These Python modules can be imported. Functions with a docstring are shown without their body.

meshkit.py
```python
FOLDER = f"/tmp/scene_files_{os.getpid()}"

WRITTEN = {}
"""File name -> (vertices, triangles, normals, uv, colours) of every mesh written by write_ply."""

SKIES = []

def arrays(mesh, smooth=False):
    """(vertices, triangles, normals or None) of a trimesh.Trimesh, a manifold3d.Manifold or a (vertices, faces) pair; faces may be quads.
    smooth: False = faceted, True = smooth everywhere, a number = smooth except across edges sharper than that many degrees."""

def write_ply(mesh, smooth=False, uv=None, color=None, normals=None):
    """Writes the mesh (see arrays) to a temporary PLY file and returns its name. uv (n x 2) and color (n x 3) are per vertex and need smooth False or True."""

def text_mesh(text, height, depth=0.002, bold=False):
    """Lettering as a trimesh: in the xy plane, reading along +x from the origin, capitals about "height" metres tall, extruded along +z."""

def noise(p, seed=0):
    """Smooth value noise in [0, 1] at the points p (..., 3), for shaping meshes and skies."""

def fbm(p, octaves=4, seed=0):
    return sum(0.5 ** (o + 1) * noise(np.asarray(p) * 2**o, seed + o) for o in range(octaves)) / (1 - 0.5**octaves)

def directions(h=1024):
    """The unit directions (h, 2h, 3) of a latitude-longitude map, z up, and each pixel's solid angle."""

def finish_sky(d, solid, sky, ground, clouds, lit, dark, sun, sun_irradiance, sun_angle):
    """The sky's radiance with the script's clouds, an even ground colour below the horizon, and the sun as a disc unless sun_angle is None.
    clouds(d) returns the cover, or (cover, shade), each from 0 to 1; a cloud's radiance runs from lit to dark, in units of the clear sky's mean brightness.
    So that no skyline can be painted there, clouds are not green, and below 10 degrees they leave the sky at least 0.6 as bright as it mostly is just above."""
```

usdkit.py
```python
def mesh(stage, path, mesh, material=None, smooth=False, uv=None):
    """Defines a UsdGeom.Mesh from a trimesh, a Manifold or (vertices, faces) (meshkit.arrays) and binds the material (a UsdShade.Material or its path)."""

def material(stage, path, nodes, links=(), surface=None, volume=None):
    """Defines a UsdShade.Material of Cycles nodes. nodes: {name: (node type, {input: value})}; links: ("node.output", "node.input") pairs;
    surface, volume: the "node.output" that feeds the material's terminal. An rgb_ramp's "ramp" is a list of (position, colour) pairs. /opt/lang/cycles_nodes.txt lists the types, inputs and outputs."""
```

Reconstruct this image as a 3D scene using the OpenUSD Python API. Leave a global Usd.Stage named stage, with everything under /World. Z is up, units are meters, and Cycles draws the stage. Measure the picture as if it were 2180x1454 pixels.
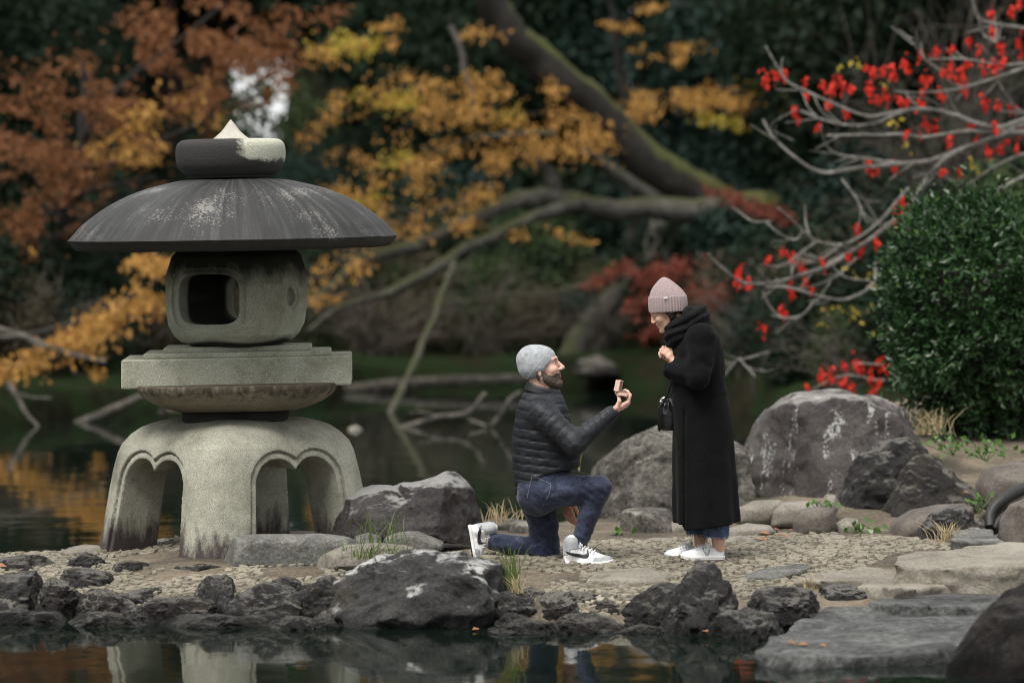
import math, random
import numpy as np, trimesh, usdkit, meshkit
from pxr import Usd, UsdGeom, UsdLux, UsdShade, Gf, Sdf

stage = Usd.Stage.CreateInMemory()
world = UsdGeom.Xform.Define(stage, '/World')
stage.SetDefaultPrim(world.GetPrim())
UsdGeom.SetStageUpAxis(stage, 'Z')
UsdGeom.SetStageMetersPerUnit(stage, 1.0)

# ------------------------------------------------------------------ camera, sky, sun, exposure
FPX, HC, HY, CX = 8175.0, 2.33, 407.0, 1090.0      # focal length in photo pixels, eye height, horizon row, centre column
cam = UsdGeom.Camera.Define(stage, '/World/camera')
cam.AddTranslateOp().Set(Gf.Vec3d(0, 0, HC))
cam.AddRotateXOp().Set(90.0)
cam.CreateFocalLengthAttr(135.0)
cam.CreateHorizontalApertureAttr(36.0)
cam.CreateVerticalApertureAttr(24.0)
cam.CreateVerticalApertureOffsetAttr(-320.0 / 2180.0 * 36.0)
cam.CreateFStopAttr(1.5)
cam.CreateFocusDistanceAttr(22.25)
cam.CreateExposureAttr(1.62)
cam.CreateClippingRangeAttr(Gf.Vec2f(0.1, 500.0))

SUN_DIR = np.array([-0.30, -0.48, 1.05]); SUN_DIR /= np.linalg.norm(SUN_DIR)       # towards the sun: behind and left of the camera, high
sun_el, sun_rot = math.asin(SUN_DIR[2]), math.atan2(SUN_DIR[0], SUN_DIR[1])
usdkit.material(stage, '/World/Looks/sky', {
    'sky': ('sky_texture', {'sky_type': 'single_scattering', 'sun_disc': False, 'sun_elevation': sun_el, 'sun_rotation': sun_rot, 'aerosol_density': 2.0}),
    'tc': ('texture_coordinate', {}),
    'n': ('noise_texture', {'scale': 2.2, 'detail': 5.0, 'roughness': 0.55}),
    'r': ('rgb_ramp', {'ramp': [(0.25, (3.85, 3.95, 4.0)), (0.75, (6.6, 6.6, 6.5))]}),
    'mx': ('mix', {'mix_type': 'mix', 'fac': 0.92}),
    'bg': ('background_shader', {'strength': 0.066})},
    [('tc.generated', 'n.vector'), ('n.fac', 'r.fac'), ('sky.color', 'mx.color1'), ('r.color', 'mx.color2'), ('mx.color', 'bg.color')], surface='bg.background')
dome = UsdLux.DomeLight.Define(stage, '/World/sky')
UsdShade.MaterialBindingAPI.Apply(dome.GetPrim()).Bind(UsdShade.Material.Get(stage, '/World/Looks/sky'))
dome.GetPrim().SetCustomDataByKey('kind', 'structure')
sun = UsdLux.DistantLight.Define(stage, '/World/sun')
sun.CreateIntensityAttr(0.4); sun.CreateAngleAttr(30.0); sun.CreateNormalizeAttr(True) if hasattr(sun, 'CreateNormalizeAttr') else None
sun.CreateColorAttr(Gf.Vec3f(1.0, 0.96, 0.9))
zax = SUN_DIR; xax = np.cross([0, 0, 1.0], zax); xax /= np.linalg.norm(xax); yax = np.cross(zax, xax)
sun.AddTransformOp().Set(Gf.Matrix4d(*[float(v) for row in (list(xax) + [0], list(yax) + [0], list(zax) + [0], [0, 0, 0, 1]) for v in row]))

# ------------------------------------------------------------------ helpers
def P(px, py, D):
    """The point at distance D that stands at pixel (px, py) of the photograph."""
    return np.array([(px - CX) * D / FPX, D, HC - (py - HY) * D / FPX])

def G(px, py, z):
    """The point of height z at that pixel."""
    D = FPX * (HC - z) / (py - HY)
    return np.array([(px - CX) * D / FPX, D, z])

TAKEN, LOC = {}, {}
def numbered(parent, name):
    k = TAKEN.get((parent, name), 0); TAKEN[(parent, name)] = k + 1
    return name if k == 0 else f'{name}_{k:03d}'

def tag(prim, label=None, cat=None, group=None, kind=None):
    for k, v in (('label', label), ('category', cat), ('group', group), ('kind', kind)):
        if v: prim.SetCustomDataByKey(k, v)
    return prim

def thing(name, label, cat, loc, group=None, kind=None):
    path = '/World/' + numbered('/World', name)
    x = UsdGeom.Xform.Define(stage, path); x.AddTranslateOp().Set(Gf.Vec3d(*[float(c) for c in loc]))
    LOC[path] = np.asarray(loc, float)
    return tag(x.GetPrim(), label, cat, group, kind)

def obj(name, mesh, mat, parent=None, smooth=False, label=None, cat=None, group=None, kind=None):
    """One Mesh prim from geometry in world coordinates, under parent or under /World."""
    pp = str(parent.GetPath()) if parent is not None else '/World'
    path = pp + '/' + numbered(pp, name)
    v, f, n = meshkit.arrays(mesh, smooth)
    off = LOC.get(pp)
    LOC[path] = off if off is not None else np.zeros(3)
    if off is not None: v = v - off
    v = np.ascontiguousarray(v)
    m = UsdGeom.Mesh.Define(stage, path)
    from pxr import Vt
    m.CreatePointsAttr(Vt.Vec3fArray.FromNumpy(v.astype(np.float32)))
    m.CreateFaceVertexCountsAttr(Vt.IntArray.FromNumpy(np.full(len(f), 3, np.int32)))
    m.CreateFaceVertexIndicesAttr(Vt.IntArray.FromNumpy(np.ascontiguousarray(f).astype(np.int32).ravel()))
    m.CreateSubdivisionSchemeAttr('none')
    if n is not None:
        m.CreateNormalsAttr(Vt.Vec3fArray.FromNumpy(n.astype(np.float32))); m.SetNormalsInterpolation('vertex')
    UsdShade.MaterialBindingAPI.Apply(m.GetPrim()).Bind(mat)
    return tag(m.GetPrim(), label, cat, group, kind)

def cat_mesh(ms):
    vs, fs, o = [], [], 0
    for v, f in ms:
        vs.append(v); fs.append(np.asarray(f) + o); o += len(v)
    return np.vstack(vs), np.vstack(fs)

def vf(t): return np.array(t.vertices), np.array(t.faces)

# ------------------------------------------------------------------ signed distance modelling
def smin(a, b, k):
    h = np.clip(0.5 + 0.5 * (b - a) / k, 0, 1)
    return b * (1 - h) + a * h - k * h * (1 - h)
def smax(a, b, k): return -smin(-a, -b, k)
def cap(p, a, b, ra, rb=None):
    rb = ra if rb is None else rb
    a, b = np.asarray(a, float), np.asarray(b, float); ba = b - a
    t = np.clip(((p - a) @ ba) / max(ba @ ba, 1e-12), 0, 1)
    return np.linalg.norm(p - a - t[:, None] * ba, axis=1) - (ra + (rb - ra) * t)
def capt(p, a, b):
    a, b = np.asarray(a, float), np.asarray(b, float); ba = b - a; L = np.linalg.norm(ba)
    return ((p - a) @ ba) / L
def ell(p, c, r, R=None):
    q = p - np.asarray(c, float)
    if R is not None: q = q @ R
    r = np.asarray(r, float)
    k0 = np.linalg.norm(q / r, axis=1); k1 = np.linalg.norm(q / r ** 2, axis=1)
    return k0 * (k0 - 1) / np.maximum(k1, 1e-9)
def loft(p, zs, cx, cy, a, b, pw=2.0, ends=True):
    z = p[:, 2]
    I = lambda v: np.interp(z, zs, v)
    A, B = I(a), I(b)
    rr = ((np.abs(p[:, 0] - I(cx)) / A) ** pw + (np.abs(p[:, 1] - I(cy)) / B) ** pw) ** (1 / pw)
    d = (rr - 1) * np.minimum(A, B)
    return np.maximum(d, np.maximum(z - zs[-1], zs[0] - z)) if ends else d
def poly_sd(x, y, poly):
    poly = np.asarray(poly, float); n = len(poly)
    d = np.full(len(x), 1e18); s = np.ones(len(x))
    for i in range(n):
        a, b = poly[i], poly[i - 1]
        ex, ey = b - a; wx, wy = x - a[0], y - a[1]
        t = np.clip((wx * ex + wy * ey) / max(ex * ex + ey * ey, 1e-18), 0, 1)
        d = np.minimum(d, (wx - ex * t) ** 2 + (wy - ey * t) ** 2)
        c1, c2, c3 = y >= a[1], y < b[1], ex * wy > ey * wx
        s = np.where((c1 & c2 & c3) | (~c1 & ~c2 & ~c3), -s, s)
    return s * np.sqrt(d)

def sdf(f, lo, hi, h, lip=1.0):
    """Surface of f(points)=0 inside the box, as (vertices, triangles): surface nets on a block-sparse grid."""
    lo, hi = np.asarray(lo, float), np.asarray(hi, float); B = 12
    nb = np.maximum(np.ceil((hi - lo) / (h * B)).astype(int), 1); n = nb * B + 1
    V = np.full(n, 1.0, np.float32)
    gx, gy, gz = [np.arange(k) for k in nb]
    bi = np.stack(np.meshgrid(gx, gy, gz, indexing='ij'), -1).reshape(-1, 3)
    c = f(lo + (bi + 0.5) * B * h)
    rad = h * B * 0.5 * math.sqrt(3) * 1.25 * lip
    loc = np.stack(np.meshgrid(*[np.arange(B + 1)] * 3, indexing='ij'), -1).reshape(-1, 3)
    for s in (-1,):
        for b_ in bi[c < -rad]:
            V[b_[0] * B:b_[0] * B + B + 1, b_[1] * B:b_[1] * B + B + 1, b_[2] * B:b_[2] * B + B + 1] = -1.0
    act = bi[np.abs(c) <= rad]
    for k in range(0, len(act), 64):
        ch = act[k:k + 64]
        idx = (ch[:, None, :] * B + loc[None]).reshape(-1, 3)
        V[idx[:, 0], idx[:, 1], idx[:, 2]] = f(lo + idx * h)
    V[0], V[-1] = np.maximum(V[0], 1e-3), np.maximum(V[-1], 1e-3)
    V[:, 0], V[:, -1] = np.maximum(V[:, 0], 1e-3), np.maximum(V[:, -1], 1e-3)
    V[:, :, 0], V[:, :, -1] = np.maximum(V[:, :, 0], 1e-3), np.maximum(V[:, :, -1], 1e-3)
    S = V < 0
    cn = S[:-1, :-1, :-1].astype(np.int8)
    tot = sum(S[i:S.shape[0] - 1 + i, j:S.shape[1] - 1 + j, k:S.shape[2] - 1 + k].astype(np.int8) for i in (0, 1) for j in (0, 1) for k in (0, 1))
    cells = np.argwhere((tot > 0) & (tot < 8))
    if len(cells) == 0: return np.zeros((0, 3)), np.zeros((0, 3), int)
    ids = np.full(cn.shape, -1, np.int32); ids[tuple(cells.T)] = np.arange(len(cells))
    corners = [(i, j, k) for i in (0, 1) for j in (0, 1) for k in (0, 1)]
    cv = {q: V[cells[:, 0] + q[0], cells[:, 1] + q[1], cells[:, 2] + q[2]] for q in corners}
    acc, cnt = np.zeros((len(cells), 3)), np.zeros(len(cells))
    for q in corners:
        for ax in range(3):
            if q[ax] == 0:
                r = list(q); r[ax] = 1; r = tuple(r)
                a, b = cv[q], cv[r]; m = (a < 0) != (b < 0)
                t = np.where(m, a / np.where(m, a - b, 1), 0)
                pt = np.tile(np.array(q, float), (len(cells), 1)); pt[:, ax] += t
                acc += pt * m[:, None]; cnt += m
    verts = lo + (cells + acc / np.maximum(cnt, 1)[:, None]) * h
    faces = []
    for ax in range(3):
        u, w = (ax + 1) % 3, (ax + 2) % 3
        sl = [slice(None)] * 3; sl2 = [slice(None)] * 3
        sl[ax] = slice(0, -1); sl2[ax] = slice(1, None)
        a, b = S[tuple(sl)], S[tuple(sl2)]
        e = np.argwhere(a != b)
        e = e[(e[:, u] > 0) & (e[:, w] > 0) & (e[:, u] < S.shape[u] - 1) & (e[:, w] < S.shape[w] - 1)]
        if not len(e): continue
        ins = a[tuple(e.T)]
        def cid(du, dw):
            q = e.copy(); q[:, u] -= du; q[:, w] -= dw
            return ids[tuple(q.T)]
        q = np.stack([cid(1, 1), cid(0, 1), cid(0, 0), cid(1, 0)], 1)
        q = np.where(ins[:, None], q, q[:, ::-1])
        faces += [q[:, [0, 1, 2]], q[:, [0, 2, 3]]]
    return verts, np.vstack(faces)

def tube(path, radii, sides=8, cap_ends=True, wob=0.0, seed=0):
    p = np.asarray(path, float); r = np.broadcast_to(radii, (len(p),)).astype(float)
    t = np.gradient(p, axis=0); t /= np.linalg.norm(t, axis=1, keepdims=True) + 1e-12
    ref = np.array([0, 1.0, 0]) if abs(t[:, 1]).mean() < 0.8 else np.array([0, 0, 1.0])
    a = np.cross(t, ref); a /= np.linalg.norm(a, axis=1, keepdims=True) + 1e-12
    b = np.cross(t, a); ang = np.arange(sides) * 2 * math.pi / sides
    rr = r[:, None] * np.ones(sides)[None]
    if wob: rr = rr * (1 + wob * (np.random.default_rng(seed).random(rr.shape) - 0.5) * 2)
    v = p[:, None] + rr[..., None] * (np.cos(ang)[None, :, None] * a[:, None] + np.sin(ang)[None, :, None] * b[:, None])
    i, j = np.meshgrid(np.arange(len(p) - 1), np.arange(sides), indexing='ij')
    q = np.stack([i * sides + j, i * sides + (j + 1) % sides, (i + 1) * sides + (j + 1) % sides, (i + 1) * sides + j], -1).reshape(-1, 4)
    f = np.vstack([q[:, [0, 2, 1]], q[:, [0, 3, 2]]])
    v = v.reshape(-1, 3)
    if cap_ends:
        n = len(v); v = np.vstack([v, p[0], p[-1]])
        j = np.arange(sides); o = (len(p) - 1) * sides
        f = np.vstack([f, np.stack([np.full(sides, n), j, (j + 1) % sides], 1), np.stack([np.full(sides, n + 1), o + (j + 1) % sides, o + j], 1)])
    return v, f

def spline(pts, n):
    """Catmull-Rom through the points, n samples."""
    p = np.asarray(pts, float)
    if len(p) == 2: return p[0] + (p[1] - p[0]) * np.linspace(0, 1, n)[:, None]
    q = np.vstack([2 * p[0] - p[1], p, 2 * p[-1] - p[-2]]); m = len(p) - 1
    s = np.linspace(0, m - 1e-9, n); i = s.astype(int); t = (s - i)[:, None]
    a, b, c, d = q[i], q[i + 1], q[i + 2], q[i + 3]
    return 0.5 * (2 * b + (c - a) * t + (2 * a - 5 * b + 4 * c - d) * t ** 2 + (3 * b - a - 3 * c + d) * t ** 3)

def revolve(prof, n=64):
    """prof: (radius, z) rows from top to bottom, about the z axis."""
    prof = np.asarray(prof, float); ang = np.arange(n) * 2 * math.pi / n
    v = np.stack([prof[:, :1] * np.cos(ang), prof[:, :1] * np.sin(ang), np.repeat(prof[:, 1:], n, 1)], -1).reshape(-1, 3)
    i, j = np.meshgrid(np.arange(len(prof) - 1), np.arange(n), indexing='ij')
    q = np.stack([i * n + j, (i + 1) * n + j, (i + 1) * n + (j + 1) % n, i * n + (j + 1) % n], -1).reshape(-1, 4)
    return v, np.vstack([q[:, [0, 1, 2]], q[:, [0, 2, 3]]])

def fbm(p, o=4, s=0): return meshkit.fbm(p, o, s)

# ------------------------------------------------------------------ materials
TONE = {'lava_rock': .46, 'brown_lava_rock': .5, 'grey_front_boulder': .55, 'dark_violet_rock': .66, 'grey_brown_boulder': .72, 'streaked_boulder': .5, 'wet_grey_flagstone': .8, 'brown_cobble': .8, 'smooth_cobble': .88, 'grey_slab': .85, 'tan_flagstone': .9}
def mat(name, nodes, links, surface='p.BSDF'):
    return usdkit.material(stage, '/World/Looks/' + name, nodes, links, surface=surface)

def plain(name, col, rough=0.6, metallic=0.0, noise=0.15, scale=30.0, bump=0.0, bscale=200.0, sheen=0.0, spec=None):
    c = np.array(col, float)
    pr = {'roughness': rough, 'metallic': metallic}
    if sheen: pr.update(sheen_weight=sheen, sheen_roughness=0.5)
    if spec is not None: pr['specular_ior_level'] = spec
    nodes = {'g': ('geometry', {}), 'n': ('noise_texture', {'scale': scale, 'detail': 4.0}),
             'r': ('rgb_ramp', {'ramp': [(0.3, tuple(c * (1 - noise))), (0.7, tuple(np.minimum(c * (1 + noise), 1)))]}), 'p': ('principled_bsdf', pr)}
    links = [('g.position', 'n.vector'), ('n.fac', 'r.fac'), ('r.color', 'p.base_color')]
    if bump:
        nodes['nb'] = ('noise_texture', {'scale': bscale, 'detail': 3.0}); nodes['b'] = ('bump', {'strength': 1.0, 'distance': bump})
        links += [('g.position', 'nb.vector'), ('nb.fac', 'b.height'), ('b.normal', 'p.normal')]
    return mat(name, nodes, links)

def stone(name, cols, scale=3.0, grain=60.0, rough=0.85, bump=0.01, bscale=14.0, lichen=None, moss=None, streak=None, wet=0.0, spec=0.5, crack=True):
    """cols: three colours of the blotches; lichen / moss: (colour, amount 0..1, scale, upward bias); streak: (colour, amount) running down."""
    nodes = {'g': ('geometry', {}), 's': ('separate_xyz', {}),
             'n1': ('noise_texture', {'scale': scale, 'detail': 8.0, 'roughness': 0.65, 'distortion': 0.6}),
             'n2': ('noise_texture', {'scale': grain, 'detail': 4.0, 'roughness': 0.7}),
             'mxf': ('math', {'math_type': 'multiply_add', 'value2': 0.75, 'value3': -0.375}), 'sum': ('math', {'math_type': 'add'}),
             'r': ('rgb_ramp', {'ramp': [(0.3, cols[0]), (0.5, cols[1]), (0.7, cols[2])]}),
             'p': ('principled_bsdf', {'roughness': rough, 'specular_ior_level': spec}),
             'nb': ('noise_texture', {'scale': bscale, 'detail': 11.0, 'roughness': 0.75}), 'b': ('bump', {'strength': 1.0, 'distance': bump * 2})}
    links = [('g.position', 'n1.vector'), ('g.position', 'n2.vector'), ('n2.fac', 'mxf.value1'), ('n1.fac', 'sum.value1'), ('mxf.value', 'sum.value2'), ('sum.value', 'r.fac'),
             ('g.position', 'nb.vector'), ('nb.fac', 'b.height'), ('b.normal', 'p.normal'), ('g.normal', 's.vector')]
    cols = [tuple(np.array(c) * TONE.get(name, 1.0)) for c in cols]; nodes['r'] = ('rgb_ramp', {'ramp': [(0.35, cols[0]), (0.5, cols[1]), (0.66, cols[2])]})
    last = 'r.color'
    for tagname, spec_ in (('mo', moss), ('li', lichen)):
        if not spec_: continue
        c, amount, sc, up = spec_
        t = 1 - amount
        nodes |= {tagname + 'n': ('noise_texture', {'scale': sc, 'detail': 9.0, 'roughness': 0.72, 'distortion': 0.3}),
                  tagname + 'u': ('math', {'math_type': 'multiply_add', 'value2': up, 'value3': -up * 0.5}), tagname + 'a': ('math', {'math_type': 'add'}),
                  tagname + 'm': ('map_range', {'from_min': t - 0.03, 'from_max': t + 0.09, 'clamp': True}),
                  tagname + 'x': ('mix', {'color2': c})}
        links += [('g.position', tagname + 'n.vector'), ('s.z', tagname + 'u.value1'), (tagname + 'n.fac', tagname + 'a.value1'), (tagname + 'u.value', tagname + 'a.value2'),
                  (tagname + 'a.value', tagname + 'm.value'), (tagname + 'm.result', tagname + 'x.fac'), (last, tagname + 'x.color1')]
        last = tagname + 'x.color'
    if streak:
        c, amount = streak
        t = 1 - amount
        nodes |= {'stm': ('mapping', {'scale': (7.0, 7.0, 0.8)}), 'stn': ('noise_texture', {'scale': 1.0, 'detail': 7.0, 'roughness': 0.7, 'distortion': 0.4}),
                  'stn2': ('noise_texture', {'scale': 45.0, 'detail': 4.0}), 'sta': ('math', {'math_type': 'multiply_add', 'value2': 0.35, 'value3': -0.17}), 'stb': ('math', {'math_type': 'add'}),
                  'str': ('map_range', {'from_min': t, 'from_max': t + 0.1, 'clamp': True}), 'stx': ('mix', {'color2': c})}
        links += [('g.position', 'stm.vector'), ('stm.vector', 'stn.vector'), ('g.position', 'stn2.vector'), ('stn2.fac', 'sta.value1'), ('stn.fac', 'stb.value1'), ('sta.value', 'stb.value2'),
                  ('stb.value', 'str.value'), ('str.result', 'stx.fac'), (last, 'stx.color1')]
        last = 'stx.color'
    if wet:
        nodes |= {'wp': ('separate_xyz', {}), 'wn': ('math', {'math_type': 'multiply_add', 'value2': 0.12, 'value3': -0.06}), 'wa': ('math', {'math_type': 'add'}), 'wm': ('map_range', {'from_min': wet, 'from_max': wet - 0.05, 'clamp': True}),
                  'wx': ('mix', {'mix_type': 'multiply', 'color2': (0.4, 0.4, 0.4)}), 'wr': ('map_range', {'from_min': 0.0, 'from_max': 1.0, 'to_min': rough, 'to_max': 0.22})}
        links += [('g.position', 'wp.vector'), ('n1.fac', 'wn.value1'), ('wp.z', 'wa.value1'), ('wn.value', 'wa.value2'), ('wa.value', 'wm.value'), ('wm.result', 'wx.fac'), (last, 'wx.color1'), ('wm.result', 'wr.value'), ('wr.result', 'p.roughness')]
        last = 'wx.color'
    links.append((last, 'p.base_color'))
    return mat(name, nodes, links)

def leafmat(name, cols, rough=0.55, trans=0.25, spec=0.4):
    n = len(cols)
    nodes = {'g': ('geometry', {}), 'r': ('rgb_ramp', {'ramp': [(k / max(n - 1, 1), c) for k, c in enumerate(cols)]}),
             'p': ('principled_bsdf', {'roughness': rough, 'specular_ior_level': spec}), 't': ('translucent_bsdf', {}), 'm': ('mix_closure', {'fac': trans})}
    return mat(name, nodes, [('g.random_per_island', 'r.fac'), ('r.color', 'p.base_color'), ('r.color', 't.color'), ('p.BSDF', 'm.closure1'), ('t.BSDF', 'm.closure2')], surface='m.closure')

# ------------------------------------------------------------------ the setting: pond, pond bed and banks, island
def smooth(t): t = np.clip(t, 0, 1); return t * t * (3 - 2 * t)
BANK_X = np.array([-14, -9, -5.1, -4.1, -2.1, -1.6, 0.05, 1.7, 2.4, 2.9, 4.1, 6.0, 9.0, 14.0])
BANK_D = np.array([30, 34, 38.0, 40.0, 43.5, 45.3, 46.0, 44.5, 40.0, 36.0, 31.5, 29.5, 28.0, 24.0])
def bank_edge(x): return np.interp(x, BANK_X, BANK_D)
def px_of(x, D): return CX + x / np.maximum(D, 1e-3) * FPX
def terrain_h(x, D):
    e = bank_edge(x)
    s = D - e
    low = -0.9 + 1.15 * smooth((s + 0.5) / 0.9) + 0.05 * np.clip(s, 0, 12)
    ridge = 16.0 * smooth((D - 60) / 26)
    px = px_of(x, D)
    gap = np.exp(-((px - 555) / 120) ** 2) + np.exp(-((px - 1370) / 60) ** 4)
    ridge = ridge * (1 - 0.97 * np.clip(gap, 0, 1) * smooth((D - 50) / 10))
    near = -0.9 + 1.3 * smooth((4.5 - D) / 1.2)
    side = 10.0 * smooth((np.abs(x) - 26) / 26)
    h = np.where(D < 12, near, low + ridge) + side + 7.0 * smooth((-12 - D) / 26)  # rises beside and behind the camera are added to block low sky light
    return h + 0.25 * (fbm(np.stack([x * 0.5, D * 0.5, 0 * x], -1), 3, 5) - 0.5) * (D > 12)
gx = np.concatenate([np.linspace(-90, -16, 26), np.linspace(-15.4, 15.4, 112), np.linspace(16, 90, 26)])
gd = np.concatenate([np.linspace(-60, 2, 16), np.linspace(2.6, 6, 10), np.linspace(7, 24, 14), np.linspace(24.4, 62, 120), np.linspace(63, 140, 40)])
X, Dg = np.meshgrid(gx, gd, indexing='xy')
def grid_faces(nr, nc):
    i, j = np.meshgrid(np.arange(nr - 1), np.arange(nc - 1), indexing='ij')
    q = np.stack([i * nc + j, i * nc + j + 1, (i + 1) * nc + j + 1, (i + 1) * nc + j], -1).reshape(-1, 4)
    return np.vstack([q[:, [0, 1, 2]], q[:, [0, 2, 3]]])
Zt = terrain_h(X, Dg)
m_soil = stone('forest_soil', [(0.010, 0.010, 0.007), (0.020, 0.017, 0.011), (0.034, 0.026, 0.016)], scale=0.9, grain=9, rough=1.0, spec=0.05, bump=0.05, bscale=5, moss=((0.018, 0.032, 0.012), 0.55, 0.8, 0.1))
obj('terrain', (np.stack([X, Dg, Zt], -1).reshape(-1, 3), grid_faces(*X.shape)), m_soil, smooth=True, kind='structure', label='dark pond bed and wooded banks rising behind the pond', cat='terrain')

m_water = mat('pond_water', {
    'g': ('geometry', {}), 'mp': ('mapping', {'scale': (1.0, 0.55, 1.0)}),
    'n1': ('noise_texture', {'scale': 2.2, 'detail': 3.0, 'roughness': 0.45}), 'n2': ('noise_texture', {'scale': 0.5, 'detail': 2.0}),
    'mu': ('math', {'math_type': 'multiply'}), 'b': ('bump', {'strength': 1.0, 'distance': 0.009}),
    'p': ('principled_bsdf', {'base_color': (0.0020, 0.0040, 0.0026), 'roughness': 0.045, 'ior': 1.33})},
    [('g.position', 'mp.vector'), ('mp.vector', 'n1.vector'), ('g.position', 'n2.vector'), ('n1.fac', 'mu.value1'), ('n2.fac', 'mu.value2'), ('mu.value', 'b.height'), ('b.normal', 'p.normal')])
wv = np.array([[-88, -55, 0], [88, -55, 0], [88, 75, 0], [-88, 75, 0]], float)
obj('pond_water', (wv, np.array([[0, 1, 2], [0, 2, 3]])), m_water, kind='structure', label='dark still pond with rippled reflections around the island', cat='pond')

ISLE = np.array([(-5.2, 21.3), (-3.3, 21.15), (-2.2, 21.0), (-1.55, 20.85), (-1.0, 20.65), (-0.3, 20.5), (0.2, 20.65), (0.8, 20.65), (1.25, 20.5), (1.4, 19.6), (1.7, 18.9), (3.2, 18.3), (7.5, 17.8),
                 (8.0, 31.5), (3.6, 30.5), (2.6, 28.6), (1.5, 26.9), (0.5, 25.9), (0.1, 24.9), (-0.3, 24.7), (-1.1, 24.25), (-1.7, 24.3), (-2.15, 24.0), (-2.5, 23.4), (-3.2, 23.2), (-5.2, 23.0)])
def isle_h(x, D):
    sd = poly_sd(x, D, ISLE)
    z = np.clip(0.075 + 0.125 * (D - 20.7) / 1.4, 0.05, 0.2)
    z = z - 0.045 * smooth((-1.7 - x) / 0.9)
    z = z - 0.10 * smooth((20.9 - D) / 0.8) * smooth((x - 1.2) / 0.3)
    z = z + 0.135 * np.maximum(D - 24.4 - 0.9 * smooth((2.2 - x) / 1.0), 0) * smooth((x - 0.9) / 1.2)
    n = fbm(np.stack([x * 2.3, D * 2.3, 0 * x], -1), 4, 3) - 0.5
    z = z + 0.03 * n
    return z * smooth(-sd / 0.25) - 0.7 * (1 - smooth((-sd + 0.22) / 0.3))
ix, idp = np.arange(-5.4, 8.2, 0.055), np.arange(17.6, 32, 0.06)
X, Dg = np.meshgrid(ix, idp, indexing='xy')
Zi = isle_h(X.ravel(), Dg.ravel()).reshape(X.shape)
m_earth = stone('island_earth', [(0.050, 0.040, 0.027), (0.11, 0.088, 0.061), (0.185, 0.153, 0.108)], scale=2.0, grain=45, rough=0.95, bump=0.008, bscale=30, moss=((0.07, 0.065, 0.022), 0.36, 1.7, 0.0))
ground = obj('island_ground', (np.stack([X, Dg, Zi], -1).reshape(-1, 3), grid_faces(*X.shape)), m_earth, smooth=True, kind='structure', label='tan earth and slate-chip paving of the island', cat='ground')
def gz(x, D): return float(isle_h(np.array([float(x)]), np.array([float(D)]))[0])

# slate chips set in the earth
rng = np.random.default_rng(11)
cx_, cd_ = np.meshgrid(np.arange(-4.4, 3.2, 0.056), np.arange(20.6, 24.2, 0.034), indexing='xy')
cx_ = (cx_ + 0.028 * (np.arange(cx_.shape[0]) % 2)[:, None]).ravel() + rng.uniform(-0.016, 0.016, cx_.size); cd_ = cd_.ravel() + rng.uniform(-0.012, 0.012, cd_.size)
sd_ = poly_sd(cx_, cd_, ISLE)
patch = fbm(np.stack([cx_ * 1.1, cd_ * 1.1, 0 * cx_], -1), 3, 21)
pxc = px_of(cx_, cd_)
lim = np.interp(pxc, [-400, 300, 700, 900, 1050, 1300, 1700, 2000, 2400], [23.3, 23.7, 23.3, 22.4, 22.9, 23.4, 23.9, 23.6, 23.5])
near_lim = np.interp(pxc, [-400, 1500, 1800, 1950, 2400], [20.9, 20.75, 21.6, 22.7, 23.2])
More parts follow.
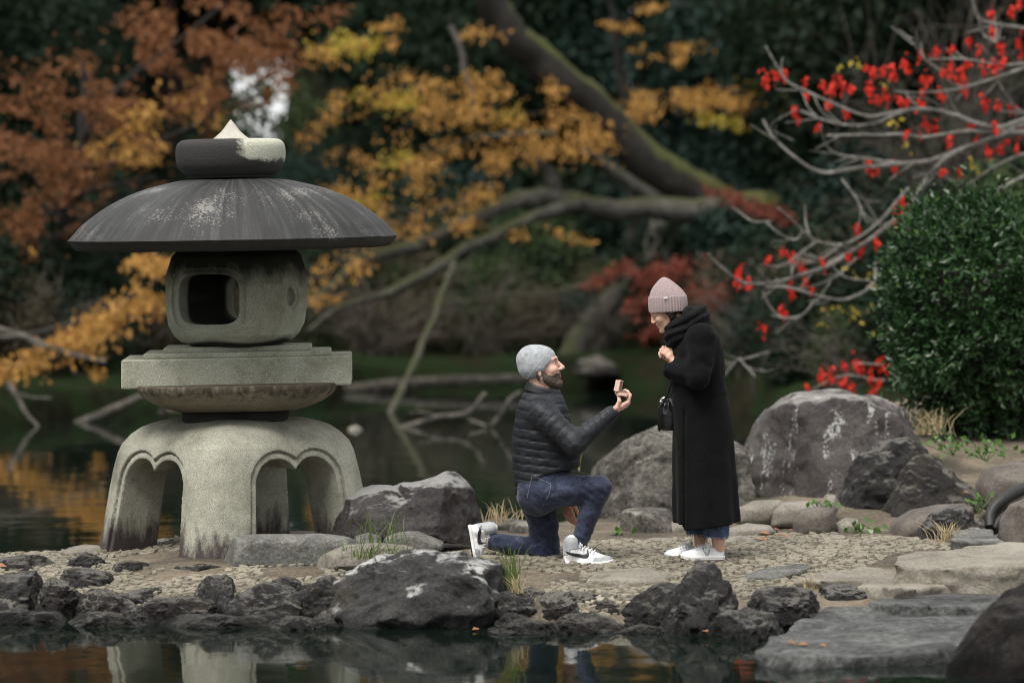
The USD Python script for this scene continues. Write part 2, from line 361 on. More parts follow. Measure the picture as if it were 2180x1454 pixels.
keep = (sd_ < -0.06) & (cd_ < lim + 0.25 * (patch - 0.5)) & (cd_ > near_lim) & (patch > 0.27 + 0.10 * rng.random(cx_.size)) & (rng.random(cx_.size) < 0.96) & ~((pxc > 560) & (pxc < 690) & (cd_ < 21.95) & (cd_ > 21.55))
keep &= ~((pxc > 1090) & (pxc < 1240) & (cd_ > 21.45) & (cd_ < 21.75))
cx_, cd_ = cx_[keep], cd_[keep]
cz_ = isle_h(cx_, cd_)
order = np.argsort(cd_ + 4.0 * ((px_of(cx_, cd_) < 20) | (px_of(cx_, cd_) > 2160)))
cx_, cd_, cz_ = cx_[order], cd_[order], cz_[order]
def chip_mesh(c, rg):
    ang = np.sort(np.arange(6) * math.pi / 3 + rg.uniform(-0.48, 0.48, 6)) + 0.2
    rx, ry, hh = rg.uniform(0.016, 0.038), rg.uniform(0.011, 0.022), rg.uniform(0.004, 0.020)
    rot = rg.normal(0, 0.35); tx, ty = rg.normal(0, 0.14), rg.normal(0.14, 0.20)
    ring = np.stack([rx * np.cos(ang) * rg.uniform(0.8, 1.1, 6), ry * np.sin(ang) * rg.uniform(0.8, 1.1, 6)], 1)
    ring = ring @ np.array([[math.cos(rot), math.sin(rot)], [-math.sin(rot), math.cos(rot)]])
    lo = np.column_stack([ring, np.full(6, -0.02)]); up = np.column_stack([ring, np.full(6, hh * 0.75)]); top = np.column_stack([ring * 0.88, np.full(6, hh)])
    v = np.vstack([lo, up, top]); v[6:, 2] += v[6:, 0] * tx + v[6:, 1] * ty
    return v + c
j6 = np.arange(6); k6 = (j6 + 1) % 6
CF = np.vstack([np.stack([j6, k6, k6 + 6], 1), np.stack([j6, k6 + 6, j6 + 6], 1), np.stack([j6 + 6, k6 + 6, k6 + 12], 1), np.stack([j6 + 6, k6 + 12, j6 + 12], 1), np.array([[12, 13, 14], [12, 14, 15], [12, 15, 16], [12, 16, 17]])])
chipcols = [(0.22, 0.196, 0.150), (0.12, 0.108, 0.086), (0.31, 0.282, 0.225), (0.06, 0.054, 0.045), (0.24, 0.222, 0.185), (0.16, 0.136, 0.10), (0.19, 0.18, 0.155), (0.35, 0.32, 0.26)]
def chipmat(name, cols):
    n = len(cols)
    return mat(name, {'g': ('geometry', {}), 'r': ('rgb_ramp', {'ramp': [(k / (n - 1), c) for k, c in enumerate(cols)]}), 'n': ('noise_texture', {'scale': 40.0, 'detail': 6.0, 'roughness': 0.7}),
        'rm': ('map_range', {'from_min': 0.3, 'from_max': 0.7, 'to_min': 0.62, 'to_max': 1.12}), 'mx': ('mix', {'mix_type': 'multiply', 'fac': 1.0}),
        'n3': ('noise_texture', {'scale': 1.4, 'detail': 4.0}), 'm3': ('map_range', {'from_min': 0.35, 'from_max': 0.65, 'to_min': 0.75, 'to_max': 1.08}), 'mx3': ('mix', {'mix_type': 'multiply', 'fac': 1.0}),
        'p': ('principled_bsdf', {'roughness': 0.85}), 'b': ('bump', {'strength': 0.8, 'distance': 0.006})},
        [('g.random_per_island', 'r.fac'), ('g.position', 'n.vector'), ('g.position', 'n3.vector'), ('n.fac', 'rm.value'), ('n3.fac', 'm3.value'), ('r.color', 'mx.color1'), ('rm.result', 'mx.color2'), ('mx.color', 'mx3.color1'), ('m3.result', 'mx3.color2'), ('mx3.color', 'p.base_color'), ('n.fac', 'b.height'), ('b.normal', 'p.normal')])
m_chips = chipmat('slate_chips', chipcols)
m_chip_variants = [plain(f'slate_chip_tone_{w}', c, 0.85, noise=0.25, scale=45, bump=0.004, bscale=60) for w, c in zip(('tan', 'grey', 'pale', 'dark'), [(0.22, 0.193, 0.146), (0.16, 0.146, 0.115), (0.28, 0.252, 0.198), (0.11, 0.10, 0.082)])]
rest = []
for i in range(len(cx_)):
    v = chip_mesh(np.array([cx_[i], cd_[i], cz_[i]]), rng)
    if i < 300: obj('slate_chip', (v, CF), m_chip_variants[i % 4], ground)
    else: rest.append((v, CF))
obj('slate_chips', cat_mesh(rest), m_chips, ground, kind='stuff')

# ------------------------------------------------------------------ rocks
LAVA = [(0.012, 0.011, 0.010), (0.030, 0.027, 0.025), (0.070, 0.062, 0.056)]
m_lava = stone('lava_rock', LAVA, scale=7, grain=50, rough=0.7, wet=0.09, bump=0.04, bscale=13, lichen=((0.15, 0.14, 0.125), 0.425, 6.0, 0.25), moss=((0.035, 0.034, 0.014), 0.40, 5.0, 0.2))
m_lava_b = stone('brown_lava_rock', [(0.016, 0.013, 0.011), (0.038, 0.031, 0.026), (0.085, 0.070, 0.056)], scale=6, grain=45, rough=0.72, wet=0.09, bump=0.04, bscale=12, lichen=((0.18, 0.165, 0.14), 0.43, 5.0, 0.28), moss=((0.05, 0.044, 0.018), 0.40, 4.0, 0.2))
m_darkrock = stone('dark_violet_rock', [(0.020, 0.016, 0.017), (0.045, 0.037, 0.037), (0.09, 0.08, 0.077)], scale=3.5, grain=40, rough=0.6, bump=0.012, bscale=12, lichen=((0.24, 0.235, 0.225), 0.40, 3.2, 0.5))
m_front = stone('grey_front_boulder', [(0.020, 0.020, 0.020), (0.048, 0.047, 0.045), (0.11, 0.105, 0.10)], scale=3.0, grain=50, rough=0.66, wet=0.08, bump=0.03, bscale=10, lichen=((0.50, 0.50, 0.48), 0.36, 4.0, 0.34), moss=((0.05, 0.042, 0.03), 0.40, 2.5, 0.0))
m_grey = stone('grey_brown_boulder', [(0.05, 0.043, 0.036), (0.13, 0.117, 0.10), (0.26, 0.24, 0.21)], scale=5.0, grain=34, rough=0.85, bump=0.035, bscale=9, lichen=((0.30, 0.28, 0.24), 0.40, 6, 0.15))
m_streaked = stone('streaked_boulder', [(0.045, 0.034, 0.034), (0.082, 0.066, 0.063), (0.13, 0.115, 0.105)], scale=1.8, grain=40, rough=0.75, bump=0.012, bscale=9, streak=((0.33, 0.33, 0.315), 0.415), lichen=((0.20, 0.19, 0.175), 0.38, 3.5, 0.35))
m_cobble = stone('smooth_cobble', [(0.13, 0.117, 0.095), (0.19, 0.172, 0.142), (0.25, 0.23, 0.195)], scale=5, grain=60, rough=0.8, bump=0.004, bscale=22)
m_cobble_b = stone('brown_cobble', [(0.065, 0.053, 0.044), (0.105, 0.088, 0.073), (0.155, 0.133, 0.11)], scale=5, grain=60, rough=0.8, bump=0.004, bscale=22)
m_slab = stone('grey_slab', [(0.075, 0.075, 0.07), (0.15, 0.147, 0.135), (0.25, 0.245, 0.225)], scale=3.6, grain=50, rough=0.85, bump=0.012, bscale=16, streak=((0.09, 0.08, 0.072), 0.36))
m_flag = stone('tan_flagstone', [(0.15, 0.133, 0.105), (0.225, 0.203, 0.165), (0.30, 0.275, 0.225)], scale=2.6, grain=55, rough=0.85, bump=0.012, bscale=14, moss=((0.10, 0.088, 0.06), 0.38, 3.0, 0.0))
m_flagwet = stone('wet_grey_flagstone', [(0.022, 0.023, 0.023), (0.085, 0.087, 0.084), (0.19, 0.192, 0.183)], scale=3.4, grain=30, rough=0.6, wet=0.03, bump=0.028, bscale=7)

m_black = stone('black_wet_rock', [(0.005, 0.0045, 0.004), (0.014, 0.012, 0.011), (0.034, 0.029, 0.025)], scale=5, grain=40, rough=0.75, wet=0.12, spec=0.2, bump=0.03, bscale=11, lichen=((0.06, 0.052, 0.045), 0.38, 5.0, 0.2))
ICO = {s: trimesh.creation.icosphere(subdivisions=s, radius=1.0) for s in (2, 3, 4, 5)}
def rock(name, label, poly, D, depth, m, seed=0, amp=0.06, freq=2.2, crag=0.0, facets=0, sub=4, box=0.6, cat='rock', group=None, smooth_=45, lean=0.0, cut=(0.72, 0.92)):
    """A stone with the given outline (photo pixels at distance D), rounded through its depth and roughened."""
    poly = np.array(poly, float); c = (poly.max(0) + poly.min(0)) / 2
    w = np.stack([(poly[:, 0] - c[0]) * D / FPX, -(poly[:, 1] - c[1]) * D / FPX], 1)
    C = P(c[0], c[1], D); th = np.linspace(-math.pi, math.pi, 361)
    r = np.zeros(361)
    a, b = w, np.roll(w, -1, 0); e = b - a
    for k, t in enumerate(th):
        d = np.array([math.cos(t), math.sin(t)])
        den = d[0] * e[:, 1] - d[1] * e[:, 0]
        den = np.where(np.abs(den) < 1e-12, 1e-12, den)
        tt = (a[:, 0] * e[:, 1] - a[:, 1] * e[:, 0]) / den; ss = (a[:, 0] * d[1] - a[:, 1] * d[0]) / den
        ok = (tt > 0) & (ss >= -1e-9) & (ss <= 1 + 1e-9)
        r[k] = tt[ok].max() if ok.any() else np.nan
    bad = np.isnan(r); r[bad] = np.interp(th[bad], th[~bad], r[~bad])
    r = np.convolve(np.concatenate([r[-5:-1], r, r[1:5]]), np.ones(9) / 9, 'same')[4:-4]
    rg = np.random.default_rng(seed)
    ico = ICO[sub]; d = np.array(ico.vertices)
    rho = np.hypot(d[:, 0], d[:, 2]); t = np.arctan2(d[:, 2], d[:, 0])
    R = np.interp(t, th, r) * np.maximum(rho, 1e-6) ** box
    v = np.stack([R * np.cos(t), depth * np.sign(d[:, 1]) * np.abs(d[:, 1]) ** 0.85, R * np.sin(t)], 1)
    v[:, 1] += lean * v[:, 2]
    size = np.sqrt(np.ptp(v[:, 0]) * np.ptp(v[:, 2]))
    for _ in range(facets):
        n = rg.normal(size=3); n[2] = abs(n[2]) * 0.8; n[1] = -abs(n[1]); n /= np.linalg.norm(n)
        h = v @ n; lim_ = h.max() * rg.uniform(*cut)
        v = v - np.maximum(h - lim_, 0)[:, None] * n * 0.96
    nrm = d / np.array([1, 1, 1]); q = v / size * freq + rg.uniform(-50, 50, 3)
    f1 = fbm(q, 4, seed % 50) - 0.5
    v = v + nrm * (amp * size * 2 * f1)[:, None]
    if crag:
        r1 = 1 - np.abs(fbm(q * 1.7 + 7, 3, seed % 50 + 9) - 0.5) * 4          # sharp crests
        r2 = 1 - np.abs(fbm(q * 4.3 + 3, 3, seed % 50 + 4) - 0.5) * 4
        v = v + nrm * (crag * size * (np.clip(r1, -0.4, 1) * 0.7 + np.clip(r2, -0.4, 1) * 0.4 - 0.5))[:, None]
    want0 = np.stack([R * np.cos(t), 0 * R, R * np.sin(t)], 1)
    for ax_ in (0, 2):                                                       # keep the outline's width and height
        for sg in (-1, 1):
            want, got = (sg * want0[:, ax_]).max(), (sg * v[:, ax_]).max()
            if got > 1e-6: v[:, ax_] = np.where(sg * v[:, ax_] > 0, v[:, ax_] * want / got, v[:, ax_])
    prim = obj(name, (v + C, np.array(ico.faces)), m, None, smooth=smooth_)
    return tag(prim, label, cat, group)

def G_ground(px, py, off=0.0):
    D = FPX * (HC - 0.15) / (py - HY)
    for _ in range(25): D = 0.5 * D + 0.5 * FPX * (HC - gz((px - CX) * D / FPX, D) - off) / (py - HY)
    return np.array([(px - CX) * D / FPX, D, 0.0])
def flag(name, label, poly, z, thick, m, seed=0, tilt=0.0, h=0.016, cat='flagstone', group=None, rough_=0.012, flush=None):
    """A flat stone whose top has the given outline, lying at height z."""
    pts = np.array([G(x, y, z) if flush is None else G_ground(x, y, flush) for x, y in poly])[:, :2]
    if flush is not None: z = float(isle_h(pts[:, 0], pts[:, 1]).max()) + flush
    lo = np.append(pts.min(0) - 0.08, z - thick - 0.05); hi = np.append(pts.max(0) + 0.08, z + 0.08)
    def f(p):
        sd = poly_sd(p[:, 0], p[:, 1], pts) + 0.055 * (fbm(p * np.array([5, 5, 9]) + seed, 4, seed % 40) - 0.5) * 2
        top = z + rough_ * 2.5 * (fbm(np.column_stack([p[:, :2] * 2.6, 0 * p[:, 0]]) + seed, 3, seed % 40 + 3) - 0.5) + tilt * (p[:, 0] - pts[:, 0].mean())
        if flush is not None: top = top - z + isle_h(p[:, 0], p[:, 1]) + flush
        top = top + 0.009 * np.floor(4 * fbm(np.column_stack([p[:, :2] * 3.4, 0 * p[:, 0]]) + seed + 5, 2, 7))
        dz = np.maximum(p[:, 2] - top, (z - thick) - p[:, 2])
        return smax(sd, dz, 0.012) * 0.85
    v, fc = sdf(f, lo, hi, h, 1.5)
    return obj(name, (v, fc), m, None, smooth=40, label=label, cat=cat, group=group)

# the back row on the island
rock('boulder', 'dark violet angular boulder right of the stone lantern, its right end raised', [(703, 1150), (708, 1075), (722, 1046), (745, 1032), (835, 1042), (915, 1026), (952, 1006), (985, 1006), (1004, 1035), (1012, 1070), (1026, 1110), (1030, 1160)], 22.88, 0.25, m_darkrock, 3, 0.03, 1.8, 0.05, 10, 5, 0.5, cut=(0.6, 0.86))
rock('boulder', 'large sloping grey-brown boulder between the kneeling man and the standing woman', [(1225, 1130), (1228, 1060), (1240, 1000), (1290, 978), (1345, 934), (1390, 912), (1440, 905), (1530, 915), (1580, 932), (1600, 960), (1610, 1130)], 25.4, 0.5, m_grey, 8, 0.05, 2.0, 0.06, 7, 5, 0.6, cut=(0.68, 0.9))
rock('boulder', 'huge boulder with white streaks to the right of the woman', [(1562, 1090), (1563, 1000), (1575, 955), (1605, 895), (1650, 852), (1690, 838), (1780, 831), (1850, 841), (1900, 862), (1950, 900), (1995, 945), (2015, 1000), (2012, 1090)], 25.9, 0.75, m_streaked, 5, 0.045, 1.7, 0.05, 6, 5, 0.6, cut=(0.7, 0.92))
rock('boulder', 'dark craggy rock leaning against the right side of the streaked boulder', [(1775, 1110), (1782, 1040), (1800, 1020), (1820, 985), (1870, 940), (1930, 930), (1985, 950), (2000, 1000), (1960, 1060), (1900, 1110)], 25.1, 0.28, m_lava, 12, 0.08, 1.8, 0.08, 8, 5, cut=(0.6, 0.88))
rock('boulder', 'dark craggy rock with pale flecks below the clipped bush', [(1850, 1130), (1868, 1060), (1900, 1010), (1950, 975), (2010, 965), (2060, 985), (2085, 1030), (2060, 1080), (1960, 1105), (1900, 1140)], 24.9, 0.28, m_lava_b, 13, 0.08, 1.8, 0.08, 8, 5, cut=(0.6, 0.88))
rock('boulder', 'rounded dark brown boulder below the green seedlings at the right edge', [(2080, 1080), (2078, 1030), (2100, 998), (2150, 985), (2210, 986), (2260, 1010), (2280, 1090), (2180, 1110)], 24.5, 0.35, m_cobble_b, 14, 0.02, 1.5, 0.0, 0, 4)
rock('boulder', 'reddish brown boulder beside the black hose at the right edge', [(2125, 1150), (2128, 1110), (2150, 1075), (2190, 1058), (2240, 1065), (2270, 1120), (2260, 1175), (2170, 1172)], 23.3, 0.25, m_cobble_b, 15, 0.03, 2, 0.01, 2, 4)
rock('boulder', 'low brown rounded stone in front of the craggy rocks', [(1888, 1148), (1900, 1112), (1940, 1088), (2000, 1076), (2070, 1072), (2075, 1130), (2000, 1155)], 24.0, 0.3, m_cobble_b, 16, 0.012, 1.5, 0.0, 0, 4)
rock('boulder', 'small dark pitted rock in front of the low brown stone', [(1948, 1158), (1955, 1130), (1985, 1095), (2040, 1074), (2065, 1085), (2080, 1115), (2060, 1150), (1990, 1165)], 23.5, 0.18, m_lava, 17, 0.05, 2.5, 0.08, 2, 4)
rock('boulder', 'small craggy rock between the dark pitted rock and the black hose', [(2040, 1150), (2050, 1118), (2085, 1105), (2112, 1112), (2118, 1150), (2080, 1165)], 23.6, 0.14, m_lava_b, 57, 0.05, 2.5, 0.06, 2, 4)
flag('flat_stone', 'small pale flat stone under the end of the black hose', [(2020, 1152), (2040, 1128), (2115, 1132), (2130, 1150), (2080, 1158)], 0.26, 0.2, m_slab, 18)
cob = [([(1560, 1112), (1572, 1080), (1605, 1066), (1665, 1064), (1668, 1085), (1640, 1115), (1600, 1122)], 24.35, m_cobble, 'oval grey cobble directly right of the hem of the black coat'),
       ([(1636, 1122), (1640, 1085), (1665, 1069), (1720, 1066), (1748, 1075), (1745, 1105), (1700, 1128)], 24.3, m_cobble, 'rounded tan cobble, middle of the row under the streaked boulder'),
       ([(1688, 1146), (1688, 1110), (1702, 1086), (1740, 1078), (1775, 1082), (1782, 1120), (1772, 1146)], 23.95, m_cobble_b, 'brown domed cobble in front of the tan cobbles'),
       ([(1742, 1105), (1746, 1070), (1760, 1052), (1778, 1053), (1786, 1080), (1775, 1105)], 24.5, m_cobble, 'small grey cobble wedged against the craggy rock'),
       ([(1770, 1148), (1778, 1115), (1800, 1102), (1828, 1106), (1832, 1130), (1815, 1150)], 24.05, m_cobble, 'small grey wedge stone right of the brown domed cobble'),
       ([(1540, 1148), (1552, 1124), (1590, 1114), (1640, 1118), (1652, 1132), (1620, 1150)], 23.75, m_cobble, 'long low cobble behind the woman with fallen leaves at its right end'),
       ([(1530, 1172), (1540, 1148), (1575, 1140), (1606, 1148), (1612, 1162), (1580, 1175)], 23.3, m_cobble, 'pale low cobble just behind the white shoes'),
       ([(1395, 1150), (1405, 1125), (1435, 1108), (1470, 1108), (1490, 1128), (1478, 1155)], 24.1, m_cobble, 'grey cobble under the front edge of the black coat'),
       ([(1345, 1172), (1352, 1155), (1390, 1145), (1450, 1146), (1480, 1158), (1470, 1176), (1400, 1180)], 23.5, m_cobble, 'long flat cobble left of the white shoes'),
       ([(1362, 1188), (1375, 1172), (1410, 1164), (1450, 1166), (1460, 1185), (1400, 1194)], 22.95, m_cobble, 'thin flat cobble at the toes of the white shoes'),
       ([(1760, 1146), (1770, 1138), (1800, 1140), (1800, 1150), (1775, 1154)], 23.6, m_cobble, 'flat little cobble on the chips before the wedge stone')]
for k, (pl, D, m, lb) in enumerate(cob):
    rock('cobble', lb, pl, D, 0.13, m, 20 + k, 0.012, 1.5, 0.0, 0, 4, 0.6, 'cobble')
rock('stone_block', 'stone block like a stump with flat pale top before the grey-brown boulder', [(1318, 1150), (1322, 1092), (1330, 1084), (1395, 1080), (1440, 1084), (1446, 1150)], 24.15, 0.2, m_grey, 33, 0.02, 2.5, 0.02, 3, 4, 0.35, 'stone block')
rock('stone_block', 'low mossy stone behind the foot of the kneeling man, left one', [(1028, 1135), (1032, 1108), (1060, 1102), (1098, 1105), (1105, 1135)], 24.3, 0.14, m_grey, 34, 0.03, 2.5, 0.02, 2, 3, 0.45, 'stone')
rock('stone_block', 'low mossy stone behind the calf of the kneeling man, right one', [(1078, 1152), (1082, 1115), (1100, 1106), (1140, 1110), (1150, 1152)], 24.0, 0.14, m_grey, 35, 0.03, 2.5, 0.02, 2, 3, 0.45, 'stone')
rock('slab_stone', 'long flat grey slab lying against the front foot of the lantern', [(466, 1215), (480, 1185), (500, 1155), (514, 1139), (560, 1137), (680, 1136), (745, 1143), (765, 1158), (760, 1212), (600, 1218)], 22.12, 0.16, m_slab, 36, 0.02, 2.8, 0.02, 2, 5, 0.3, 'stone slab')
rock('slab_stone', 'grey flat stone between the long slab and the kneeling foot', [(812, 1170), (818, 1142), (850, 1130), (900, 1128), (935, 1134), (948, 1160), (940, 1175)], 22.7, 0.16, m_slab, 37, 0.02, 2.8, 0.02, 2, 4, 0.4, 'stone slab')
rock('slab_stone', 'small grey stone touching the right end of the long slab', [(748, 1165), (755, 1142), (785, 1134), (812, 1145), (815, 1168)], 22.6, 0.14, m_slab, 38, 0.02, 2.8, 0.02, 2, 3, 0.4, 'stone slab')
rock('slab_stone', 'layered tan stone partly covered by grass before the flat stones', [(660, 1212), (700, 1178), (740, 1160), (810, 1156), (870, 1160), (905, 1180), (900, 1215)], 21.9, 0.16, m_cobble, 39, 0.03, 3.5, 0.05, 3, 4, 0.45, 'stone slab')
rock('flat_stone', 'pale flat stone at the far edge left of the lantern', [(122, 1182), (140, 1168), (175, 1161), (215, 1164), (230, 1182)], 23.1, 0.2, m_cobble, 40, 0.01, 1.5, 0, 0, 3, 0.6, 'flat stone')
rock('flat_stone', 'second flat stone farther left at the far edge', [(40, 1188), (50, 1178), (75, 1174), (95, 1180), (98, 1190)], 23.0, 0.15, m_cobble, 41, 0.01, 1.5, 0, 0, 3, 0.6, 'flat stone')
rock('flat_stone', 'bluish flat stone seen through the left arch of the lantern', [(326, 1168), (330, 1150), (345, 1146), (366, 1148), (370, 1166)], 24.1, 0.12, m_slab, 42, 0.02, 2, 0.02, 1, 3, 0.5, 'flat stone')
flag('flat_stone', 'flat tan stone set in the paving in front of the high-top shoe', [(1240, 1240), (1262, 1218), (1310, 1206), (1380, 1210), (1425, 1226), (1420, 1240), (1330, 1245)], 0.205, 0.15, m_flag, 43, flush=0.022)
flag('flat_stone', 'flat pale stone set in the paving right of the white shoes', [(1585, 1228), (1610, 1212), (1700, 1203), (1735, 1206), (1700, 1222), (1640, 1232)], 0.20, 0.15, m_slab, 44, flush=0.02)
flag('flat_stone', 'long tan stone strip set in the paving left of the flagstones', [(1690, 1240), (1720, 1222), (1850, 1216), (1920, 1222), (1900, 1238), (1780, 1248)], 0.185, 0.15, m_flag, 45, flush=0.022)
# flagstones stepping down to the water
flag('flagstone', 'topmost tan flagstone with a thick dark front edge at the right', [(1898, 1206), (1905, 1190), (1990, 1178), (2050, 1168), (2130, 1166), (2330, 1168), (2340, 1208), (2120, 1212), (1960, 1208)], 0.255, 0.26, m_flag, 46)
flag('flagstone', 'second tan flagstone below the topmost one', [(1826, 1252), (1850, 1236), (1920, 1228), (2080, 1226), (2330, 1222), (2340, 1243), (2150, 1246), (2000, 1250), (1900, 1262)], 0.15, 0.2, m_flag, 47)
flag('flagstone', 'third grey flagstone above the big wet slab', [(1846, 1286), (1880, 1268), (2000, 1262), (2160, 1258), (2330, 1258), (2340, 1300), (2060, 1296), (1930, 1300)], 0.105, 0.2, m_flagwet, 48)
flag('flagstone', 'big wet grey flagstone sloping into the pond', [(1612, 1392), (1640, 1362), (1700, 1322), (1760, 1302), (1900, 1304), (2070, 1310), (2330, 1316), (2340, 1372), (2080, 1378), (1950, 1392), (1760, 1398), (1680, 1404)], 0.055, 0.3, m_flagwet, 49, 0.0, 0.018, rough_=0.022)
rock('boulder', 'black wet boulder in the bottom right corner', [(2005, 1460), (2020, 1420), (2060, 1370), (2110, 1310), (2170, 1262), (2240, 1240), (2330, 1260), (2350, 1480), (2150, 1490)], 18.5, 0.3, m_black, 50, 0.05, 1.6, 0.05, 8, 5, 0.45, cut=(0.62, 0.88))
# the front row along the water
rock('boulder', 'big grey boulder with white lichen on its crown at the water in the middle', [(625, 1368), (632, 1322), (660, 1280), (700, 1243), (745, 1210), (800, 1183), (870, 1167), (960, 1174), (1020, 1186), (1060, 1208), (1086, 1240), (1080, 1268), (1050, 1300), (1032, 1330), (1025, 1368)], 20.85, 0.42, m_front, 51, 0.05, 2.0, 0.10, 6, 5, 0.62, cut=(0.7, 0.92))
lava = [([(470, 1350), (480, 1290), (510, 1258), (560, 1240), (615, 1248), (640, 1270), (660, 1350)], 20.85, 0.28, 'a', 'dark lumpy rock left of the big lichened boulder'),
        ([(600, 1355), (620, 1290), (650, 1250), (700, 1222), (745, 1250), (760, 1355)], 20.9, 0.28, 'a', 'dark lumpy rock leaning on the left flank of the lichened boulder'),
        ([(408, 1315), (412, 1262), (430, 1232), (462, 1224), (495, 1242), (512, 1280), (505, 1318)], 21.05, 0.18, 'a', 'round dark knob rock in the front row, third from the left'),
        ([(290, 1330), (296, 1290), (330, 1268), (390, 1268), (440, 1285), (480, 1310), (485, 1345), (380, 1345)], 20.9, 0.22, 'b', 'low pitted rock at the water beside the round knob'),
        ([(140, 1335), (150, 1275), (185, 1255), (240, 1262), (285, 1285), (300, 1325), (220, 1342)], 20.95, 0.22, 'b', 'brown pitted rock at the water below the left paving edge'),
        ([(60, 1325), (72, 1262), (100, 1228), (140, 1240), (175, 1270), (178, 1325)], 21.1, 0.24, 'b', 'dark pointed rock in the left corner group'),
        ([(-60, 1335), (-40, 1250), (0, 1220), (50, 1225), (85, 1255), (90, 1325)], 21.2, 0.28, 'a', 'black rock at the left picture edge'),
        ([(112, 1262), (120, 1222), (160, 1206), (215, 1212), (250, 1235), (245, 1260), (180, 1268)], 21.6, 0.2, 'a', 'flat dark rock behind the left corner group'),
        ([(140, 1228), (150, 1192), (180, 1176), (212, 1188), (232, 1212), (222, 1230)], 22.2, 0.14, 'a', 'dark humped rock on the paving left of the lantern'),
        ([(-30, 1240), (0, 1190), (45, 1178), (90, 1184), (122, 1205), (118, 1228), (60, 1240)], 22.2, 0.22, 'a', 'low black rock at the far left edge of the paving'),
        ([(232, 1216), (245, 1198), (275, 1192), (310, 1200), (318, 1214), (280, 1220)], 22.0, 0.1, 'b', 'little brown rock in front of the left lantern foot'),
        ([(362, 1212), (380, 1204), (430, 1200), (470, 1206), (475, 1216), (420, 1222)], 21.9, 0.12, 'b', 'low crumbly ridge stone before the front lantern foot'),
        ([(995, 1360), (1010, 1300), (1050, 1272), (1100, 1258), (1138, 1268), (1145, 1300), (1130, 1360)], 20.75, 0.2, 'a', 'dark rock right of the lichened boulder at the grass tuft'),
        ([(1110, 1340), (1125, 1290), (1160, 1262), (1215, 1260), (1258, 1280), (1262, 1320), (1200, 1345)], 20.85, 0.2, 'b', 'rugged rock with pale chips in the middle of the front row'),
        ([(1160, 1385), (1168, 1335), (1200, 1312), (1260, 1305), (1320, 1322), (1338, 1352), (1330, 1385)], 20.35, 0.2, 'b', 'low rugged rock standing out into the water'),
        ([(1300, 1365), (1310, 1310), (1350, 1270), (1400, 1240), (1450, 1240), (1485, 1262), (1490, 1365)], 20.8, 0.25, 'a', 'dark jagged rock left of the peaked rock'),
        ([(1395, 1385), (1405, 1330), (1440, 1275), (1470, 1225), (1490, 1196), (1520, 1206), (1550, 1240), (1568, 1280), (1575, 1320), (1590, 1385)], 20.45, 0.3, 'a', 'tall peaked dark rock in front of the woman'),
        ([(1500, 1395), (1512, 1340), (1545, 1302), (1590, 1295), (1650, 1310), (1680, 1340), (1660, 1398)], 20.1, 0.24, 'a', 'dark lumpy rock right of the peaked rock at the water'),
        ([(1580, 1345), (1590, 1290), (1620, 1256), (1680, 1246), (1730, 1262), (1758, 1300), (1740, 1345)], 20.6, 0.22, 'a', 'mossy dark rock above the big wet flagstone'),
        ([(-60, 1345), (-50, 1290), (-10, 1275), (40, 1285), (75, 1310), (70, 1345)], 20.85, 0.2, 'b', 'low wet rock at the waterline in the left corner'),
        ([(235, 1345), (245, 1305), (275, 1285), (315, 1290), (330, 1345)], 20.7, 0.15, 'a', 'small wet rock at the waterline below the brown pitted rock'),
        ([(655, 1362), (665, 1320), (690, 1300), (720, 1310), (730, 1362)], 20.55, 0.15, 'a', 'small wet rock at the left foot of the lichened boulder'),
        ([(1040, 1365), (1050, 1325), (1085, 1305), (1125, 1315), (1135, 1362)], 20.5, 0.16, 'a', 'small wet rock right of the lichened boulder at the waterline'),
        ([(1085, 1300), (1095, 1268), (1130, 1250), (1170, 1262), (1175, 1300)], 21.1, 0.14, 'b', 'pale-topped rough rock behind the front row near the green tuft'),
        ([(1240, 1320), (1250, 1285), (1290, 1272), (1325, 1290), (1330, 1325)], 20.9, 0.16, 'b', 'crumbly rock between the front row and the peaked rock'),
        ([(560, 1262), (575, 1240), (600, 1228), (640, 1238), (655, 1262)], 21.2, 0.14, 'a', 'small dark rock behind the front row before the long slab'),
        ([(-90, 1348), (-85, 1312), (-20, 1298), (60, 1304), (140, 1300), (165, 1318), (168, 1348)], 20.75, 0.16, 'a', 'low wet ledge of rock at the waterline, first from the left edge'),
        ([(120, 1352), (125, 1318), (190, 1302), (260, 1308), (330, 1304), (345, 1352)], 20.65, 0.14, 'b', 'low wet ledge of rock at the waterline, second from the left edge'),
        ([(320, 1356), (330, 1318), (400, 1306), (480, 1312), (560, 1308), (600, 1322), (605, 1356)], 20.6, 0.14, 'a', 'low wet ledge of rock at the waterline left of the lichened boulder'),
        ([(560, 1362), (570, 1325), (620, 1310), (690, 1318), (720, 1362)], 20.5, 0.14, 'b', 'low wet ledge touching the lichened boulder'),
        ([(1030, 1372), (1040, 1335), (1100, 1318), (1180, 1326), (1210, 1372)], 20.3, 0.14, 'a', 'low wet ledge at the waterline below the green tuft'),
        ([(1290, 1382), (1300, 1345), (1370, 1328), (1430, 1338), (1440, 1382)], 20.3, 0.14, 'b', 'low wet ledge at the waterline left of the peaked rock'),
        ([(1110, 1302), (1120, 1275), (1180, 1258), (1260, 1264), (1330, 1280), (1335, 1310), (1220, 1318)], 21.0, 0.2, 'b', 'broad rough rock with crumbly top behind the front row'),
        ([(235, 1290), (250, 1262), (300, 1248), (360, 1252), (410, 1268), (415, 1292)], 21.25, 0.16, 'a', 'dark flat rock behind the front row left of the round knob'),
        ([(1735, 1290), (1745, 1255), (1790, 1240), (1840, 1252), (1862, 1275), (1850, 1290)], 21.1, 0.14, 'a', 'small dark rock left of the lower flagstones')]
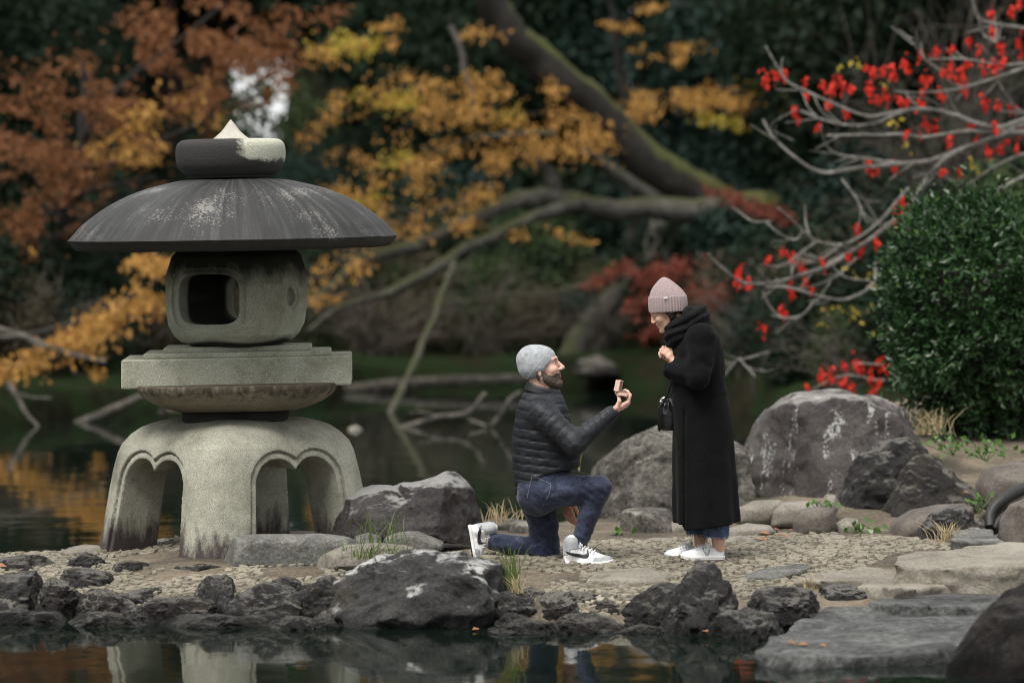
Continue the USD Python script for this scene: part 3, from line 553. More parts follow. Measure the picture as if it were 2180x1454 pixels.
for k, (pl, D, dp, kind, lb) in enumerate(lava):
    rock('lava_rock', lb, pl, D, dp, m_lava if kind == 'a' else m_lava_b, 60 + k, 0.08, 1.8, 0.12, 6, 5 if k not in (7, 8, 9, 10, 11, 19) else 4, 0.5, 'rock', None, 38, cut=(0.55, 0.86))

# ------------------------------------------------------------------ the stone lantern
LD = 23.15; LS = FPX / LD
def lz(py): return HC - (py - HY) / LS
LC = np.array([(503 - CX) / LS, LD])
lantern = thing('stone_lantern', 'tall broad-roofed granite snow-viewing lantern on four arched legs', 'stone lantern', (LC[0], LC[1], lz(1178)), None)
def tilt_lantern(v, pivot=1180):
    """The whole lantern leans about one degree."""
    a = math.radians(1.0); z0 = lz(pivot); v = np.array(v); x, z = v[:, 0] - LC[0], v[:, 2] - z0
    v[:, 0], v[:, 2] = LC[0] + x * math.cos(a) - z * math.sin(a) * 0.35, z0 + z + x * math.sin(a)
    return v
def granite(name, cols, stain_shade=None, grain=170.0, speck=None, stain_shade2=None, streakmap=(3.0, 3.0, 0.7), hollow_shade=None):
    """Fine-grained stone; stain / stain2: (colour, z full, z none, breakup) a weathering stain creeping up (or down) from a height, on the firebox mixed with painted shade."""
    nodes = {'g': ('geometry', {}), 's': ('separate_xyz', {}), 'n1': ('noise_texture', {'scale': 3.2, 'detail': 9.0, 'roughness': 0.7}), 'n2': ('noise_texture', {'scale': grain, 'detail': 3.0, 'roughness': 0.8}),
             'r': ('rgb_ramp', {'ramp': [(0.3, cols[0]), (0.5, cols[1]), (0.72, cols[2])]}), 'gr': ('map_range', {'from_min': 0.34, 'from_max': 0.66, 'to_min': 0.52, 'to_max': 1.36}),
             'mg': ('mix', {'mix_type': 'multiply', 'fac': 1.0}), 'p': ('principled_bsdf', {'roughness': 0.9, 'specular_ior_level': 0.3}), 'b': ('bump', {'strength': 0.7, 'distance': 0.006}),
             'mp': ('mapping', {'scale': streakmap}), 'n3': ('noise_texture', {'scale': 4.0, 'detail': 8.0, 'roughness': 0.72})}
    links = [('g.position', 'n1.vector'), ('g.position', 'n2.vector'), ('n1.fac', 'r.fac'), ('n2.fac', 'gr.value'), ('r.color', 'mg.color1'), ('gr.result', 'mg.color2'), ('n2.fac', 'b.height'), ('b.normal', 'p.normal'),
             ('g.position', 's.vector'), ('g.position', 'mp.vector'), ('mp.vector', 'n3.vector')]
    last = 'mg.color'
    for key, st in (('t', stain_shade), ('u', stain_shade2)):
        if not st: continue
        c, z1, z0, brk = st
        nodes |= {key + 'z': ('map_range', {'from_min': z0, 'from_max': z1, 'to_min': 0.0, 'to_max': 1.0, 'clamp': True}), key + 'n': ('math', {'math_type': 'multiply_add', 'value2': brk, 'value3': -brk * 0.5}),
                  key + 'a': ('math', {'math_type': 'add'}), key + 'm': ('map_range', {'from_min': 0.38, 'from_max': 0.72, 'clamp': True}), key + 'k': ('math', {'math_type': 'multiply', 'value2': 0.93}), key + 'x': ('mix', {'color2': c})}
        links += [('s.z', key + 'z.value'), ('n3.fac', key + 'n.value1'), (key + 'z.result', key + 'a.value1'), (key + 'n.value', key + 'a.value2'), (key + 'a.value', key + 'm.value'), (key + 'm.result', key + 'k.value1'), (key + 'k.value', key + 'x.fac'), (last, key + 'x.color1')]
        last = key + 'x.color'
    if speck:
        c, amount, scale = speck
        nodes |= {'vn': ('noise_texture', {'scale': scale, 'detail': 9.0, 'roughness': 0.78}), 'vm': ('map_range', {'from_min': 1 - amount, 'from_max': 1 - amount + 0.16, 'to_max': 0.7, 'clamp': True}), 'vx': ('mix', {'color2': c})}
        links += [('g.position', 'vn.vector'), ('vn.fac', 'vm.value'), ('vm.result', 'vx.fac'), (last, 'vx.color1')]
        last = 'vx.color'
    if hollow_shade is not None:  # darkens the colour within a radius, painting in the shade of the hollow
        c0x, c0y, r0 = hollow_shade
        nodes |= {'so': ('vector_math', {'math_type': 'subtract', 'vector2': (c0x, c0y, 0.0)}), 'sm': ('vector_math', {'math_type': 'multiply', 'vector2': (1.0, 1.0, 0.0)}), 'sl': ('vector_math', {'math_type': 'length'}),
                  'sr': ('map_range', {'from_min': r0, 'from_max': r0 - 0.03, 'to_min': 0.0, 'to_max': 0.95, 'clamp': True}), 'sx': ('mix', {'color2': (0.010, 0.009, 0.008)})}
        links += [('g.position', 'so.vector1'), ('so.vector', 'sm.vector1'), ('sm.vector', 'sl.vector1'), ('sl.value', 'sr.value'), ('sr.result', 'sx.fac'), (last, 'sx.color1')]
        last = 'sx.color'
    links.append((last, 'p.base_color'))
    return mat(name, nodes, links)
GR = [(0.15, 0.146, 0.110), (0.295, 0.29, 0.235), (0.43, 0.424, 0.352)]
m_base = granite('granite_legs', GR, ((0.035, 0.024, 0.026), 0.10, 0.56, 1.7), speck=((0.115, 0.112, 0.082), 0.40, 4.0))
m_gran = granite('granite_slab', [(0.20, 0.20, 0.135), (0.37, 0.37, 0.29), (0.47, 0.468, 0.395)], speck=((0.16, 0.165, 0.115), 0.42, 3.5))
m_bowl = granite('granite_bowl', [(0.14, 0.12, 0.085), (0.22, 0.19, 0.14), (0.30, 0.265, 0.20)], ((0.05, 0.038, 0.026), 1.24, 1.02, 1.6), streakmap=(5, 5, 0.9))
m_box = granite('granite_firebox', [(0.20, 0.20, 0.145), (0.32, 0.32, 0.25), (0.42, 0.42, 0.335)], ((0.020, 0.019, 0.016), 2.00, 1.60, 0.9), streakmap=(2.2, 2.2, 1.3), hollow_shade=(float((507 - CX) / LS), LD, 0.335))  # top tone mixes weathering with shade painted under the roof
m_dark = granite('dark_stone', [(0.018, 0.017, 0.016), (0.030, 0.029, 0.027), (0.05, 0.048, 0.045)])  # near-black stone, used for the neck

ca, sa = math.cos(math.radians(49.5)), math.sin(math.radians(49.5))
N1, N2 = np.array([-sa, -ca]), np.array([ca, -sa])                       # the two faces turned to the camera
bz = np.array([lz(y) for y in (1205, 1180, 1140, 1100, 1040, 1000, 960, 940, 920, 905, 895, 889, 886)])
bs = np.array([290, 284, 275, 268, 258, 250, 240, 231, 212, 190, 160, 130, 100]) / 1.13 / LS
def arch2d(t, z, grow=0.0):
    zt = lz(966)
    d = np.full(len(t), 9.0)
    for s in (-1, 1):
        a = np.array([s * 0.135, zt - 0.165]); b = np.array([s * 0.190, lz(1215)])
        q = np.stack([t, z], 1); ba = b - a; k = np.clip(((q - a) @ ba) / (ba @ ba), 0, 1)
        d = np.minimum(d, np.linalg.norm(q - a - k[:, None] * ba, axis=1) - (0.165 + 0.0 * k))
    d = np.minimum(d, np.maximum(np.abs(t) - 0.10, z - (zt - 0.2)))
    return d - grow
def f_base(p):
    q = p[:, :2] - LC
    u, v = q @ N1, q @ N2; z = p[:, 2]
    s = np.interp(z, bz, bs)
    pw = 4.0
    rr = (np.abs(u) ** pw + np.abs(v) ** pw) ** (1 / pw)
    out = np.maximum(rr - s, np.maximum(z - lz(884), bz[0] - z))
    sl = np.where(z > lz(925), 0.55, 0.95)
    out = out * sl
    a1, a2 = arch2d(v, z), arch2d(u, z)
    d = smax(out, -a1, 0.008); d = smax(d, -a2, 0.008)
    face = np.abs(u) > np.abs(v)
    arch = np.where(face, a1, a2)
    band = np.maximum(arch - 0.036, -(out + 0.016))
    band2 = np.maximum(np.abs(arch - 0.040) - 0.006, -(out + 0.026))
    d = smax(d, -np.minimum(band, band2), 0.004)
    return d + 0.003 * (fbm(p * 9, 2, 2) - 0.5)
v, f = sdf(f_base, (LC[0] - 0.95, LC[1] - 0.95, lz(1203)), (LC[0] + 0.95, LC[1] + 0.95, lz(880)), 0.0085, 1.3)
obj('leg_base', (tilt_lantern(v), f), m_base, lantern, smooth=40)

def rbox(cx, w, y0, y1, m, name, rot=0.0, bev=0.008):
    h = lz(y0) - lz(y1); dp = 0.52 * w
    import manifold3d as m3
    c, s = math.cos(rot), math.sin(rot)
    pts = [(sx * (w - a), sy * (dp - b_), sz * (h / 2 - c_)) for sx in (-1, 1) for sy in (-1, 1) for sz in (-1, 1) for a, b_, c_ in ((bev, bev, 0), (bev, 0, bev), (0, bev, bev))]
    hull = m3.Manifold.hull_points(np.array(pts)).refine_to_length(0.06)
    mm = hull.to_mesh(); v = mm.vert_properties[:, :3].astype(float); fc = mm.tri_verts
    v = np.column_stack([v[:, 0] * c - v[:, 1] * s, v[:, 0] * s + v[:, 1] * c, v[:, 2]])
    v = v + np.array([(cx - CX) / LS, LC[1], (lz(y0) + lz(y1)) / 2])
    v += (0.004 * (fbm(v * 8, 3, 4) - 0.5))[:, None] * np.array([1, 1, 0.6])
    return obj(name, (tilt_lantern(v), fc), m, lantern, smooth=35)
def sq_loft(cx, rows, pw, rot, h, name, m, lip=1.2):
    zs = np.array([lz(y) for y, _ in rows][::-1]); ws = np.array([w for _, w in rows][::-1]) / LS
    c0 = np.array([(cx - CX) / LS, LC[1]]); c, s = math.cos(rot), math.sin(rot)
    def f(p):
        q = p[:, :2] - c0; u, v = q[:, 0] * c + q[:, 1] * s, -q[:, 0] * s + q[:, 1] * c
        w = np.interp(p[:, 2], zs, ws)
        d = ((np.abs(u) ** pw + np.abs(v) ** pw) ** (1 / pw) - w) * 0.7
        return smax(d, np.maximum(p[:, 2] - zs[-1], zs[0] - p[:, 2]), 0.012)
    W = ws.max() * 1.45
    v, fc = sdf(f, (c0[0] - W, c0[1] - W, zs[0] - 0.02), (c0[0] + W, c0[1] + W, zs[-1] + 0.02), h, lip)
    return obj(name, (tilt_lantern(v), fc), m, lantern, smooth=40)
sq_loft(504, [(866, 112), (893, 112)], 6, 0.05, 0.012, 'neck', m_dark)
sq_loft(511, [(812, 216), (824, 213), (838, 200), (852, 180), (864, 150), (870, 130)], 4, 0.03, 0.012, 'bowl', m_bowl)
rbox(510, 247 / LS * 0.975, 757, 818, m_gran, 'platform', math.radians(2))
rbox(510, 201 / LS * 0.98, 746, 757.6, m_gran, 'platform_step', math.radians(2))
rbox(510, 159 / LS * 0.98, 735, 746.6, m_gran, 'platform_step', math.radians(2))

# firebox: a rounded hollow block with framed windows front and back and round holes left and right
fzr = [(524, 112), (532, 124), (545, 136), (580, 147), (640, 150), (690, 143), (712, 131), (724, 118), (732, 100), (736, 92)]
fz = np.array([lz(y) for y, _ in fzr][::-1]); fs = np.array([w for _, w in fzr][::-1]) / 1.089 / LS
fc0 = np.array([(507 - CX) / LS, LC[1]]); fa = math.radians(25)
W1, W2 = np.array([-math.sin(fa), -math.cos(fa)]), np.array([math.cos(fa), -math.sin(fa)])
zwin = lz(634)
def f_fire(p):
    q = p[:, :2] - fc0; u, v, z = q @ W1, q @ W2, p[:, 2]
    s = np.interp(z, fz, fs)
    out = (((np.abs(u) ** 3 + np.abs(v) ** 3) ** (1 / 3)) - s) * 0.85
    out = smax(out, np.maximum(z - fz[-1], fz[0] - z), 0.02)
    win = (np.abs(v / 0.205) ** 4 + np.abs((z - zwin) / 0.150) ** 4) ** 0.25
    wind = (win - 1) * 0.15
    cav = np.maximum(np.linalg.norm(np.stack([u, v, (z - zwin) * 1.15], 1), axis=1) - 0.30, np.abs(z - zwin) - 0.19)
    hole = np.linalg.norm(np.stack([u, (z - lz(632))], 1), axis=1) - 0.055
    hole = np.where(np.abs(v) > 0.335, hole, 9.0)
    d = smax(out, -wind, 0.012); d = smax(d, -cav, 0.01); d = smax(d, -hole, 0.008)
    facing = np.abs(u) > 0.25
    rim = np.where(facing, np.maximum(wind - 0.034, -(out + 0.018)), 9.0)
    rim2 = np.where(np.abs(v) > 0.25, np.maximum(hole - 0.02, -(out + 0.012)), 9.0)
    return smax(d, -np.minimum(rim, rim2), 0.006)
v, f = sdf(f_fire, (fc0[0] - 0.5, fc0[1] - 0.5, fz[0] - 0.02), (fc0[0] + 0.5, fc0[1] + 0.5, fz[-1] + 0.02), 0.0075, 1.3)
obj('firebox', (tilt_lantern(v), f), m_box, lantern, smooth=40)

# roof: a broad shallow dome with a bevelled rim
rc = np.array([(500 - CX) / LS, LC[1]])
top = [(0, 378), (98, 382), (149, 391), (200, 405), (248, 426), (285, 448), (319, 474), (336, 492), (350, 507)]
rs = spline([(r, y) for r, y in top], 40)
prof = [(r / LS, lz(y)) for r, y in rs] + [(349.5 / LS, lz(508.5)), (341 / LS, lz(520)), (333 / LS, lz(528)), (320 / LS, lz(530)), (240 / LS, lz(527)), (120 / LS, lz(525)), (0.001, lz(525))]
prof[0] = (0.001, prof[0][1])
v, f = revolve(prof, 128); v[:, :2] += rc
v += (0.006 * (fbm(v * 6, 3, 8) - 0.5))[:, None] * np.array([0.5, 0.5, 1.0])
# radial coordinate for the rain streaks that run down the dome
m_roof = mat('roof_stone', {
    'g': ('geometry', {}), 'sub': ('vector_math', {'math_type': 'subtract', 'vector2': (float(rc[0]), float(rc[1]), 0.0)}), 's': ('separate_xyz', {}),
    'at': ('math', {'math_type': 'arctan2'}), 'am': ('math', {'math_type': 'multiply', 'value2': 4.5}), 'zm': ('math', {'math_type': 'multiply', 'value2': 0.9}), 'cb': ('combine_xyz', {'z': 3.0}),
    'ns': ('noise_texture', {'scale': 2.6, 'detail': 7.0, 'roughness': 0.7, 'distortion': 0.25}), 'n1': ('noise_texture', {'scale': 2.4, 'detail': 7.0, 'roughness': 0.65}),
    'r': ('rgb_ramp', {'ramp': [(0.3, (0.008, 0.0075, 0.0075)), (0.5, (0.020, 0.020, 0.020)), (0.72, (0.058, 0.060, 0.061))]}),
    'ng': ('noise_texture', {'scale': 120.0, 'detail': 4.0, 'roughness': 0.8}), 'gm': ('map_range', {'from_min': 0.3, 'from_max': 0.7, 'to_min': 0.6, 'to_max': 1.4}), 'mg': ('mix', {'mix_type': 'multiply', 'fac': 1.0}),
    'nl': ('noise_texture', {'scale': 75.0, 'detail': 5.0, 'roughness': 0.7}), 'nl1': ('noise_texture', {'scale': 2.7, 'detail': 3.0}), 'ad': ('math', {'math_type': 'add'}), 'ad2': ('math', {'math_type': 'multiply_add', 'value2': 0.35, 'value3': 0.0}), 'ml': ('map_range', {'from_min': 1.285, 'from_max': 1.40, 'clamp': True}),
    'xl': ('mix', {'color2': (0.17, 0.163, 0.15)}), 'rim': ('map_range', {'from_min': lz(509) + 0.012, 'from_max': lz(509) - 0.012, 'to_min': 0.0, 'to_max': 0.8, 'clamp': True}), 'rx': ('mix', {'color2': (0.014, 0.012, 0.009)}),  # shade of the rim and underside painted in as darker colour
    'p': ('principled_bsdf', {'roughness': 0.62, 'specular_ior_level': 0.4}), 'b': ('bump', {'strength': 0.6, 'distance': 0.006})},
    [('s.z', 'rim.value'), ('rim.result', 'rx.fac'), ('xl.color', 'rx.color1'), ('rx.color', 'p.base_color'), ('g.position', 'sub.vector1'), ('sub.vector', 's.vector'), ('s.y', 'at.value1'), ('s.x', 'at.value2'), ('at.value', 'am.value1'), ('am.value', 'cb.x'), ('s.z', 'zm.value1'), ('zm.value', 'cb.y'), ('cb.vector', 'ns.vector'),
     ('ns.fac', 'r.fac'), ('g.position', 'ng.vector'), ('ng.fac', 'gm.value'), ('r.color', 'mg.color1'), ('gm.result', 'mg.color2'),
     ('g.position', 'nl.vector'), ('g.position', 'nl1.vector'), ('nl.fac', 'ad.value1'), ('nl1.fac', 'ad.value2'), ('ns.fac', 'ad2.value1'), ('ad.value', 'ad2.value3'), ('ad2.value', 'ml.value'), ('ml.result', 'xl.fac'), ('mg.color', 'xl.color1'), ('ng.fac', 'b.height'), ('b.normal', 'p.normal')])
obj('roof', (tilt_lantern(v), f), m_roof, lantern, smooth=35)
# cap ring and pointed finial
cc = np.array([(496 - CX) / LS, LC[1]])
ring = [(0.001, 296), (60, 296), (96, 297), (108, 301), (115, 310), (117, 325), (116, 342), (112, 355), (103, 367), (92, 375), (85, 379), (0.001, 379)]
pr = spline([(r, y) for r, y in ring], 60)
v, f = revolve([(max(r, 0.3) / LS, lz(y)) for r, y in pr], 96); v[:, :2] += cc
m_ring = mat('cap_stone', {
    'g': ('geometry', {}), 's': ('separate_xyz', {}), 'n': ('noise_texture', {'scale': 9.0, 'detail': 11.0, 'roughness': 0.82}), 'n2': ('noise_texture', {'scale': 150.0, 'detail': 3.0}),
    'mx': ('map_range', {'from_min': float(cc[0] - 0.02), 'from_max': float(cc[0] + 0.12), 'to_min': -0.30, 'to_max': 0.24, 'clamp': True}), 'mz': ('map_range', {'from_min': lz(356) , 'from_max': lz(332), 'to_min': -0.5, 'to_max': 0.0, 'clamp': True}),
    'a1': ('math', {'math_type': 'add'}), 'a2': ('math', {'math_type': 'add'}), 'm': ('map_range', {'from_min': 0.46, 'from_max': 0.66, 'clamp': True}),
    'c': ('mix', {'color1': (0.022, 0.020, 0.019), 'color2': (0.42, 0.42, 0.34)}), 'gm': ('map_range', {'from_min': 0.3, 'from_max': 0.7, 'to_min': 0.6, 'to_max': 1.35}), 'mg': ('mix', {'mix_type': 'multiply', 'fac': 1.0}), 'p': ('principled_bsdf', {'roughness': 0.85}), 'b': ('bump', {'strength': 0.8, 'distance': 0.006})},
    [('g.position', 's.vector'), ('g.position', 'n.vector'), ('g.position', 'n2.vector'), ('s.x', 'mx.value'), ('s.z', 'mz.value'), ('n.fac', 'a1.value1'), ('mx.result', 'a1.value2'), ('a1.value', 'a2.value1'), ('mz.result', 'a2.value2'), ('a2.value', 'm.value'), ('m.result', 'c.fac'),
     ('n2.fac', 'gm.value'), ('c.color', 'mg.color1'), ('gm.result', 'mg.color2'), ('mg.color', 'p.base_color'), ('n2.fac', 'b.height'), ('b.normal', 'p.normal')])
obj('cap_ring', (tilt_lantern(v), f), m_ring, lantern, smooth=40)
v, f = revolve([(max(r, 0.3) / LS, lz(y)) for r, y in spline([(0.2, 255), (3, 258), (10, 267), (21, 281), (37, 295), (42, 299)], 24)], 48); v[:, :2] += cc + np.array([1 / LS, 0])
m_fin = granite('pale_finial', [(0.30, 0.28, 0.24), (0.45, 0.43, 0.38), (0.55, 0.53, 0.48)])
obj('finial', (tilt_lantern(v), f), m_fin, lantern, smooth=40)

# ------------------------------------------------------------------ people
MD = 22.2                                            # distance of the couple
def q(px, py, dy=0.0, D0=MD): return P(px, py, D0 + dy)
def to_manifold(m):
    import manifold3d as m3
    return m3.Manifold(m3.Mesh(np.asarray(m[0], np.float32), np.asarray(m[1], np.uint32)))
def fuse(ms):
    """One continuous surface from overlapping closed ones."""
    import manifold3d as m3
    try:
        parts_ = [to_manifold(m) for m in ms]
        if any(p.is_empty() for p in parts_): raise ValueError
        u = m3.Manifold.batch_boolean(parts_, m3.OpType.Add).to_mesh()
        return np.array(u.vert_properties[:, :3], float), np.array(u.tri_verts)
    except Exception:
        return cat_mesh(ms)
def bounds(pts, r):
    pts = np.array(pts); return pts.min(0) - r, pts.max(0) + r
def basis(fwd, up):
    f = np.asarray(fwd, float); f /= np.linalg.norm(f); u = np.asarray(up, float); u = u - f * (u @ f); u /= np.linalg.norm(u)
    return np.stack([f, np.cross(u, f), u], 1)          # columns: forward, left, up
def rotv(v, ax, a):
    ax = ax / np.linalg.norm(ax); return v * math.cos(a) + np.cross(ax, v) * math.sin(a) + ax * (ax @ v) * (1 - math.cos(a))

SKIN = [(0.40, 0.22, 0.155), (0.50, 0.30, 0.22), (0.46, 0.245, 0.18)]
def skin(name, cols, red=0.0):
    return mat(name, {'g': ('geometry', {}), 'n': ('noise_texture', {'scale': 28.0, 'detail': 4.0}), 'r': ('rgb_ramp', {'ramp': [(0.3, cols[0]), (0.5, cols[1]), (0.7, cols[2])]}),
        'p': ('principled_bsdf', {'roughness': 0.5, 'specular_ior_level': 0.35, 'subsurface_weight': 0.15, 'subsurface_scale': 0.006, 'subsurface_radius': (1.0, 0.35, 0.2)})},
        [('g.position', 'n.vector'), ('n.fac', 'r.fac'), ('r.color', 'p.base_color')])
m_skin_man = skin('skin_man', [(0.52, 0.285, 0.215), (0.62, 0.40, 0.315), (0.60, 0.34, 0.265)])
m_skin_wom = skin('skin_woman', [(0.46, 0.26, 0.185), (0.55, 0.345, 0.255), (0.53, 0.30, 0.22)])
m_beard = plain('dark_beard', (0.095, 0.070, 0.055), 0.8, noise=0.65, scale=160)
m_hair = plain('dark_hair', (0.018, 0.013, 0.011), 0.5, noise=0.3, scale=120)
m_white_eye = plain('eye_white', (0.65, 0.62, 0.60), 0.2, noise=0.0)
m_iris = plain('eye_iris', (0.02, 0.014, 0.01), 0.15, noise=0.0)
m_lips_m = plain('lips_man', (0.42, 0.15, 0.13), 0.4, noise=0.1)
m_lips_w = plain('lips_woman', (0.40, 0.13, 0.12), 0.35, noise=0.1)
m_teeth = plain('teeth', (0.75, 0.72, 0.66), 0.3, noise=0.0)
m_jacket = plain('black_quilted_nylon', (0.014, 0.0155, 0.0195), 0.55, noise=0.3, scale=25, bump=0.004, bscale=50, spec=0.28)
m_collar = plain('black_collar', (0.012, 0.012, 0.014), 0.55, noise=0.2, scale=25)
m_denim = mat('dark_blue_denim', {'g': ('geometry', {}), 'n': ('noise_texture', {'scale': 13.0, 'detail': 7.0, 'roughness': 0.68, 'distortion': 0.8}), 'n2': ('noise_texture', {'scale': 220.0, 'detail': 3.0}),
    'r': ('rgb_ramp', {'ramp': [(0.3, (0.0085, 0.011, 0.024)), (0.5, (0.018, 0.0235, 0.047)), (0.72, (0.052, 0.063, 0.105))]}), 'gm': ('map_range', {'from_min': 0.3, 'from_max': 0.7, 'to_min': 0.6, 'to_max': 1.45}), 'mg': ('mix', {'mix_type': 'multiply', 'fac': 1.0}),
    'p': ('principled_bsdf', {'roughness': 0.85, 'specular_ior_level': 0.25, 'sheen_weight': 0.15}), 'nb': ('noise_texture', {'scale': 19.0, 'detail': 6.0, 'roughness': 0.6, 'distortion': 1.4}), 'b': ('bump', {'strength': 0.8, 'distance': 0.006})},
    [('g.position', 'n.vector'), ('g.position', 'n2.vector'), ('g.position', 'nb.vector'), ('n.fac', 'r.fac'), ('n2.fac', 'gm.value'), ('r.color', 'mg.color1'), ('gm.result', 'mg.color2'), ('mg.color', 'p.base_color'), ('nb.fac', 'b.height'), ('b.normal', 'p.normal')])
m_stitch = plain('pale_stitching', (0.20, 0.21, 0.25), 0.8, noise=0.3, scale=200)
m_bean = plain('grey_knit', (0.30, 0.315, 0.335), 0.9, noise=0.22, scale=55, bump=0.004, bscale=180, sheen=0.2)
m_bean_seam = plain('grey_knit_seam', (0.40, 0.415, 0.43), 0.9, noise=0.1)
m_pink = plain('pink_rib_knit', (0.30, 0.232, 0.232), 0.9, noise=0.12, scale=70, bump=0.003, bscale=160, sheen=0.2)
m_tagw = plain('hat_tag', (0.75, 0.72, 0.70), 0.6, noise=0.0)
m_coat = plain('black_wool', (0.0042, 0.0042, 0.0046), 0.95, noise=0.4, scale=90, bump=0.002, bscale=150, sheen=0.02, spec=0.12)
m_scarf = plain('black_scarf_knit', (0.0055, 0.0055, 0.006), 0.95, noise=0.4, scale=60, bump=0.008, bscale=70, sheen=0.03, spec=0.12)
m_leather = plain('black_leather', (0.010, 0.010, 0.011), 0.28, noise=0.2, scale=30, bump=0.002, bscale=90)
m_metal = plain('silver_metal', (0.75, 0.73, 0.68), 0.25, metallic=1.0, noise=0.05)
m_shoe_w = plain('white_leather', (0.66, 0.665, 0.67), 0.45, noise=0.05, scale=30, bump=0.0015, bscale=70)
m_shoe_g = plain('grey_suede', (0.31, 0.325, 0.34), 0.8, noise=0.12, scale=40)
m_shoe_k = plain('black_trim', (0.014, 0.014, 0.016), 0.45, noise=0.1)
m_sole = plain('white_rubber', (0.66, 0.66, 0.645), 0.6, noise=0.08, scale=25)
m_lace = plain('white_lace', (0.64, 0.64, 0.63), 0.8, noise=0.08)
m_wood = plain('pinkish_wood', (0.62, 0.42, 0.34), 0.6, noise=0.1, scale=50)
m_wood_in = plain('box_lining', (0.30, 0.25, 0.20), 0.8, noise=0.1)

# ---- heads: forward +x, left +y, up +z, origin mid head
def head_sdf(p, male=True, smile=0.5):
    k = 0.012
    d = ell(p, (-0.012, 0, 0.035), (0.098, 0.076, 0.088))
    d = smin(d, ell(p, (0.030, 0, -0.025), (0.058, 0.060, 0.085)), 0.02)
    jw, jd = (0.052, -0.070) if male else (0.045, -0.064)
    for s in (-1, 1):
        d = smin(d, cap(p, (-0.005, s * jw, -0.045), (0.058, s * 0.016, jd - 0.024), 0.024, 0.020), 0.018)
        d = smin(d, ell(p, (0.060, s * 0.040, -0.022), (0.024, 0.022, 0.020)), 0.018)          # cheek
        d = smin(d, cap(p, (0.083, 0, 0.032), (0.070, s * 0.045, 0.033), 0.009, 0.010), 0.012)     # brow
        d = smax(d, -ell(p, (0.094, s * 0.031, 0.010), (0.016, 0.017, 0.012)), 0.012)              # socket
        e = smin(ell(p, (-0.012, s * 0.077, -0.008), (0.017, 0.008, 0.030), None), ell(p, (-0.008, s * 0.078, -0.030), (0.009, 0.006, 0.010)), 0.006)
        d = smin(d, e, 0.006)
    d = smin(d, ell(p, (0.068, 0, jd - 0.030), (0.022, 0.024, 0.018)), 0.016)                     # chin
    n = cap(p, (0.086, 0, 0.016), (0.110 if male else 0.104, 0, -0.022), 0.008, 0.0115 if male else 0.010)
    for s in (-1, 1): n = smin(n, ell(p, (0.097, s * 0.012, -0.027), (0.011, 0.009, 0.008)), 0.006)
    d = smin(d, n, 0.009)
    d = smin(d, cap(p, (0.083, -0.016, -0.050), (0.083, 0.016, -0.050), 0.0085), 0.008)
    d = smin(d, cap(p, (0.081, -0.014, -0.066), (0.081, 0.014, -0.066), 0.0085), 0.008)
    d = smax(d, -cap(p, (0.096, 0, -0.058), (0.078, 0.024, -0.055 + 0.004 * smile), 0.0028), 0.004)
    d = smax(d, -cap(p, (0.096, 0, -0.058), (0.078, -0.024, -0.055 + 0.004 * smile), 0.0028), 0.004)
    return d
HEADBOX = ((-0.13, -0.10, -0.14), (0.135, 0.10, 0.14))
def neck_caps(d, p, Ri, off): return d
def head_mesh(male, C, R, S, neck_to, rn, h=0.0028):
    nl = (np.asarray(neck_to) - C) @ R / S
    f = lambda p: smin(head_sdf(p, male), cap(p, (-0.028, 0, -0.055), nl, rn / S, (rn + 0.006) / S), 0.02)
    lo = np.minimum(HEADBOX[0], nl - 0.08); hi = np.maximum(HEADBOX[1], nl + 0.08)
    v, fc = sdf(f, lo, hi, h, 1.2)
    return C + (v * S) @ R.T, fc
def local_part(f, lo, hi, h, C, R, S, lip=1.2):
    v, fc = sdf(f, lo, hi, h, lip)
    return C + (v * S) @ R.T, fc
def ball(c, r, sub=2, sc=(1, 1, 1)):
    t = ICO[sub]; return np.array(t.vertices) * r * np.array(sc) + np.asarray(c), np.array(t.faces)
def place(m, C, R, S=1.0): return C + (m[0] * S) @ R.T, m[1]

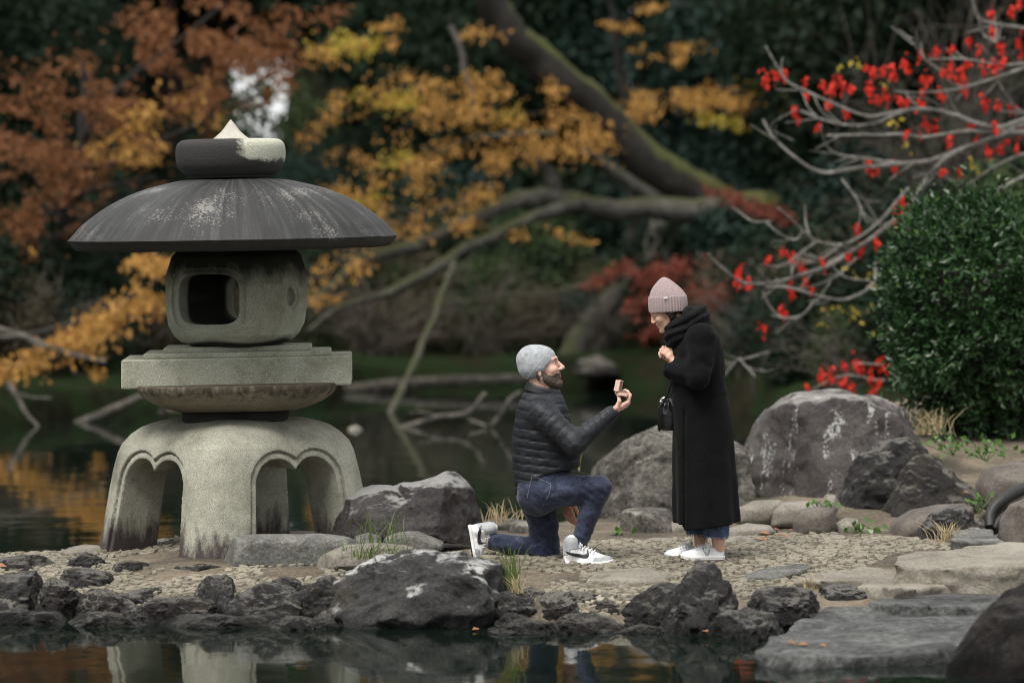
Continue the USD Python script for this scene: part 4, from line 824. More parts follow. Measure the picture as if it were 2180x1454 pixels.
# ---- hands
def hand_caps(W, f, n, t, curls, thumb, sc=1.0, spread=0.07):
    """Capsules of a hand: wrist W, f towards the fingers, n out of the palm, t towards the thumb."""
    W = np.asarray(W, float); f = np.asarray(f, float); f /= np.linalg.norm(f)
    n = np.asarray(n, float); n = n - f * (n @ f); n /= np.linalg.norm(n)
    t = np.asarray(t, float); t = t - f * (t @ f) - n * (t @ n); t /= np.linalg.norm(t)
    C = []
    lat = (0.030, 0.010, -0.010, -0.029); ln = (0.088, 0.092, 0.088, 0.080); fl = (0.92, 1.0, 0.94, 0.76)
    knuck = [W + (f * l + t * a) * sc for a, l in zip(lat, ln)]
    for k in knuck:
        C.append((W + (k - W) * 0.12, k, 0.0145 * sc, 0.0115 * sc))
    for a, b in zip(knuck[:-1], knuck[1:]): C.append((a * 0.6 + W * 0.4, b * 0.6 + W * 0.4, 0.013 * sc, 0.013 * sc))
    palm = len(C)
    for i, k in enumerate(knuck):
        d = rotv(f, n, 0) + t * (lat[i] * spread * 20 * 0.05); d /= np.linalg.norm(d); ax = np.cross(f, n); p0 = k
        for ang, L, r0, r1 in zip(curls[i], (0.044, 0.027, 0.021), (0.0098, 0.0088, 0.0080), (0.0088, 0.0080, 0.0070)):
            d = rotv(d, ax, math.radians(ang)); p1 = p0 + d * L * fl[i] * sc
            C.append((p0, p1, r0 * sc, r1 * sc)); p0 = p1
    b = W + (f * 0.022 + t * 0.024 + n * 0.004) * sc; p0 = b
    C.append((W + t * 0.012 * sc, b, 0.014 * sc, 0.0145 * sc))
    for (cf, cn, ct), L, r0, r1 in zip(thumb, (0.038, 0.030, 0.025), (0.0135, 0.0108, 0.0098), (0.0108, 0.0098, 0.0082)):
        d = f * cf + n * cn + t * ct; d /= np.linalg.norm(d); p1 = p0 + d * L * sc
        C.append((p0, p1, r0 * sc, r1 * sc)); p0 = p1
    return C, palm
def hand_mesh(caps, palm, arm=None, h=0.0026):
    def f(p):
        d = None
        for i, (a, b, ra, rb) in enumerate(caps):
            c = cap(p, a, b, ra, rb); d = c if d is None else smin(d, c, 0.010 if i < palm else 0.004)
        if arm is not None: d = smin(d, cap(p, *arm), 0.012)
        return d
    pts = [c[0] for c in caps] + [c[1] for c in caps] + ([arm[0], arm[1]] if arm is not None else [])
    lo, hi = bounds(pts, 0.03)
    return sdf(f, lo, hi, h, 1.2)

# ---- shoes: heel at x=0, toe at x=L, width along y, sole at z=0
def shoe_parts(high, L=0.285, h=0.0035):
    xs = np.array([0, .012, .04, .10, .15, .20, .245, .272, .285]) / .285 * L
    hw = np.array([.018, .030, .035, .036, .041, .047, .043, .031, .012])
    if high: tp = np.array([.095, .112, .120, .116, .098, .074, .058, .050, .036])
    else: tp = np.array([.070, .086, .082, .076, .084, .066, .054, .046, .034])
    def foot(p):
        x = np.clip(p[:, 0], 0, L); a = np.interp(x, xs, hw); b = np.interp(x, xs, tp)
        y = np.abs(p[:, 1]); z = np.maximum(p[:, 2], 0)
        taper = 1 - 0.42 * np.clip(z / 0.10, 0, 1.4) ** 1.2
        d = ((y / np.maximum(a * taper, 0.006)) ** 2.6 + (z / b) ** 2.6) ** (1 / 2.6) - 1
        d = d * np.minimum(a, b)
        dx = np.maximum(-p[:, 0], p[:, 0] - L)
        return smax(smax(d, dx, 0.01), -p[:, 2], 0.004) * 0.85
    def upper(p):
        d = foot(p)
        if high: d = smin(d, cap(p, (0.052, 0, 0.07), (0.050, 0, 0.132), 0.044, 0.044), 0.02)
        else: d = smax(d, -ell(p, (0.055, 0, 0.098), (0.045, 0.026, 0.03)), 0.006)
        return d
    soleh = 0.026 if high else 0.024
    def outline(p, g):
        x = np.clip(p[:, 0], 0, L); a = np.interp(x, xs, hw) + g
        return np.maximum(np.abs(p[:, 1]) - a, np.maximum(-g - p[:, 0], p[:, 0] - L - g)) * 0.9
    spring = lambda x: 0.012 * np.clip((x - 0.20) / 0.085, 0, 1.2) ** 2
    def mid(p): z = p[:, 2] - spring(p[:, 0]); return smax(outline(p, 0.004), np.maximum(z - soleh, 0.007 - z), 0.005)
    def outs(p): z = p[:, 2] - spring(p[:, 0]); return smax(outline(p, 0.003), np.maximum(z - 0.0085, -z), 0.003)
    lo, hi = np.array([-0.02, -0.065, -0.012]), np.array([L + 0.02, 0.065, 0.19])
    out = {}
    upp = lambda p: smax(upper(p), (soleh - 0.006) - p[:, 2], 0.003)
    out['upper'] = sdf(upp, lo, hi, h, 1.4)
    out['midsole'] = sdf(mid, lo, hi, h, 1.4)
    out['outsole'] = sdf(outs, lo, hi, h, 1.4)
    over = lambda reg, g: sdf(lambda p: np.maximum(np.maximum(upp(p) - g, -(upp(p) + 0.004)), reg(p)), lo, hi, h, 1.4)
    if high:
        toe = [(0.168, 0.0), (0.172, 0.035), (0.185, 0.052), (0.215, 0.050), (0.25, 0.062), (0.30, 0.06), (0.30, 0.0)]
        toe_r = lambda p: np.maximum(poly_sd(p[:, 0], p[:, 2], toe), -(poly_sd(p[:, 0], p[:, 2], [(0.20, 0.044), (0.235, 0.040), (0.262, 0.070), (0.20, 0.08)]) if False else 0 * p[:, 0] - 1))
        out['toe_panel'] = over(lambda p: poly_sd(p[:, 0], p[:, 2], toe), 0.0022)
        heel = [(-0.02, 0.055), (0.03, 0.062), (0.045, 0.092), (0.105, 0.100), (0.12, 0.118), (0.10, 0.165), (-0.02, 0.165)]
        out['heel_panel'] = over(lambda p: poly_sd(p[:, 0], p[:, 2], heel), 0.0022)
        sw = [(0.008, 0.088), (0.022, 0.071), (0.050, 0.060), (0.085, 0.052), (0.115, 0.046), (0.140, 0.046), (0.150, 0.058), (0.149, 0.078), (0.143, 0.094), (0.139, 0.094), (0.140, 0.078), (0.132, 0.069), (0.115, 0.066), (0.080, 0.072), (0.040, 0.080)]
        out['swoosh'] = over(lambda p: poly_sd(p[:, 0], p[:, 2], sw), 0.0042)
    else:
        vv = [(0.088, 0.072), (0.100, 0.074), (0.118, 0.036), (0.142, 0.078), (0.156, 0.076), (0.126, 0.026), (0.108, 0.026)]
        out['letter_v'] = over(lambda p: np.maximum(poly_sd(p[:, 0], p[:, 2], vv), 0.02 - p[:, 1]), 0.0028)
        out['heel_panel'] = over(lambda p: poly_sd(p[:, 0], p[:, 2], [(-0.02, 0.05), (0.018, 0.052), (0.022, 0.10), (-0.02, 0.10)]), 0.0022)
    lc = []
    for i in range(5):
        x = 0.105 + i * 0.019 if high else 0.125 + i * 0.016
        zz = float(np.interp(x, xs, tp)) + (0.006 if not high else 0.004)
        pts = [(x - 0.008, -0.028, zz - 0.016), (x, -0.014, zz - 0.002), (x + 0.004, 0, zz + 0.002), (x, 0.014, zz - 0.002), (x - 0.008, 0.028, zz - 0.016)]
        lc.append(tube(spline(pts, 9), 0.0034, 5))
    x0 = 0.098 if high else 0.118; z0 = float(np.interp(x0, xs, tp)) + 0.008
    for s in (-1, 1):
        lc.append(tube(spline([(x0, 0, z0), (x0 - 0.004, s * 0.022, z0 + 0.012), (x0 + 0.012, s * 0.036, z0 - 0.006), (x0 + 0.012, s * 0.018, z0 - 0.002), (x0, 0, z0)], 13), 0.003, 5))
        lc.append(tube(spline([(x0, 0, z0), (x0 + 0.014, s * 0.026, z0 - 0.012), (x0 + 0.016, s * 0.040, z0 - 0.034)], 8), 0.0028, 5))
    out['laces'] = cat_mesh(lc)
    tz = 0.118 if high else 0.088
    tx = 0.098 if high else 0.115
    out['tongue'] = sdf(lambda p: ell(p, (tx, 0, tz), (0.014, 0.027, 0.026 if high else 0.018), None), (tx - .03, -.04, tz - .04), (tx + .03, .04, tz + .04), h)
    return out
SHOE_HI, SHOE_LO = shoe_parts(True), shoe_parts(False)
def wear(parent, parts_, name, C, R, S, mats, subs):
    up = obj(name, place(parts_['upper'], C, R, S) if np.ndim(S) == 0 else (C + (parts_['upper'][0] * S) @ R.T, parts_['upper'][1]), mats['upper'], parent, smooth=50)
    for k in subs:
        m = parts_[k]; obj(k, (C + (m[0] * np.asarray(S)) @ R.T, m[1]), mats[k], up, smooth=50)
    return up
HI_M = dict(upper=m_shoe_w, midsole=m_sole, outsole=m_shoe_k, toe_panel=m_shoe_g, heel_panel=m_shoe_g, swoosh=m_shoe_k, laces=m_lace, tongue=m_shoe_w)
LO_M = dict(upper=m_shoe_w, midsole=m_sole, outsole=m_sole, letter_v=m_shoe_g, heel_panel=m_shoe_g, laces=m_lace, tongue=m_shoe_w)

# ================================================================== the kneeling man
man = thing('person', 'bearded man kneeling in grey beanie, black quilted jacket and jeans, offering a ring box', 'person', tuple(q(1165, 1200)), None)
MC = q(1153, 783, 0.0); mfwd = np.array([math.cos(math.radians(13)), -0.10, math.sin(math.radians(13))])
MR = basis(mfwd, (-math.sin(math.radians(13)), 0, 1)); MS = 1.09
# jacket
rows = [(828, 1124, 1190, .075), (842, 1112, 1199, .115), (862, 1102, 1206, .180), (890, 1096, 1214, .198), (930, 1091, 1226, .195), (965, 1090, 1235, .185), (1000, 1091, 1234, .182), (1065, 1097, 1224, .188)]
sx = MD / FPX
jz = np.array([HC - (r[0] - HY) * sx for r in rows])[::-1]; jc = np.array([((r[1] + r[2]) / 2 - CX) * sx for r in rows])[::-1]; ja = np.array([(r[2] - r[1]) / 2 * sx for r in rows])[::-1]; jb = np.array([r[3] for r in rows])[::-1]
nsh, nel, nwr = q(1152, 880, -.165), q(1222, 944, -.25), q(1301, 881, -.13)
fsh, fel, fwr = q(1165, 878, .165), q(1180, 985, .235), q(1204, 1060, .12)
h0, h1 = q(1092, 1040), q(1230, 999)
def quilt(s, per, amp):
    t = np.abs(((s / per) % 1.0) - 0.5) * 2                      # 1 at the seam
    return amp * np.exp(-((1 - t) / 0.15) ** 2) + amp * 0.3 * t * t - amp * 0.3
HEMP = np.array([q(*c) for c in [(1085, 1062), (1096, 1055), (1122, 1038), (1150, 1011), (1185, 1000), (1240, 996)]]); HEMX, HEMZ = HEMP[:, 0], HEMP[:, 2]
def f_jacket(p):
    zc = p[:, 2] + 0.10 * (p[:, 0] - jc.mean())
    d = loft(p, jz, jc, np.full(len(jz), MD), ja, jb, 2.2) + quilt(zc + 0.010 * (fbm(p * 7, 2, 31) - 0.5), 0.047 + 0.006 * (p[:, 2] > HC - (930 - HY) * sx), 0.0064)
    for a, b, c, rs in ((nsh, nel, nwr, (.080, .066, .056, .044)), (fsh, fel, fwr, (.080, .066, .060, .045))):
        u = cap(p, a, b, rs[0], rs[1]) + quilt(capt(p, a, b) + 0.01 + 0.012 * (fbm(p * 8, 2, 32) - 0.5), 0.046, 0.0038)
        l = cap(p, b, c, rs[1], rs[3]) + quilt(capt(p, b, c) + 0.012 * (fbm(p * 8, 2, 33) - 0.5), 0.044, 0.0038)
        arm = smin(u, l, 0.03)
        d = smin(d, arm, 0.035)
    hem = np.interp(p[:, 0], HEMX, HEMZ) - p[:, 2]
    hem = np.where((p[:, 1] < MD - .2) | (p[:, 1] > MD + .19), -1.0, hem)
    d = smax(d, hem, 0.012)
    wr = 0.011 * (fbm(p * np.array([15, 12, 24]), 3, 6) - 0.5)
    return d + wr
lo, hi = bounds([nsh, nel, nwr, fsh, fel, fwr, q(1090, 1050, -.2), q(1238, 815, .2)], 0.10)
jacket = obj('jacket', sdf(f_jacket, lo, hi, 0.0075, 1.35), m_jacket, man, smooth=60)
cuff = lambda c, d_, r: tube([c - d_ * 0.012, c + d_ * 0.014], [r, r * 0.96], 18)
obj('cuff', cuff(nwr, (nwr - nel) / np.linalg.norm(nwr - nel), 0.043), m_collar, jacket, smooth=50)
# stand-up collar, higher at the nape
colC = q(1155, 832); colR = basis((1, 0, -0.30), (0.30, 0, 1))
def f_collar(p):
    l = (p - colC) @ colR
    o = np.sqrt((l[:, 0] / 0.094) ** 2 + (l[:, 1] / 0.090) ** 2) + 0.9 * (l[:, 2]) 
    d = np.abs(o - 1) * 0.09 - 0.010
    return smax(d, np.abs(l[:, 2]) - 0.026, 0.010)
obj('collar', sdf(f_collar, colC - 0.17, colC + 0.17, 0.006, 1.3), m_collar, jacket, smooth=60)
# pocket edge and front zip flap as fine relief
# jeans
nh, nk, na = q(1148, 1052, -.085), q(1275, 1038, -.15), q(1235, 1150, -.12)
fh, fk, fa_ = q(1148, 1062, .085), q(1163, 1172, .10), q(1046, 1152, .10)
pel = q(1155, 1045)
def f_jeans(p):
    d = ell(p, q(1158, 1020), (.165, .175, .15))
    for s in (-1, 1): d = smin(d, ell(p, q(1143, 1052, s * .085), (.120, .10, .125)), 0.04)
    n1 = cap(p, nh, nk, .104, .073); n2 = cap(p, nk, na, .070, .049)
    n_ = smin(n1, smax(n2, (p - na) @ ((na - nk) / np.linalg.norm(na - nk)) - 0.022, 0.006), 0.02)
    f1 = cap(p, fh, fk, .100, .078); f2 = cap(p, fk, fa_, .070, .050)
    f_ = smin(f1, smax(f2, (p - fa_) @ ((fa_ - fk) / np.linalg.norm(fa_ - fk)) - 0.018, 0.006), 0.02)
    d = smin(smin(d, n_, 0.035), f_, 0.03)
    d = np.maximum(d, -(p[:, 2] + 0.0) + (HC - (1204 - HY) * sx))
    w = fbm(p * np.array([11, 9, 20]) , 3, 14) - 0.5
    hem = np.exp(-(np.linalg.norm(p - na, axis=1) / 0.09) ** 2) * 0.004 * np.sin(2 * fbm(p * 14, 2, 9) * 3 + ((p - na) @ ((na - nk) / np.linalg.norm(na - nk))) * 150)
    kn = np.exp(-(np.linalg.norm(p - (nk + np.array([-0.07, 0, -0.03])), axis=1) / 0.09) ** 2) * 0.005 * np.sin(p[:, 2] * 110 + p[:, 0] * 90 + 5 * fbm(p * 9, 2, 4))
    return d + 0.022 * w + hem + kn
lo, hi = bounds([nh, nk, na, fh, fk, fa_, pel], 0.19)
jeans_m = sdf(f_jeans, lo, hi, 0.0075, 1.3)
jeans = obj('jeans', jeans_m, m_denim, man, smooth=60)
def on_front(m, px, py, out=0.003):
    v = m[0]; X = CX + v[:, 0] * FPX / v[:, 1]; Y = HY + (HC - v[:, 2]) * FPX / v[:, 1]
    k = np.hypot(X - px, Y - py) < 6
    D = v[k, 1].min() if k.any() else MD
    return P(px, py, D - out)
pocket = [(1139, 1002), (1133, 1014), (1122, 1060)], [(1137, 1013), (1157, 1023), (1173, 1030)], [(1173, 1030), (1169, 1052), (1163, 1062)], [(1150, 995), (1190, 998), (1235, 1005), (1262, 1014)]
obj('stitching', cat_mesh([tube(np.array([on_front(jeans_m, *c) for c in spline(l, 14)]), 0.0009, 4) for l in pocket]), m_stitch, jeans)
# body: head, neck, torso, arms, legs and hands in one surface
hW = q(1306, 875, -.125)
hc_, pal = hand_caps(hW, (0.80, 0.08, 0.42), (-0.42, 0.25, 0.86), (0.05, -1, 0.05), [(42, 50, 30), (48, 58, 35), (52, 62, 38), (40, 50, 30)], [(0.75, 0.55, 0.35), (0.35, 0.9, -0.1), (-0.1, 1.0, -0.25)], 1.06)
mh_n = hand_mesh(hc_, pal, (nel + (nwr - nel) * 0.7, hW, .034, .027))
gW = q(1207, 1066, .115)
gc_, gpal = hand_caps(gW, (0.15, -0.15, -1), (0.55, 0.75, 0.0), (0.8, -0.5, 0.1), [(18, 30, 20), (22, 34, 22), (26, 38, 24), (30, 40, 26)], [(0.8, 0.2, 0.6), (0.95, 0.3, 0.2), (1, 0.3, 0)], 0.95)
mh_f = hand_mesh(gc_, gpal, (fel + (fwr - fel) * 0.7, gW, .034, .027))
neck_to = q(1150, 850)
mhead = head_mesh(True, MC, MR, MS, neck_to, 0.058)
def f_mbody(p):
    d = loft(p, jz, jc, np.full(len(jz), MD), ja - .06, jb - .05, 2.2)
    d = smin(d, cap(p, neck_to + np.array([0, 0, .03]), q(1160, 900), .062, .10), 0.04)
    for a, b, c in ((nsh, nel, hW), (fsh, fel, gW)): d = smin(d, smin(cap(p, a, b, .055, .042), cap(p, b, c, .042, .026), .02), .03)
    d = smin(d, ell(p, q(1152, 1030), (.12, .14, .12)), .04)
    for a, b, c in ((nh, nk, na), (fh, fk, fa_)): d = smin(d, smin(cap(p, a, b, .075, .052), cap(p, b, c, .052, .036), .02), .03)
    return d
lo, hi = bounds([nel, hW, fel, nk, na, fk, fa_, gW, q(1160, 850)], 0.14)
body_core = sdf(f_mbody, lo, hi, 0.0115, 1.3)
body = obj('body', fuse([body_core, mhead, mh_n, mh_f]), m_skin_man, man, smooth=60)
mp = lambda f, lo, hi, h, lip=1.3: local_part(f, lo, hi, h, MC, MR, MS, lip)
def beard_reg(p):
    x, z = p[:, 0], p[:, 2]; y = np.abs(p[:, 1])
    line = np.interp(x, [-0.01, 0.01, 0.035, 0.06, 0.078, 0.10], [0.0, -0.012, -0.042, -0.046, -0.043, -0.040])
    low = np.interp(x, [-0.01, 0.03, 0.08], [-0.07, -0.125, -0.15])
    mouth = ell(p, (0.090, 0, -0.058), (0.03, 0.022, 0.0085))
    return np.maximum(np.maximum(np.maximum(z - line, low - z), 0.000 - x), -mouth)
m_b = mp(lambda p: smax(np.maximum(head_sdf(p) - 0.0030, -(head_sdf(p) + 0.008)), beard_reg(p), 0.004) + 0.005 * (fbm(p * 130, 2, 3) - 0.5), HEADBOX[0], HEADBOX[1], 0.0027)
obj('beard', m_b, m_beard, body, smooth=50)
obj('hair', mp(lambda p: np.maximum(np.maximum(head_sdf(p) - 0.004, -(head_sdf(p) + 0.006)), np.maximum(np.maximum(p[:, 0] + 0.015 + 0 * p[:, 2], p[:, 2] + 0.005), -0.062 - p[:, 2])), HEADBOX[0], HEADBOX[1], 0.003), m_beard, body, smooth=50)
for s in (-1, 1):
    obj('eyebrow', place(tube(spline([(0.0895, s * 0.014, 0.028), (0.088, s * 0.028, 0.032), (0.078, s * 0.046, 0.028)], 8), [0.002, .0035, .004, .004, .004, .0035, .003, .002], 6), MC, MR, MS), m_beard, body, smooth=50)
    eye = obj('eye', place(ball((0.0695, s * 0.031, 0.0095), 0.0112), MC, MR, MS), m_white_eye, body, smooth=True)
    obj('iris', place(ball((0.0757, s * 0.0310, 0.0105), 0.0066), MC, MR, MS), m_iris, eye, smooth=True)
obj('lips', mp(lambda p: np.maximum(np.maximum(head_sdf(p) - 0.0012, -(head_sdf(p) + 0.004)), ell(p, (0.092, 0, -0.059), (0.02, 0.021, 0.0115))), HEADBOX[0], HEADBOX[1], 0.0024), m_lips_m, body, smooth=50)
obj('teeth', place(ball((0.0848, 0, -0.0572), 0.010, 2, (0.55, 1.5, 0.32)), MC, MR, MS), m_teeth, body, smooth=True)
# beanie: close knit cap with a fold line, sitting from forehead to nape
rimline = lambda p: 0.046 + 0.86 * (p[:, 0] - 0.084) - p[:, 2]
def f_bean(p):
    d = ell(p, (-0.014, 0, 0.036), (0.103, 0.087, 0.088))
    d = smin(d, ell(p, (-0.050, 0, 0.062), (0.064, 0.066, 0.060)), 0.04)
    d = smin(d, ell(p, (-0.030, 0, 0.006), (0.086, 0.086, 0.060)), 0.03)
    d = smax(d, np.maximum(rimline(p) * 0.76, -0.044 - p[:, 2]), 0.007)
    return d + 0.006 * (fbm(p * 26, 2, 5) - 0.5)
bean = obj('beanie', mp(f_bean, (-0.15, -0.12, -0.06), (0.13, 0.12, 0.17), 0.0035), m_bean, man, smooth=60)
def bean_seam(p):
    return np.maximum(np.abs(f_bean(p) - 0.0005) - 0.0022, np.abs((rimline(p) + 0.058) * 0.76) - 0.0022)
obj('fold_seam', mp(bean_seam, (-0.15, -0.12, -0.06), (0.13, 0.12, 0.17), 0.0024, 1.5), m_bean_seam, bean, smooth=60)
# shoes
fr = q(1196, 1203, -.125); ground_n = fr
wear(man, SHOE_HI, 'high_top_shoe', q(1200, 1203, -.13), basis((1, -0.10, 0.0), (0, 0, 1)), np.array([0.985, 1.0, 1.0]), HI_M, ['midsole', 'outsole', 'toe_panel', 'heel_panel', 'swoosh', 'laces', 'tongue'])
wear(man, SHOE_HI, 'high_top_shoe', q(994, 1119, .10), basis((0.16, 0.0, -0.96), (0.96, 0.0, 0.16)), np.array([0.78, 1.0, 1.0]), HI_M, ['midsole', 'outsole', 'toe_panel', 'heel_panel', 'swoosh', 'laces', 'tongue'])

# the ring box in his hand
def boxm(c, R, sx_, sy_, sz_, bev=0.0015):
    t = trimesh.creation.box((sx_, sy_, sz_)); return np.asarray(c) + np.array(t.vertices) @ R.T, np.array(t.faces)
ringbox = thing('ring_box', 'small open pinkish wooden ring box held up in the hand of the kneeling man', 'ring box', tuple(q(1325, 840, -.13)))
BR = basis((0.96, -0.1, -0.12), (0.12, 0, 0.96)); bc = q(1326, 839, -.135)
U = BR[:, 2]; Fw = BR[:, 0]
obj('base', cat_mesh([boxm(bc, BR, 0.058, 0.058, 0.016)]), m_wood, ringbox)
obj('cushion', boxm(bc + U * 0.0085, BR, 0.048, 0.048, 0.005), m_wood_in, ringbox)
LRb = basis((0.93, -0.36, -0.20), (0.20, 0, 0.93)); lc_ = q(1317, 821, -.135)
LF, LU = LRb[:, 0], LRb[:, 2]
lid = obj('lid', boxm(lc_ - LF * 0.011, LRb, 0.006, 0.056, 0.064), m_wood, ringbox)
wall = [boxm(lc_ + LF * 0.003 + LRb[:, 1] * s * 0.0255, LRb, 0.022, 0.005, 0.064) for s in (-1, 1)] + [boxm(lc_ + LF * 0.003 + LU * s * 0.0295, LRb, 0.022, 0.046, 0.005) for s in (-1, 1)]
obj('lid_wall', cat_mesh(wall), m_wood, lid)
tor = trimesh.creation.torus(0.008, 0.0013, 20, 6)
obj('ring', (np.array(tor.vertices) @ basis((1, 0, 0), (0, 1, 0)).T + bc + U * 0.017, np.array(tor.faces)), m_metal, ringbox, smooth=True)

# ================================================================== the standing woman
wom = thing('person', 'woman standing with clasped hands in pink beanie, long black coat and white sneakers', 'person', tuple(q(1500, 1190)), None)
WCt = q(1419, 664, 0.02); wa = math.radians(-24)
wfwd = np.array([-math.cos(wa), -0.06, math.sin(wa)]); WR = basis(wfwd, (math.sin(wa), 0, math.cos(wa))); WS = 0.94
WC = WCt
# coat
crow = [(682, 1466, 1508, .07), (694, 1452, 1520, .13), (712, 1442, 1531, .185), (740, 1434, 1538, .20), (775, 1431, 1543, .195), (815, 1431, 1545, .18), (835, 1431, 1547, .178), (870, 1431, 1556, .19), (905, 1432, 1560, .20), (1000, 1433, 1566, .215), (1100, 1434, 1573, .235), (1140, 1435, 1575, .24)]
cz_c = np.array([HC - (r[0] - HY) * sx for r in crow])[::-1]; cc_c = np.array([((r[1] + r[2]) / 2 - CX) * sx for r in crow])[::-1]; ca_c = np.array([(r[2] - r[1]) / 2 * sx for r in crow])[::-1]; cb_c = np.array([r[3] for r in crow])[::-1]
wsh, wel, wwr = q(1494, 716, -.165), q(1487, 803, -.225), q(1432, 787, -.085)
vsh, vel, vwr = q(1490, 716, .165), q(1480, 803, .215), q(1428, 790, .075)
slit = (1455 - CX) * sx
def f_coat(p):
    d = loft(p, cz_c, cc_c, np.full(len(cz_c), MD + 0.01), ca_c, cb_c, 2.3)
    x = p[:, 0] - np.interp(p[:, 2], cz_c, cc_c); y = p[:, 1] - MD
    low = np.clip((HC - (880 - HY) * sx - p[:, 2]) / 0.6, 0, 1)
    ang = np.arctan2(y, x)
    d = d + 0.010 * low * np.sin(ang * 9 + 1.3) + 0.012 * low * (fbm(np.stack([p[:, 0] * 9, p[:, 1] * 9, p[:, 2] * 1.3], 1), 2, 9) - 0.5)
    for a, b, c in ((wsh, wel, wwr), (vsh, vel, vwr)):
        arm = smin(cap(p, a, b, .080, .062), cap(p, b, c, .064, .050), .03) + 0.018 * (fbm(p * np.array([12, 10, 20]), 2, 26) - 0.5)
        d = smin(d, arm, .04)
    belt = np.exp(-((p[:, 2] - (HC - (832 - HY) * sx)) / 0.018) ** 2)
    d = d - 0.004 * belt
    # front overlap: a groove down the near side and two hem lengths
    groove = np.exp(-((p[:, 0] - slit) / 0.006) ** 2) * (p[:, 1] < MD) * np.clip((HC - (860 - HY) * sx - p[:, 2]) / 0.05, 0, 1)
    d = d + 0.014 * groove
    hemz = np.where(p[:, 0] < slit, HC - (1113 - HY) * sx, HC - (1126 - HY) * sx + (p[:, 0] - slit) * 0.15)
    d = smax(d, hemz - p[:, 2], 0.006)
    wr = 0.009 * (fbm(p * np.array([10, 10, 9]), 3, 16) - 0.5)
    return d + wr
lo, hi = bounds([wsh, wel, wwr, vel, q(1428, 1128, -.24), q(1576, 675, .24)], 0.06)
coat = obj('coat', sdf(f_coat, lo, hi, 0.0085, 1.35), m_coat, wom, smooth=60)
# scarf: thick wraps high at the nape and full under the chin
def ring_sd(p, C, R, rx, ry, r):
    l = (p - C) @ R; a = np.arctan2(l[:, 1] / ry, l[:, 0] / rx)
    c = np.stack([rx * np.cos(a), ry * np.sin(a), 0 * a], 1)
    return np.linalg.norm((l - c) / np.array([1, 1, 1.25]), axis=1) - r
def f_scarf(p):
    d = ring_sd(p, q(1466, 684), basis((1, 0, 0.42), (-0.42, 0, 1)), 0.080, 0.085, 0.048)
    d = smin(d, ring_sd(p, q(1462, 704), basis((1, 0, 0.30), (-0.30, 0, 1)), 0.088, 0.098, 0.046), 0.012)
    d = smin(d, ell(p, q(1446, 712), (.085, .085, .095)), 0.02)
    d = smin(d, cap(p, q(1438, 722, -.02), q(1446, 748, -.05), .05, .035), 0.03)
    d = smin(d, ell(p, q(1478, 672), (.085, .09, .06)), 0.02)
    f1 = np.sin((p[:, 2] * 1.0 - p[:, 0] * 0.55 + 0.05 * fbm(p * 8, 2, 3)) * 115)
    return d + 0.006 * f1 + 0.016 * (fbm(p * 16, 3, 7) - 0.5)
obj('scarf', sdf(f_scarf, q(1395, 765, -.22), q(1530, 630, .22), 0.006, 1.4), m_scarf, wom, smooth=60)
# jeans, ankles, shoes
m_denim_l = plain('blue_denim', (0.060, 0.085, 0.16), 0.85, noise=0.35, scale=40, bump=0.004, bscale=120)
wn, wf = q(1524, 1110, -.075), q(1488, 1108, .075)
def f_wj(p, a, dx, dz):
    b = a + np.array([dx, 0, -dz]); d = cap(p, a + np.array([0, 0, .25]), b, .088, .070)
    d = d + 0.006 * np.sin(np.arctan2(p[:, 1] - a[1], p[:, 0] - a[0]) * 7)
    return smax(d, b[2] - p[:, 2], 0.004)
jz1 = sdf(lambda p: np.minimum(f_wj(p, wn, 0.0, .085), f_wj(p, wf, 0.0, .075)), q(1450, 1152, -.20), q(1565, 1015, .20), 0.007, 1.3)
wjeans = obj('jeans', jz1, m_denim_l, wom, smooth=50)
rgf = np.random.default_rng(77); fr_ = []
for a, dz in ((wn, .085), (wf, .075)):
    for k in range(60):
        t = k / 60 * 2 * math.pi; r = 0.068
        b0 = a + np.array([r * math.cos(t), r * math.sin(t), -dz + 0.004]); L = rgf.uniform(.006, .026)
        fr_.append(tube([b0, b0 + np.array([rgf.normal(0, .005), rgf.normal(0, .005), -L])], [0.0030, 0.0008], 4))
obj('frayed_hem', cat_mesh(fr_), plain('frayed_threads', (0.16, 0.20, 0.29), 0.9, noise=0.4, scale=90), wjeans, kind='stuff')
wear(wom, SHOE_LO, 'white_sneaker', q(1542, 1191, -.085), basis((-1, -0.06, 0), (0, 0, 1)), np.array([0.88, 0.95, 0.98]), LO_M, ['midsole', 'outsole', 'letter_v', 'heel_panel', 'laces', 'tongue'])
wear(wom, SHOE_LO, 'white_sneaker', q(1508, 1189, .07), basis((-1, 0.08, 0), (0, 0, 1)), np.array([0.88, 0.95, 0.98]), LO_M, ['midsole', 'outsole', 'letter_v', 'heel_panel', 'laces', 'tongue'])
# body
hW1 = q(1436, 773, -.06)
c1, p1_ = hand_caps(hW1, (-0.46, 0.25, 0.86), (-0.25, 0.95, -0.1), (0.86, 0.1, 0.46), [(48, 70, 40), (52, 72, 40), (56, 74, 40), (60, 76, 40)], [(0.8, 0.4, 0.3), (0.9, 0.5, -0.1), (0.9, 0.4, -0.3)], 0.95)
wh_n = hand_mesh(c1, p1_, (wel + (wwr - wel) * 0.75, hW1, .030, .024))
hW2 = q(1433, 775, .045)
c2, p2_ = hand_caps(hW2, (-0.50, -0.12, 0.84), (-0.35, -0.93, -0.1), (0.84, -0.1, 0.5), [(38, 62, 40), (40, 64, 40), (42, 66, 40), (44, 68, 40)], [(0.8, 0.4, 0.3), (0.9, 0.5, -0.1), (0.9, 0.4, -0.3)], 0.95)
wh_f = hand_mesh(c2, p2_, (vel + (vwr - vel) * 0.75, hW2, .030, .024))
wneck = q(1468, 706)
whead = head_mesh(False, WC, WR, WS, wneck, 0.05)
